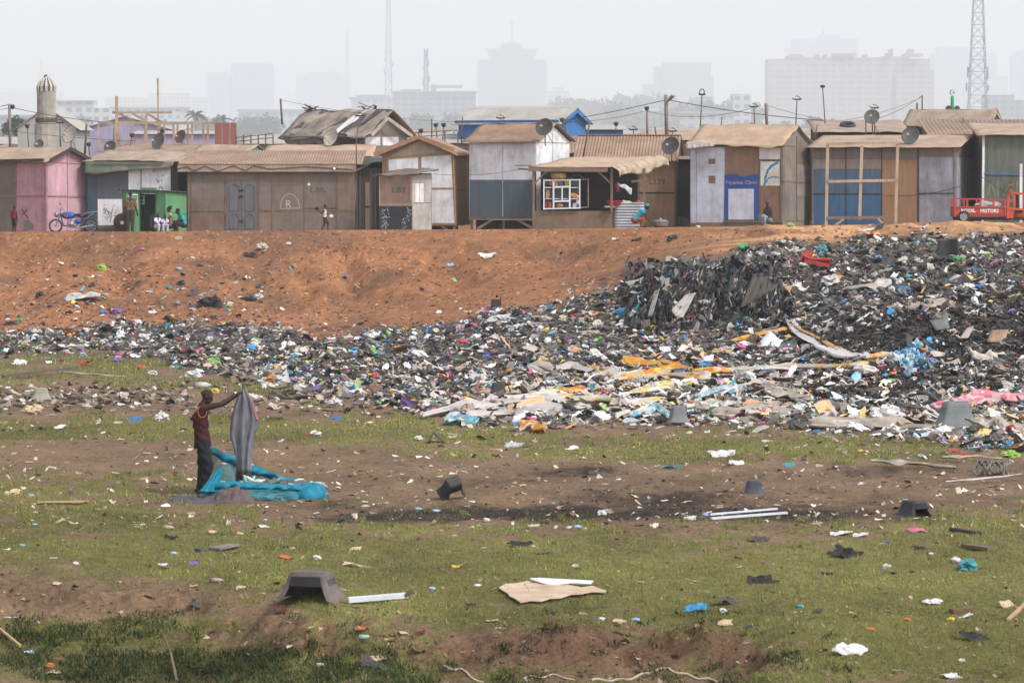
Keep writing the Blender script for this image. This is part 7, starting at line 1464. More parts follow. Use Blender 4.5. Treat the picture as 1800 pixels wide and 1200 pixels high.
def put(name, kind, c, px, py, wpx, label, cat, group=None, rz=None, i=None, sx=1, sy=1, sz=1, tilt=(0, 0), lift=.0, m=None):
    g = G(px, py); hw_ = wpx / sc(g.y) / 2; me = tmesh(kind, random.randrange(8) if i is None else i)
    o = bpy.data.objects.new(name, me); COL.objects.link(o); o.location = (g.x, g.y, g.z + hw_ * lift); o.scale = (hw_ * sx, hw_ * sy, hw_ * sz); o.rotation_euler = (tilt[0], tilt[1], random.uniform(-.5, .5) if rz is None else rz)
    o.material_slots[0].link = 'OBJECT'; o.material_slots[0].material = m or cmat(c, kind); return tag(o, label, cat, group)
random.seed(21)
# on the grass and bare ground, read off the photograph
LIT = [ # kind, colour, px, py, width px, label
 ('bigbag', 'white', 285, 738, 28, 'white plastic bag on the dirt left of the man in the vest'), ('rag', 'blue', 237, 740, 30, 'dark blue cloth on the dirt left of the man'), ('bigbag', 'beige', 58, 728, 38, 'beige sack on the dirt near the left edge'), ('bag', 'black', 73, 755, 16, 'black bag on the upper left grass band'), ('sheet', 'white', 107, 753, 24, 'white scrap on the upper left grass band'),
 ('bottle', 'pale blue', 55, 873, 14, 'pale blue cup lying on the left grass'), ('rag', 'beige', 22, 868, 30, 'crumpled beige paper at the left edge'), ('bottle', 'pale blue', 62, 923, 11, 'small pale blue bottle on the left grass'), ('bottle', 'pale blue', 40, 960, 12, 'pale blue cup beside the left edge'), ('rag', 'white', 13, 966, 14, 'white lump at the left edge of the grass'), ('bag', 'white', 133, 992, 14, 'white cup lying alone on the left grass'),
 ('bottle', 'orange', 297, 931, 24, 'white and orange bottle on the charred ground'), ('rag', 'black', 303, 948, 30, 'black cloth under the orange bottle'), ('sheet', 'beige', 374, 936, 18, 'beige scrap right of the black cloth'), ('sheet', 'white', 465, 927, 22, 'white paper scrap below the net bag'), ('bag', 'pale blue', 466, 915, 9, 'small pale blue scrap below the net bag'), ('sheet', 'beige', 422, 938, 12, 'small beige scrap below the net bag'),
 ('bottle', 'pale blue', 306, 974, 15, 'pale blue bottle standing out on the grass'), ('sheet', 'purple', 341, 991, 18, 'white and purple packet on the left grass'), ('rag', 'white', 287, 994, 20, 'white rag beside the purple packet'), ('bottle', 'brown', 290, 1000, 18, 'brown can below the white rag'), ('bag', 'dark grey', 352, 970, 22, 'dark grey shoe near the short wooden board'), ('rag', 'black', 503, 962, 14, 'black knotted scrap above the orange cloth'), ('rag', 'orange', 504, 981, 28, 'orange cloth lying on the grass'), ('bag', 'white', 557, 982, 18, 'white packet right of the orange cloth'), ('bottle', 'red', 382, 1023, 24, 'crushed red and white can on the grass'),
 ('sheet', 'beige', 341, 1030, 16, 'beige scrap left of the red can'), ('sheet', 'beige', 423, 1033, 20, 'beige scrap right of the red can'), ('sheet', 'beige', 100, 1026, 16, 'beige scrap on the bare left ground'), ('strip', 'black', 292, 1075, 30, 'black strip on the bare ground'), ('rag', 'dark grey', 345, 1066, 26, 'grey brown rag beside the black strip'), ('strip', 'black', 85, 1123, 34, 'black plastic strip in the dark weeds'), ('rag', 'pale blue', 52, 1146, 20, 'pale blue scrap in the dark weeds'), ('bag', 'white', 563, 1170, 14, 'white cup in the weeds at the bottom'), ('bag', 'orange', 88, 1170, 18, 'orange lump in the bottom left weeds'), ('sheet', 'beige', 95, 1183, 34, 'beige plate shaped scrap in the bottom left weeds'),
 ('rag', 'maroon', 497, 1073, 44, 'red and black cloth in front of the broken television shell'), ('strip', 'white', 20, 1086, 26, 'white strip on the left slope'), ('rag', 'black', 915, 960, 44, 'black rag on the central grass'), ('strip', 'black', 953, 973, 46, 'black torn strip right of the black rag'), ('rag', 'yellow', 806, 997, 22, 'gold wrapper on the central grass'), ('bag', 'white', 1013, 996, 14, 'white cup right of centre on the grass'), ('sheet', 'beige', 624, 966, 22, 'beige card on the grass left of centre'), ('sheet', 'beige', 625, 996, 44, 'long beige card on the grass left of centre'), ('bottle', 'white', 840, 1031, 16, 'clear bottle above the big cardboard sheet'), ('bag', 'pale blue', 760, 1036, 14, 'round blue and white packet left of the cardboard sheet'), ('bag', 'pale blue', 1015, 928, 16, 'pale blue cup at the edge of the burnt ground'),
 ('bottle', 'pale blue', 736, 897, 16, 'pale blue bottle left of the middle burnt strip'), ('bottle', 'pale blue', 767, 900, 16, 'second pale blue bottle left of the burnt strip'), ('bag', 'white', 855, 915, 14, 'white lump on the burnt strip'), ('sheet', 'beige', 672, 885, 20, 'beige scrap right of the net bag'), ('bag', 'black', 919, 903, 16, 'black tin on the burnt strip'), ('bag', 'white', 1057, 905, 20, 'white scrap on the burnt strip'), ('rag', 'orange', 640, 1108, 26, 'orange net scrap on the lower grass'), ('bottle', 'green', 642, 1121, 26, 'clear bottle with a green end on the lower grass'), ('sheet', 'beige', 712, 1114, 22, 'beige card right of the orange net scrap'), ('rag', 'maroon', 740, 1113, 20, 'dark red scrap right of the orange net scrap'), ('sheet', 'beige', 865, 1092, 22, 'beige card below the cardboard sheet'), ('strip', 'beige', 880, 1105, 26, 'beige strip below the cardboard sheet'), ('rag', 'brown', 738, 1146, 28, 'brown paper on the lower grass'), ('sheet', 'beige', 663, 1158, 26, 'beige card near the bottom edge'), ('rag', 'black', 828, 1064, 22, 'black rag left of the cardboard sheet'), ('bag', 'white', 1058, 1089, 14, 'white cup below the right end of the cardboard'), ('bag', 'pale blue', 1118, 1091, 16, 'pale blue packet on the lower right grass'), ('sheet', 'beige', 1087, 1093, 24, 'beige scraps beside the pale blue packet'), ('rag', 'dark grey', 660, 1176, 62, 'grey rag heap in the bottom weeds'),
 ('rag', 'white', 1270, 801, 54, 'white plastic film blown onto the upper right grass'), ('rag', 'white', 1296, 816, 30, 'white crumpled bag on the upper right dirt'), ('rag', 'turquoise', 1387, 819, 24, 'pale turquoise scrap on the upper right dirt'), ('rag', 'red', 1698, 804, 38, 'red and white plastic sheet at the foot of the heap'), ('bigbag', 'lime green', 1779, 803, 28, 'lime green bag at the foot of the heap'), ('rag', 'white', 1477, 940, 36, 'long white scrap right of the white battens'), ('rag', 'white', 1513, 942, 28, 'white lump right of the long white scrap'), ('sheet', 'blue', 1558, 952, 18, 'blue and white packet on the right grass'), ('sheet', 'pink', 1613, 934, 34, 'pink paper on the right bare ground'), ('rag', 'dark grey', 1337, 951, 42, 'dark grey rag below the white battens'), ('rag', 'black', 1338, 1024, 52, 'black plastic heap on the right grass'), ('rag', 'black', 1487, 978, 58, 'long black cloth on the right bare patch'), ('bag', 'white', 1559, 997, 18, 'white lump below the long black cloth'), ('rag', 'cyan', 1223, 1072, 50, 'bright blue cloth on the right grass'), ('rag', 'dark grey', 1282, 1063, 60, 'grey black rags right of the bright blue cloth'), ('bag', 'white', 1271, 1075, 18, 'white scrap below the grey black rags'), ('bigbag', 'turquoise', 1700, 1002, 40, 'teal net bundle on the right grass'), ('rag', 'white', 1640, 1061, 34, 'white cloth on the lower right grass'), ('sheet', 'beige', 1772, 1066, 28, 'beige card at the right edge'), ('rag', 'white', 1495, 1147, 56, 'torn white and lilac rag on the lower right grass'), ('rag', 'black', 1715, 1124, 54, 'torn black rag at the lower right'), ('rag', 'white', 1672, 1190, 36, 'white strip near the bottom right'), ('bag', 'white', 1692, 1162, 14, 'white cup near the bottom right'), ('rag', 'black', 1617, 965, 24, 'small black rag on the right grass'), ('bag', 'white', 1680, 987, 22, 'white packet above the teal net bundle'), ('bag', 'white', 1636, 974, 11, 'white ball on the right grass'), ('bag', 'black', 1570, 1009, 11, 'small black lump left of the white packet'), ('bag', 'black', 1604, 1007, 13, 'second small black lump left of the teal bundle'), ('bag', 'turquoise', 1406, 1068, 18, 'pale turquoise scrap on the right grass'), ('strip', 'black', 1362, 1064, 28, 'black strip left of the pale turquoise scrap'), ('rag', 'dark grey', 1435, 1076, 28, 'grey rag on the right grass'), ('sheet', 'beige', 1500, 1078, 14, 'beige card on the right grass'), ('rag', 'orange', 1530, 1106, 18, 'orange scrap on the lower right grass'), ('rag', 'orange', 1596, 1089, 15, 'small orange scrap on the lower right grass'), ('rag', 'black', 1455, 1010, 26, 'dark smear of rag on the right grass'), ('bag', 'dark grey', 1317, 1104, 24, 'dark grey lump on the lower right grass'), ('sheet', 'beige', 1275, 1097, 28, 'beige paper on the lower right grass'), ('rag', 'white', 1214, 912, 26, 'white bag left of the white battens'), ('bag', 'pale blue', 1240, 905, 12, 'pale blue cup left of the white battens'), ('bag', 'yellow', 1672, 1090, 16, 'yellow lump beside the brown plank'), ('sheet', 'white', 1696, 1085, 28, 'white paper beside the brown plank'), ('sheet', 'turquoise', 1180, 823, 40, 'pale green flat scrap on the grass below the heap'), ('rag', 'beige', 795, 770, 20, 'beige rag beside the bent grey panel'), ('bag', 'white', 735, 773, 18, 'white bag left of the bent grey panel'), ('rag', 'white', 1005, 790, 26, 'white crumpled film below the heap'), ('rag', 'pale grey', 905, 785, 40, 'pale grey film below the heap'), ('bag', 'white', 555, 765, 24, 'white bag right of the lifted sack'), ('bag', 'red', 540, 765, 10, 'red scrap beside the white bag right of the sack'), ('bigbag', 'white', 590, 712, 26, 'upright pale bag on the dirt right of the man'), ('rag', 'blue', 592, 737, 24, 'blue bag on the dirt right of the man'), ('bigbag', 'white', 342, 663, 30, 'white bag on the upper left grass'), ('bigbag', 'yellow', 378, 690, 16, 'yellow bag beside the head of the man'), ('bottle', 'pale grey', 358, 682, 32, 'pale grey bottle behind the man'), ('bigbag', 'orange', 248, 648, 16, 'orange bag on the upper left grass'), ('bigbag', 'purple', 206, 636, 18, 'purple bag on the upper left grass'), ('rag', 'red', 150, 642, 36, 'red and white sheet on the upper left grass'), ('bag', 'pink', 212, 623, 16, 'pink bag at the edge of the left rubbish'), ('rag', 'white', 35, 640, 30, 'white bag at the left edge of the rubbish'), ('bag', 'white', 270, 658, 20, 'white scrap on the upper left grass'), ('rag', 'beige', 370, 645, 26, 'beige bags at the rubbish edge above the man'),
 # on the embankment
 ('bag', 'pink', 250, 440, 11, 'bright pink ball of plastic on the embankment'), ('bigbag', 'lime green', 178, 474, 19, 'lime green bag on the left embankment'), ('bag', 'lime green', 155, 489, 10, 'small lime green scrap on the left embankment'), ('rag', 'white', 110, 464, 13, 'white scrap on the left embankment'), ('bigbag', 'pale grey', 462, 437, 22, 'pale grey bag high on the embankment'), ('rag', 'black', 442, 451, 30, 'black plastic high on the embankment'), ('rag', 'red', 500, 444, 15, 'red scrap high on the embankment'), ('bag', 'white', 507, 429, 11, 'white box high on the embankment'), ('bigbag', 'black', 318, 501, 17, 'round black bag midway on the embankment'), ('bag', 'turquoise', 297, 508, 13, 'turquoise bag midway on the embankment'), ('bigbag', 'black', 70, 521, 17, 'black bag low on the left embankment'), ('rag', 'pale grey', 150, 528, 72, 'long pale grey film low on the left embankment'), ('bag', 'black', 133, 486, 10, 'small black bag on the left embankment'), ('bag', 'purple', 206, 550, 19, 'purple bag at the foot of the embankment'), ('bag', 'purple', 188, 551, 11, 'smaller purple bag at the foot of the embankment'), ('bigbag', 'black', 374, 540, 46, 'black netting heap low on the embankment'), ('bag', 'lime green', 404, 539, 11, 'lime green scrap beside the black netting heap'), ('bag', 'cyan', 398, 546, 12, 'blue scrap beside the black netting heap'), ('bigbag', 'black', 441, 529, 22, 'black bag beside the white bag on the embankment'), ('bigbag', 'white', 456, 524, 18, 'white bag beside the black bag on the embankment'), ('rag', 'dark grey', 458, 503, 16, 'dark tangle on the embankment'), ('bag', 'yellow', 538, 518, 9, 'small yellow scrap on the embankment'), ('bag', 'pale blue', 315, 474, 12, 'pale blue scrap on the embankment'), ('bag', 'white', 338, 454, 10, 'white scrap on the upper embankment'), ('rag', 'dark grey', 340, 520, 22, 'grey and black rag on the embankment'), ('bag', 'green', 34, 565, 14, 'green bag at the foot of the left embankment'), ('rag', 'black', 18, 570, 26, 'black plastic at the foot of the left embankment'), ('bigbag', 'pale blue', 791, 469, 15, 'pale blue bundle on the central embankment'), ('rag', 'white', 860, 452, 34, 'white cloth draped on the central embankment'), ('strip', 'turquoise', 996, 490, 12, 'turquoise ring on the embankment'), ('rag', 'black', 1060, 492, 16, 'black scrap on the embankment near the heap'), ('bigbag', 'dark grey', 1185, 421, 22, 'dark grey rubber lump high on the embankment'), ('rag', 'black', 1120, 423, 20, 'black scrap left of the rubber lump'), ('rag', 'white', 1083, 422, 18, 'white scrap high on the embankment'), ('sheet', 'green', 1308, 435, 20, 'flat green scrap on the pale upper bank'), ('strip', 'black', 1200, 455, 34, 'black strips above the cliff of rags'), ('bag', 'white', 1303, 398, 22, 'white bag on the ground in front of the clinic'), ('bag', 'lime green', 1390, 397, 15, 'lime green bag on the ground right of the clinic door'), ('rag', 'white', 1200, 397, 24, 'white sack on the ground left of the clinic'), ('bag', 'white', 1227, 400, 10, 'small white bag in front of the clinic')]
for k_, c, px, py, w, lb in LIT:
    w *= .9
    cat = {'bigbag': 'bag', 'bag': 'bag', 'rag': 'rag', 'sheet': 'scrap', 'strip': 'strip', 'bottle': 'bottle'}[k_]; nm = {'bigbag': 'plastic_bag', 'bag': 'plastic_bag', 'rag': 'crumpled_rag', 'sheet': 'flat_scrap', 'strip': 'torn_strip', 'bottle': 'plastic_bottle'}[k_]
    put(nm, k_, c, px, py, w, lb, cat, tilt=(random.uniform(.1, .4), random.uniform(-.25, .25)) if k_ in ('sheet', 'rag') else (0, 0), sz={'bigbag': 1.0, 'bag': .9, 'rag': 1.1, 'sheet': .8, 'strip': .8, 'bottle': 1.3}[k_], sy={'rag': .9, 'bottle': 1.4}.get(k_, 1), m=mat(c + '_and_white_plastic', tuple((q_ + .55) / 2.2 for q_ in lin(RGBN[c])), var=.35, scale=16, rough=.5) if k_ == 'bottle' and c in ('orange', 'red', 'green') else None, lift={'sheet': .2, 'bottle': .1, 'rag': .15}.get(k_, .02))
# brighter single bags and sheets in the heap
def zone(px, py):
    if py < 500 and px > 1130: return 'the top of the rubbish heap'
    if px > 1380: return 'the right flank of the rubbish heap'
    if px > 900: return 'the middle slope of the rubbish heap'
    if px > 480: return 'the central foot of the rubbish heap'
    return 'the low rubbish strip at the left'
n_ = 0; cw = ['white'] * 22 + ['pale grey'] * 14 + ['black'] * 26 + ['beige'] * 10 + ['blue', 'cyan', 'turquoise', 'turquoise', 'cyan', 'pink', 'pink', 'red', 'orange', 'yellow', 'yellow', 'purple', 'purple', 'lime green', 'green', 'pale blue', 'pale blue', 'dark grey', 'dark grey', 'dark grey', 'dark grey']
while n_ < 430:
    px, py = random.uniform(0, 1800), random.uniform(408, 775); a_ = np.array([px]); b_ = np.array([py])
    if random.random() > float(heap_w(a_, b_)[0]) * (1 - .8 * float(cut_w(a_, b_)[0])) or (1100 < px < 1380 and 470 < py < 565): continue
    c = random.choice(cw); kd = 'bigbag' if n_ % 2 else 'bigsheet'; s_ = random.uniform(9, 21) * (.75 + .55 * (py - 400) / 380)
    if c not in ('white', 'pale grey', 'black', 'beige', 'dark grey'): s_ *= .72
    if kd == 'bigbag': put('plastic_bag', kd, c, px, py, s_ * .85, c + ' plastic bag among the rubbish on ' + zone(px, py), 'bag', c + ' bags on ' + zone(px, py), rz=random.uniform(0, 6), tilt=(random.uniform(-.3, .3), random.uniform(-.3, .3)), lift=.2, sz=.9)
    else: put('plastic_sheet', kd, c, px, py, s_, c + ' crumpled plastic sheet among the rubbish on ' + zone(px, py), 'sheet', c + ' sheets on ' + zone(px, py), rz=random.uniform(0, 6), tilt=(random.uniform(.0, .7), random.uniform(-.4, .4)), lift=.35, m=cmat(c, 'bag'))
    n_ += 1
# the cliff of hanging rags
for i in range(210):
    px = random.uniform(1112, 1372); t_ = random.random(); py = 476 + 74 * t_ + random.uniform(-9, 9) - (px > 1330) * 4
    c = random.choice(['black'] * 10 + ['dark grey'] * 9 + ['pale grey', 'brown', 'brown', 'blue', 'blue', 'maroon', 'turquoise', 'beige'] ); g = G(px, py); k = 1 / sc(g.y); L2 = random.uniform(14, 38) * k; W2 = random.uniform(2.5, 8) * k; sl = random.uniform(-1.0, .1); ph = random.uniform(0, 6)
    gg = ground(px + sl * L2 / k * np.linspace(0, 1, 9), py - 6 + L2 / k * np.linspace(0, 1, 9))
    def f_(u, v): q = gg[int(round(v * 8))]; return Vector((q[0] + (u - .5) * 2 * W2 * (.75 - .3 * v + .4 * math.sin(v * 7 + ph) ** 2) + .03 * math.sin(v * 4 + ph), q[1] - .22 - .1 * math.sin(u * 9 + ph) - .06 * math.sin(v * 5 + ph), q[2] + .1 + .05 * math.sin(u * 7 + ph)))
    b = MB(); b.grid(f_, 5, 8); zn = 'left part' if px < 1200 else ('middle' if px < 1300 else 'right part')
    cm = {'black': 'black', 'dark grey': 'dark grey', 'pale grey': 'grey', 'brown': 'brown', 'blue': 'navy', 'maroon': 'maroon', 'turquoise': 'teal', 'beige': 'grey'}[c]
    dk = {'blue': (40, 48, 66), 'turquoise': (42, 76, 82), 'pale grey': (112, 110, 106), 'brown': (80, 68, 58), 'maroon': (96, 62, 60), 'beige': (150, 140, 130), 'black': (38, 37, 39), 'dark grey': (66, 63, 61)}[c]
    tag(b.build('hanging_rag', CL('hanging_' + c.replace(' ', '_'), dk, var=.25), None, smooth=True, thick=.012), cm + ' rag hanging down the %s of the dark rag cliff' % zn, 'rag', '%s rags on the %s of the cliff' % (cm, zn))
def patch(name, label, cat, pts, m, off=.3, folds=.05, n=14):
    """a cloth or film lying or hanging over the heap: four corners in pixels (tl, tr, br, bl)"""
    def f_(u, v):
        (x0, y0), (x1, y1), (x2, y2), (x3, y3) = pts; x = (x0 * (1 - u) + x1 * u) * (1 - v) + (x3 * (1 - u) + x2 * u) * v; y = (y0 * (1 - u) + y1 * u) * (1 - v) + (y3 * (1 - u) + y2 * u) * v; return x, y
    xs, ys = zip(*[f_(i / n, j / n) for j in range(n + 1) for i in range(n + 1)]); g = ground(np.array(xs), np.array(ys)); gd = g.reshape(n + 1, n + 1, 3)[:, :, 1]
    for _ in range(6): gd = (gd + np.roll(gd, 1, 0) + np.roll(gd, -1, 0) + np.roll(gd, 1, 1) + np.roll(gd, -1, 1)) / 5 if False else (np.pad(gd, 1, mode='edge')[:-2, 1:-1] + np.pad(gd, 1, mode='edge')[2:, 1:-1] + np.pad(gd, 1, mode='edge')[1:-1, :-2] + np.pad(gd, 1, mode='edge')[1:-1, 2:] + gd) / 5
    b = MB(); ph = random.uniform(0, 6); V = []
    for j in range(n + 1):
        for i in range(n + 1):
            k_ = j * (n + 1) + i; D = gd[j, i] - off - folds * (1 + math.sin(i / n * 26 + ph + j * .25)) - folds * .6 * math.sin(j * .9 + ph); V.append(P(xs[k_], ys[k_], D))
    b.add(V, [(j * (n + 1) + i, j * (n + 1) + i + 1, (j + 1) * (n + 1) + i + 1, (j + 1) * (n + 1) + i) for j in range(n) for i in range(n)]); return tag(b.build(name, m, None, smooth=True, thick=.012), label, cat)
patch('dark_tarp', 'dark olive tarpaulin draped over the right end of the rag cliff', 'tarpaulin', [(1322, 482), (1374, 474), (1366, 506), (1300, 545)], CL('olive_dark_tarp', (74, 68, 62), var=.15), .55, .09)
patch('hanging_sheet', 'large pale grey sheet hanging on the rag cliff', 'sheet', [(1205, 518), (1224, 514), (1196, 566), (1178, 546)], CL('pale_hanging_sheet', (158, 152, 146), var=.12), .55, .05)
patch('hanging_sheet', 'grey sheet high on the left of the rag cliff', 'sheet', [(1164, 490), (1178, 488), (1172, 512), (1162, 508)], CL('grey_hanging_sheet', (142, 138, 134), var=.12), .5, .04); patch('hanging_sheet', 'long grey sheet on the left of the rag cliff', 'sheet', [(1150, 512), (1160, 508), (1146, 556), (1138, 558)], CL('grey_hanging_sheet', (142, 138, 134)), .5, .05)
patch('teal_net', 'teal net strip hanging at the left end of the rag cliff', 'net', [(1124, 515), (1132, 512), (1118, 550), (1106, 558)], CL('teal_net_strip', (54, 118, 132), var=.2), .45, .03)
# long films and patterned ribbons
def film(name, label, path, w, m, folds=.075, lift=.05):
    folds *= min(1, w / 14); lift -= .1 * (w < 8)
    n = 46; xs = [q[0] for q in path]; ys = [q[1] for q in path]; d = np.concatenate([[0], np.cumsum(np.hypot(np.diff(xs), np.diff(ys)))]); tt = np.linspace(0, d[-1], n + 1); cx, cy_ = np.interp(tt, d, xs), np.interp(tt, d, ys); g = ground(cx, cy_); gd = g[:, 1]
    for _ in range(4): gd = np.convolve(np.pad(gd, 2, mode='edge'), np.ones(5) / 5, 'valid')
    b = MB(); rows = []; ph = random.uniform(0, 6); nv = 14; PT = [P(a_, c_, d_) for a_, c_, d_ in zip(cx, cy_, gd)]; WD = []
    for i in range(n + 1):
        T = (PT[min(i + 3, n)] - PT[max(i - 3, 0)]).normalized(); W_ = Vector((0, -.45, .9)).cross(T).normalized(); W_ = W_ if W_.y > 0 else -W_; WD.append(W_ * min(3.0, 1 / max(.2, math.hypot(W_.x, W_.z + W_.y * .05))))
    for i in range(n + 1):
        env = min(1, .3 + 3 * min(i / n, 1 - i / n)) * (1.0 + .35 * math.sin(i * .23 + ph) + .12 * math.sin(i * .6)); row = []
        for j in range(nv + 1):
            v = j / nv - .5; wob = 1.2 * math.sin(i * .3 + ph); o = folds * (math.sin(j * 2.9 + i * .1 + ph) + .35 * math.sin(i * .3 + j * .5))
            p = P(cx[i] + wob, cy_[i], gd[i]); row.append(p + WD[i] * (v * w * env / sc(gd[i])) + Vector((0, -lift - .12 - abs(o) * .6, .1 + o * .7)))
        rows.append(row)
    b.loft(rows, False); return tag(b.build(name, m, None, smooth=True, thick=.01), label, 'film')
def pat(name, a, b_, c_, scale=7):
    if name in _M: return _M[name]
    m = bpy.data.materials.new(name); m.use_nodes = True; N = m.node_tree.nodes; L = m.node_tree.links; p = N['Principled BSDF']; p.inputs['Roughness'].default_value = .45
    tc = N.new('ShaderNodeTexCoord'); ck = N.new('ShaderNodeTexVoronoi'); ck.inputs['Scale'].default_value = scale; L.new(tc.outputs['Object'], ck.inputs[0]); n2 = N.new('ShaderNodeTexNoise'); n2.inputs['Scale'].default_value = 1.1; n2.inputs['Detail'].default_value = 3; L.new(tc.outputs['Object'], n2.inputs[0])
    sx = N.new('ShaderNodeSeparateColor'); L.new(ck.outputs['Color'], sx.inputs[0]); r1 = N.new('ShaderNodeValToRGB'); r1.color_ramp.interpolation = 'CONSTANT'; r1.color_ramp.elements[0].color = (*S(*a), 1); r1.color_ramp.elements[1].color = (*S(*b_), 1); r1.color_ramp.elements[1].position = .5; L.new(sx.outputs[0], r1.inputs[0])
    r2 = N.new('ShaderNodeValToRGB'); r2.color_ramp.elements[0].position = .46; r2.color_ramp.elements[1].position = .54; L.new(n2.outputs[0], r2.inputs[0]); mx = N.new('ShaderNodeMix'); mx.data_type = 'RGBA'; L.new(r2.outputs[0], mx.inputs[0]); L.new(r1.outputs[0], mx.inputs[6]); mx.inputs[7].default_value = (*S(*c_), 1); L.new(mx.outputs[2], p.inputs['Base Color']); _M[name] = m; return m
OY = pat('orange_yellow_film', (206, 124, 40), (214, 176, 78), (190, 180, 166)); OY2 = pat('orange_print_film', (204, 118, 42), (214, 168, 60), (206, 150, 60)); YW = pat('yellow_white_film', (206, 176, 70), (206, 200, 186), (200, 194, 186)); WF_ = plastic('dusty_white_film', (196, 188, 182), rough=.4, var=.12); BF = plastic('dusty_beige_film', (172, 160, 146), rough=.45, var=.16); PF = pat('pink_print_film', (196, 112, 124), (206, 176, 176), (196, 140, 148)); TF = pat('teal_white_film', (96, 160, 180), (196, 200, 198), (170, 186, 190)); RF = pat('red_white_film', (178, 96, 86), (196, 186, 176), (190, 178, 166))
for lb, pth, w, m_ in [('long dusty white film at the lower edge of the heap', [(742, 738), (790, 725), (870, 716), (950, 709), (1040, 703)], 20, WF_), ('white and yellow film right of the long white film', [(900, 708), (960, 700), (1020, 708), (1100, 712), (1170, 708)], 16, YW), ('orange printed film on the long white film', [(925, 706), (960, 697), (1050, 690)], 15, OY2), ('pale film at the foot of the heap below centre', [(820, 738), (880, 732), (960, 726), (1030, 722)], 16, WF_), ('white folded film left of the orange films', [(980, 655), (1010, 650), (1050, 660), (1090, 668), (1130, 662)], 24, WF_), ('large bunched orange printed film', [(1090, 640), (1130, 642), (1180, 648), (1210, 655)], 26, OY2), ('second orange printed film below the bunched one', [(1085, 672), (1140, 666), (1205, 666), (1250, 668)], 22, OY), ('yellow printed film crossing the middle heap', [(1090, 705), (1130, 690), (1180, 682), (1215, 681)], 15, YW), ('orange striped film left of the middle heap', [(1035, 650), (1060, 655), (1075, 668)], 20, OY), ('orange checked ribbon running across the heap', [(1215, 660), (1280, 657), (1340, 652), (1400, 650), (1470, 649), (1525, 646)], 11, OY), ('long white film draped down to the dark cut', [(1384, 568), (1402, 590), (1440, 612), (1480, 628), (1530, 634)], 26, CL('clean_white_film', (214, 208, 206), var=.06)), ('orange ribbon along the upper edge of the draped white film', [(1388, 575), (1430, 596), (1470, 617), (1490, 624)], 7, OY2), ('white and orange ribbon right of the draped film', [(1520, 634), (1580, 630), (1620, 625), (1660, 630)], 12, OY), ('yellow orange ribbon left of the white board', [(1285, 605), (1330, 594), (1400, 578)], 9, OY2), ('beige film fan on the lower right heap', [(1340, 682), (1370, 694), (1410, 708), (1420, 716)], 34, BF), ('beige film at the foot of the right heap', [(1250, 735), (1310, 726), (1370, 716)], 18, BF), ('pink printed film at the right edge', [(1640, 722), (1690, 712), (1740, 706), (1830, 704)], 24, PF), ('yellow white film on the lower middle heap', [(1205, 722), (1250, 716), (1300, 716)], 14, YW), ('red and white film on the lower right heap', [(1310, 733), (1350, 728), (1410, 732)], 14, RF), ('pale blue film on the lower middle heap', [(1225, 706), (1260, 692), (1310, 686)], 16, TF), ('blue and white film at the heap foot', [(1110, 738), (1150, 722), (1180, 738)], 18, TF), ('turquoise white bag film at the lower tip of the heap', [(785, 748), (800, 742), (840, 748)], 22, TF), ('orange patterned bag below the heap', [(915, 752), (940, 756), (958, 762)], 24, OY), ('pale film strip along the grass edge at the right', [(1420, 752), (1500, 748), (1560, 752), (1640, 760)], 22, BF), ('second pale film strip along the grass edge', [(1650, 760), (1720, 752), (1800, 756)], 24, BF), ('dusty film among the scraps right of the track', [(1530, 818), (1600, 822), (1680, 830)], 6, BF), ('thin white tape trailing on the track at the right', [(1660, 856), (1700, 852), (1745, 848), (1795, 842)], 2.5, WF_), ('white ribbon above the track at the right', [(1655, 812), (1720, 810), (1760, 815)], 4, BF), ('grey rolled film on the upper right heap', [(1480, 515), (1520, 508), (1565, 502)], 16, WF_), ('white orange film patch beside the right edge', [(1705, 632), (1745, 634), (1765, 630)], 16, RF), ('grey plastic film on the dark cut', [(1590, 545), (1630, 540), (1660, 534)], 18, BF), ('brownish film on the upper left rubbish band', [(110, 660), (170, 664), (220, 668)], 3.5, BF)]:
    film('plastic_film', lb, pth, w, m_)
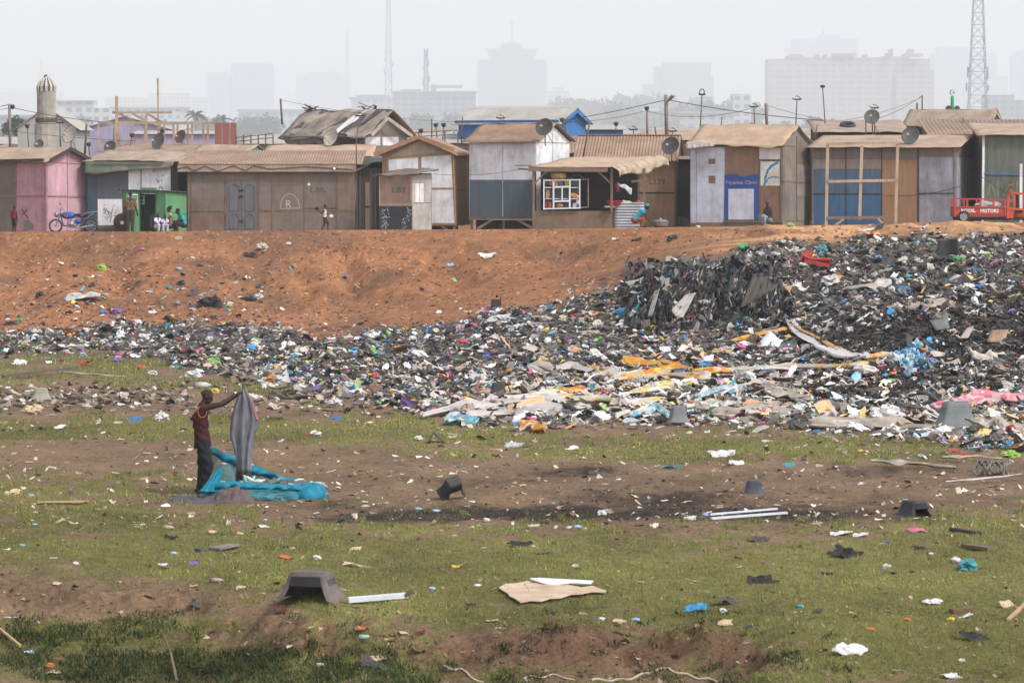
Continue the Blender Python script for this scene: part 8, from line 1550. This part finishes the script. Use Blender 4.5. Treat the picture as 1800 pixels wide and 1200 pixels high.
# rigid pieces
def tv_shell(label, px, py, w, h, m, rz=0, rot=(0, 0), front_open=True, depth=.8, lift=0.0, e=.28, cat='television shell'):
    g = G(px, py); W2 = w / sc(g.y) / 2; H = h / sc(g.y); t = thing('television_shell', (g.x, g.y, g.z + lift), label, cat); t.rotation_euler = (rot[0], rot[1], rz)
    lv = [(0, 1.08 if front_open else 1.0, 1.0), (.05, 1.05 if front_open else .99, .99), (.07, .96, .94), (.3, .8, .82), (.55, .69, .72), (.75, .63, .66), (.9, .6, .62), (.97, .57, .58), (1.0, .5, .5)]; n = 40; rings = []
    for z_, a_, d_ in lv:
        r_ = []
        for i in range(n):
            th = 2 * math.pi * (i + .5) / n; c_, s_ = math.cos(th), math.sin(th); r_.append(Vector((math.copysign(abs(c_) ** e, c_) * W2 * a_, math.copysign(abs(s_) ** e, s_) * W2 * depth * d_, z_ * H)))
        rings.append(r_)
    V = [q for r_ in rings for q in r_]; fs = []
    for j in range(len(rings) - 1):
        for i in range(n):
            mid = (rings[j][i] + rings[j][(i + 1) % n]) / 2
            if front_open and j < 4 and mid.y < -W2 * depth * lv[j][2] * .93 and abs(mid.x) < W2 * lv[j][1] * .74: continue
            fs.append((j * n + i, j * n + (i + 1) % n, (j + 1) * n + (i + 1) % n, (j + 1) * n + i))
    fs.append(tuple(range((len(rings) - 1) * n, len(rings) * n))); b = MB(); b.add(V, fs); Mw = root_matrix(t); b.v = [tuple(Mw @ Vector(q)) for q in b.v]; b.build('casing', m, t, thick=.016)
    b = MB()
    for k_ in range(9):
        for sx in (-1, 1): y = -W2 * depth * .45 + k_ * W2 * depth * .11; b.bar(Vector((sx * W2 * .7, y, H * .55)), Vector((sx * W2 * .635, y, H * .78)), .012)
    for k_ in range(4): z_ = H * (.62 + .07 * k_); yy = -W2 * depth * (.71 - (z_ / H - .55) * .3); b.bar(Vector((-W2 * .5, yy, z_)), Vector((W2 * .5, yy, z_)), .012)
    b.v = [tuple(Mw @ Vector(q)) for q in b.v]; b.build('vent_rib', TVK if front_open else m, t)
    if front_open: b = MB(); b.prism([Mw @ Vector((x, -W2 * depth * q_ - .012, z * H)) for x, z, q_ in ((-W2 * .52, .56, .72), (W2 * .52, .56, .72), (W2 * .46, .9, .64), (-W2 * .46, .9, .64))], (0, .012, 0)); b.build('grille', mat('grille_black', S(44, 42, 42), var=.2, rough=.8), t)
    b = MB(); b.box((-W2 * .5, -W2 * depth * .52, H * .998), (W2 * .5, -W2 * depth * .1, H * 1.03)); b.v = [tuple(Mw @ Vector(q)) for q in b.v]; b.build('rear_step', m, t)
    return t
TVG = plastic('dusty_dark_plastic', (92, 86, 82), rough=.7, var=.2, scale=3, dirt=S(150, 126, 104), dirt_amt=.6, bump=.2); TVB = plastic('blue_grey_plastic', (66, 70, 78), rough=.45, dirt=S(120, 110, 100), dirt_amt=.3); TVK = plastic('charcoal_plastic', (58, 58, 58), rough=.6, dirt=S(120, 108, 94), dirt_amt=.4); TVP = plastic('pale_grey_plastic', (112, 116, 116), rough=.6, dirt=S(90, 84, 78), dirt_amt=.5)
tv_shell('large dusty dark television shell with an open front on the near grass', 547, 1051, 114, 49, TVG, rz=rad(-14), depth=.85, lift=-.02)
tv_shell('blue grey domed television shell on the bare track', 1325, 867, 40, 27, TVB, rz=rad(4), front_open=False, e=.55, lift=-.03)
tv_shell('charcoal television shell open to the right on the track', 1606, 906, 50, 29, TVK, rz=rad(32), depth=1.25, e=.42, lift=-.02)
tv_shell('toppled charcoal television shell beside the burnt ground', 793, 876, 42, 36, TVK, rz=rad(25), rot=(rad(48), rad(-16)), front_open=True, lift=.1)
tv_shell('pale grey television shell at the foot of the right heap', 1680, 757, 72, 44, TVP, rz=rad(8), front_open=False, lift=.1)
tv_shell('pale greenish box shell on the dirt at the left edge', 72, 702, 36, 20, plastic('greenish_grey_plastic', (142, 140, 124), rough=.6), rz=.2, front_open=False)
tv_shell('grey monitor shell among the central rubbish', 876, 697, 34, 24, TVK, rz=.1, front_open=False); tv_shell('grey box shell on the pale films below centre', 1192, 742, 36, 28, TVP, rz=.2, front_open=False)
def panel(name, label, cat, pts, m, th=.03, lift=.03, tilt=0):
    """a rigid flat piece with its outline given in pixels on the ground"""
    g = [G(x, y) for x, y in pts]; zc = sum(q.z for q in g) / len(g); cy_ = sum(q.y for q in g) / len(g)
    q_ = [Vector((q.x, q.y, max(q.z, zc - .05) + lift + (cy_ - q.y) * -tilt)) for q in g]; b = MB(); b.prism(q_, (0, 0, th))
    return tag(b.build(name, m, None), label, cat)
CB = mat('cardboard', S(190, 168, 144), var=.16, scale=3.5, bump=.6, rough=.9, dirt=S(140, 108, 80), dirt_amt=.5)
panel('cardboard_sheet', 'large torn tan cardboard sheet lying on the near grass', 'cardboard', [(877, 1038), (883, 1043), (892, 1047), (896, 1053), (905, 1057), (915, 1064), (932, 1061), (951, 1062), (967, 1057), (986, 1056), (1003, 1050), (1022, 1049), (1040, 1045), (1064, 1046), (1066, 1043), (1050, 1038), (1042, 1035), (1022, 1037), (1000, 1033), (975, 1034), (950, 1030), (936, 1029), (928, 1026), (908, 1030), (889, 1031)], CB, .012, .035)
panel('white_card', 'white card strip along the back of the tan cardboard sheet', 'card', [(930, 1025), (950, 1032), (968, 1036), (1000, 1033), (1038, 1035), (1043, 1029), (985, 1026), (950, 1024)], mat('white_card', S(214, 212, 210), var=.05, rough=.8), .012, .06)
def stick(name, label, cat, a, c, w, h, m, lift=.03):
    p, q = G(*a), G(*c); p.z += lift; q.z += lift; b = MB(); b.bar(p, q, w, h); return tag(b.build(name, m, None), label, cat)
FL_ = mat('white_enamel', S(200, 204, 208), var=.08, rough=.4, dirt=S(150, 140, 128), dirt_amt=.3)
p, q = G(612, 1061), G(716, 1053); t = thing('light_fitting', tuple(p), 'long white fluorescent light fitting lying on the near grass', 'light fitting'); p.z += .05; q.z += .05
b = MB(); b.bar(p, q, .085, .06); b.build('channel', FL_, t); b = MB(); b.bar(p + Vector((0, 0, .036)), q + Vector((0, 0, .036)), .03, .012); b.build('ridge', FL_, t); b = MB(); b.bar(q - (q - p) * .06 + Vector((0, -.006, 0)), q + (q - p) * .08 + Vector((0, 0, .05)), .095, .05); b.build('broken_end', RUSTPOLE, t)
stick('white_batten', 'longer of two white battens lying on the burnt track', 'batten', (1248, 909), (1366, 899), .035, .03, FL_, .05); stick('white_batten', 'shorter white batten in front of the other one on the track', 'batten', (1250, 915), (1383, 905), .05, .035, FL_, .04)
stick('wooden_board', 'thin pale board on the left grass', 'board', (66, 885), (156, 884), .1, .025, wood('pale_board', (178, 150, 116))); stick('wooden_board', 'short grey board right of the dark shoe', 'board', (376, 968), (412, 960), .22, .03, GREYWOOD); stick('wooden_plank', 'dark plank on the right bare ground', 'plank', (1674, 933), (1720, 940), .12, .05, DARKWOOD); stick('wooden_plank', 'dark grey plank on the right grass', 'plank', (1698, 962), (1744, 968), .16, .05, OLDWOOD); stick('wooden_plank', 'short brown plank beside the white paper at the lower right', 'plank', (1672, 1077), (1708, 1076), .14, .05, wood('brown_plank', (110, 84, 62)))
stick('branch', 'pale stick at the right edge of the lower grass', 'stick', (1772, 1093), (1806, 1062), .04, .04, wood('pale_stick', (176, 148, 116))); stick('branch', 'thin stick at the left edge of the weeds', 'stick', (0, 1118), (36, 1148), .03, .03, wood('pale_stick', (176, 148, 116)), .1)
b = MB(); b.tube([G(311, 1196) , G(300, 1180) + ZUP * .25, G(300, 1180) + Vector((-.1, 0, .5))], [.02, .016, .01], 6); tag(b.build('branch', OLDWOOD, None), 'dead stick standing in the bottom weeds', 'stick'); stick('pole', 'long dark pole lying on the upper left grass', 'pole', (5, 667), (136, 653), .06, .06, RUSTPOLE, .12)
g = G(485, 738); t = thing('cardboard_tube', tuple(g), 'brown tube lying on the dirt right of the sack', 'tube'); b = MB(); b.lathe(g + Vector((-.14, 0, .07)), [(.05, 0), (.07, 0), (.07, .3), (.05, .3), (.05, 0)], 18, (1, .12, 0)); b.build('tube_wall', wood('tube_brown', (110, 92, 76)), t, smooth=False)
for lb, pts, w in (('pale frayed rope winding through the bottom weeds', [(780, 1172), (812, 1178), (828, 1190), (850, 1202)], .012), ('long pale rope along the eroded bank at the bottom', [(920, 1192), (985, 1188), (1010, 1198)], .01), ('thick pale rope at the bottom right of the eroded bank', [(1040, 1196), (1100, 1196), (1150, 1180), (1176, 1178), (1215, 1190), (1260, 1199)], .015)):
    b = MB(); b.tube([G(float(x), float(np.interp(x, [q_[0] for q_ in pts], [q_[1] for q_ in pts])) + 2 * math.sin(x * .16)) + ZUP * .012 for x in np.linspace(pts[0][0], pts[-1][0], 40)], w, 6); tag(b.build('rope', mat('pale_rope', S(178, 162, 144), var=.1, rough=.9), None), lb, 'rope')
# red broken plastic seat, black bucket chair, blue tangle, tyre coil, boards on the heap
g = G(1433, 470); k = 1 / sc(g.y); t = thing('plastic_chair', tuple(g), 'broken red plastic seat on top of the heap', 'seat'); RP = plastic('red_seat_plastic', (168, 58, 48), dirt=S(110, 70, 60))
b = MB(); b.grid(lambda u, v: g + Vector(((-24 + 50 * u) * k, -.2 + .6 * v, (3 + 9 * abs(2 * v - 1) ** 2 + 6 * max(0, .35 - u) * 3) * k + .06)), 12, 8); b.build('seat_pan', RP, t, smooth=True, thick=.04)
b = MB(); b.prism([g + Vector((-26 * k, .1, 10 * k)), g + Vector((-8 * k, .15, 8 * k)), g + Vector((-2 * k, .2, 27 * k)), g + Vector((-14 * k, .2, 29 * k)), g + Vector((-24 * k, .15, 20 * k))], (0, .08, 0)); b.build('backrest', RP, t); b = MB(); b.bar(g + Vector((-20 * k, -.22, 12 * k)), g + Vector((24 * k, -.3, 3 * k)), .1, .12); b.build('arm', RP, t)
g = G(1668, 462); k = 1 / sc(g.y); t = thing('broken_chair', tuple(g), 'broken black plastic chair lying on the heap top at the right', 'chair'); BP = plastic('black_chair_plastic', (50, 52, 54))
b = MB(); b.grid(lambda u, v: g + Vector(((-20 + 40 * u) * k * (1 - .15 * v), .3 + .15 * math.sin(math.pi * u), (14 + 28 * v) * k)), 8, 8); b.build('backrest', BP, t, smooth=True, thick=.03); b = MB(); b.grid(lambda u, v: g + Vector(((-22 + 44 * u) * k, .28 - .7 * v, (13 - 6 * v + 3 * math.sin(u * 6)) * k)), 8, 8); b.build('seat', BP, t, smooth=True, thick=.03)
for dx in (-20, 20): b = MB(); b.bar(g + Vector((dx * k, -.3, 8 * k)), g + Vector((dx * k * 1.1, -.35, -4 * k)), .06); b.build('leg', BP, t)
put('plastic_bag', 'bigbag', 'green', 1686, 460, 20, 'bright green bag beside the broken black chair', 'bag')
L2_ = []; px = np.array([random.gauss(1607, 14) for _ in range(150)]); py = np.array([random.gauss(640, 11) for _ in range(150)]); g3 = ground(px, py); g3[:, 2] += RT.uniform(0, .25, 150); cc = np.array([lin(c) for c in ((84, 146, 184), (130, 172, 190), (56, 116, 160), (176, 190, 196), (100, 116, 124))])[RT.integers(0, 5, 150)]
o = merge('plastic_tangle', pieces(g3, RT.uniform(.04, .12, 150), cc, ['sheet', 'strip', 'bag'] * 50, .9), vcol_mat('blue_tangle', .4, spec=.4)); tag(o, 'tangled clump of pale blue plastic on the right heap', 'plastic', kind='stuff')
put('plastic_bag', 'bigbag', 'blue', 1604, 626, 26, 'smooth blue bag on top of the pale blue tangle', 'bag', lift=.5)
patch('white_board', 'white board propped on the heap left of the draped film', 'board', [(1352, 580), (1374, 600), (1362, 626), (1330, 608)], mat('white_board', S(206, 206, 210), var=.04, rough=.7), .5, .0, 4); patch('black_lid', 'black curved lid right of the white board', 'lid', [(1365, 606), (1400, 596), (1402, 614), (1368, 620)], TVB, .45, .03)
patch('crate_board', 'square tan ribbed panel on the dark cut', 'panel', [(1742, 580), (1773, 579), (1766, 601), (1735, 601)], wood('tan_panel', (156, 130, 106)), .4, .0, 4); patch('scrap_board', 'grey panel leaning on the dark cut', 'panel', [(1700, 576), (1712, 573), (1702, 594), (1686, 595)], GREYIRON, .4, .0, 4); patch('scrap_board', 'pale grey square panel at the top of the dark cut', 'panel', [(1634, 563), (1664, 560), (1670, 576), (1645, 581)], TVP, .4, .0, 4)
patch('plastic_board', 'bent dark plastic panel above the draped film', 'panel', [(1428, 540), (1452, 538), (1480, 524), (1470, 556)], TVK, .5, .05, 8); patch('grey_board', 'grey board at the top centre of the right heap', 'board', [(1446, 522), (1470, 528), (1462, 540), (1446, 532)], TVP, .5, .0, 4); patch('white_sheet', 'large white sheet in the central rubbish', 'sheet', [(832, 645), (852, 648), (858, 668), (808, 668)], WF_, .3, .04); patch('foil_sheet', 'shiny white foil on the central rubbish edge', 'foil', [(604, 670), (628, 668), (642, 690), (600, 690)], mat('white_foil', S(214, 216, 222), var=.06, rough=.3, bump=.4), .3, .05); patch('white_sheet', 'flat white sheet where the heap meets the embankment', 'sheet', [(862, 556), (905, 550), (895, 563), (850, 567)], WF_, .2, .02); patch('blue_box', 'small dark blue box in the central rubbish', 'box', [(848, 618), (862, 618), (861, 630), (848, 631)], plastic('dark_blue_box', (44, 50, 140)), .3, 0, 3)
put('plastic_bag', 'bigbag', 'white', 1562, 735, 56, 'big round white bag at the foot of the right heap', 'bag', sz=.95, rz=.2); put('plastic_bag', 'bigbag', 'pink', 843, 692, 22, 'pink red bag beside the grey monitor shell', 'bag'); put('plastic_bag', 'bag', 'pink', 1302, 617, 22, 'magenta bag left of the white board', 'bag', lift=.3); put('plastic_bag', 'bigbag', 'cyan', 1096, 556, 24, 'cyan bag left of the teal net strip', 'bag', lift=.3); put('plastic_bag', 'bigbag', 'turquoise', 1446, 442, 22, 'turquoise bag behind the broken red seat', 'bag'); put('plastic_bag', 'bigbag', 'turquoise', 1314, 566, 14, 'turquoise cup at the foot of the rag cliff', 'bag', lift=.4); put('plastic_bag', 'bigbag', 'cyan', 1459, 712, 18, 'cyan bag on the lower right heap', 'bag', lift=.3); put('plastic_bottle', 'bottle', 'blue', 1588, 518, 28, 'blue canister at the top of the right heap', 'bottle', lift=.4, sy=1.4, sz=1.4); put('plastic_bag', 'bigbag', 'red', 1776, 760, 18, 'red bag at the right edge of the heap foot', 'bag', lift=.4); put('plastic_bag', 'bigbag', 'white', 1462, 500, 30, 'white bag below the broken red seat', 'bag', lift=.2)
# open dark drawer on the embankment, bent grey panel on the grass, fallen monitor at the bank top, coil of wire
g = G(872, 540); k = 1 / sc(g.y); t = thing('drawer_unit', tuple(g), 'open black drawer tipped on the embankment', 'drawer'); b = MB()
for a_, c_ in (((-9, 0, 0), (9, .1, 2)), ): b.box(tuple(g + Vector((-9 * k, -.1, 0))), tuple(g + Vector((9 * k, -.06, 14 * k)))); b.box(tuple(g + Vector((-9 * k, -.05, 0))), tuple(g + Vector((-7.5 * k, .3, 14 * k)))); b.box(tuple(g + Vector((7 * k, -.05, 0))), tuple(g + Vector((9 * k, .4, 19 * k)))); b.box(tuple(g + Vector((-7.4 * k, -.05, 0))), tuple(g + Vector((6.9 * k, .3, 2 * k))))
b.build('drawer_box', TVK, t)
g = G(767, 777); k = 1 / sc(g.y); b = MB(); b.loft([[g + Vector((x * k, y, z * k)) for y in (-.15, .15)] for x, z in ((-15, -1), (-6, 16), (-3, 17), (10, 4), (15, 0))], False); tag(b.build('bent_plastic_board', TVK, None, thick=.02), 'bent grey plastic panel standing on the grass below the heap', 'panel')
g = G(1546, 404); k = 1 / sc(g.y); t = thing('monitor', tuple(g), 'tilted grey monitor at the top of the bank before the timber frame', 'monitor'); b = MB(); b.prism([g + Vector((-10 * k, 0, 0)), g + Vector((5 * k, .1, 2 * k)), g + Vector((11 * k, .1, 13 * k)), g + Vector((-3 * k, 0, 11 * k))], (0, .12, 0)); b.build('screen_casing', TVP, t); b = MB(); b.prism([g + Vector((-8 * k, -.012, 1 * k)), g + Vector((4.4 * k, .07, 2.6 * k)), g + Vector((9.4 * k, .07, 12 * k)), g + Vector((-2.4 * k, -.012, 10.2 * k))], (0, .02, 0)); b.build('screen', mat('dark_screen', S(70, 78, 90), rough=.3), t); stick('white_board', 'thin white board lying left of the tilted monitor', 'board', (1512, 407), (1540, 402), .25, .03, FL_)
g = G(1745, 836); b = MB(); pts = [g + Vector(((-.3 + .6 * i / 120 + .05 * math.sin(i)), .2 * math.sin(i * .55), .14 + .12 * math.cos(i * .55) + .02 * math.sin(i * 1.7))) for i in range(121)]; b.tube(pts, .016, 5); tag(b.build('wire_coil', mat('grey_wire', S(120, 114, 108), var=.2, rough=.6), None), 'grey coil of wire and strips beside the track at the right', 'coil')
# ------------------------------------------------------------------ air, sky, sun
HAZE = 0.00024
hb = MB().box((-5600, -60, -3), (5600, 12500, 335)).build('haze', None)
hb.data.materials.clear()
m = bpy.data.materials.new('haze_air'); m.use_nodes = True; N = m.node_tree.nodes; L = m.node_tree.links; N.clear()
pv = N.new('ShaderNodeVolumePrincipled'); pv.inputs['Density'].default_value = HAZE; pv.inputs['Color'].default_value = (.985, .98, .975, 1); pv.inputs['Anisotropy'].default_value = 0.0
mo = N.new('ShaderNodeOutputMaterial'); L.new(pv.outputs[0], mo.inputs['Volume'])
hb.data.materials.append(m); tag(hb, 'pale dusty haze over the town', 'haze', kind='stuff')

SUN_EL, SUN_AZ = 48, 128          # azimuth measured from +Y (away from the camera) towards +X
w = bpy.data.worlds.new('World'); SC.world = w; w.use_nodes = True; N = w.node_tree.nodes; L = w.node_tree.links
sky = N.new('ShaderNodeTexSky'); sky.sky_type = 'NISHITA'; sky.sun_disc = False; sky.sun_elevation = rad(SUN_EL); sky.sun_rotation = rad(SUN_AZ)
sky.air_density = 1.0; sky.dust_density = 2.0; sky.ozone_density = 1.0
hs = N.new('ShaderNodeHueSaturation'); hs.inputs['Saturation'].default_value = .38; L.new(sky.outputs[0], hs.inputs['Color'])
bg = N['Background']; bg.inputs['Strength'].default_value = .14; L.new(hs.outputs[0], bg.inputs[0])
sd = bpy.data.lights.new('sun', 'SUN'); sd.energy = 1.5; sd.angle = rad(10); sd.color = (1, .975, .94)
so = bpy.data.objects.new('sun', sd); COL.objects.link(so)
dv = Vector((math.sin(rad(SUN_AZ)) * math.cos(rad(SUN_EL)), math.cos(rad(SUN_AZ)) * math.cos(rad(SUN_EL)), math.sin(rad(SUN_EL))))
so.rotation_euler = dv.to_track_quat('Z', 'Y').to_euler(); so.location = (0, 0, 60)

SC.view_settings.view_transform = 'Standard'; SC.view_settings.look = 'None'; SC.view_settings.gamma = 1; SC.view_settings.exposure = .88
SC.render.engine = 'CYCLES'
SC.cycles.use_denoising = True
SC.cycles.max_bounces = 6; SC.cycles.diffuse_bounces = 3; SC.cycles.glossy_bounces = 2; SC.cycles.transparent_max_bounces = 12; SC.cycles.volume_bounces = 2
SC.cycles.caustics_reflective = False; SC.cycles.caustics_refractive = False
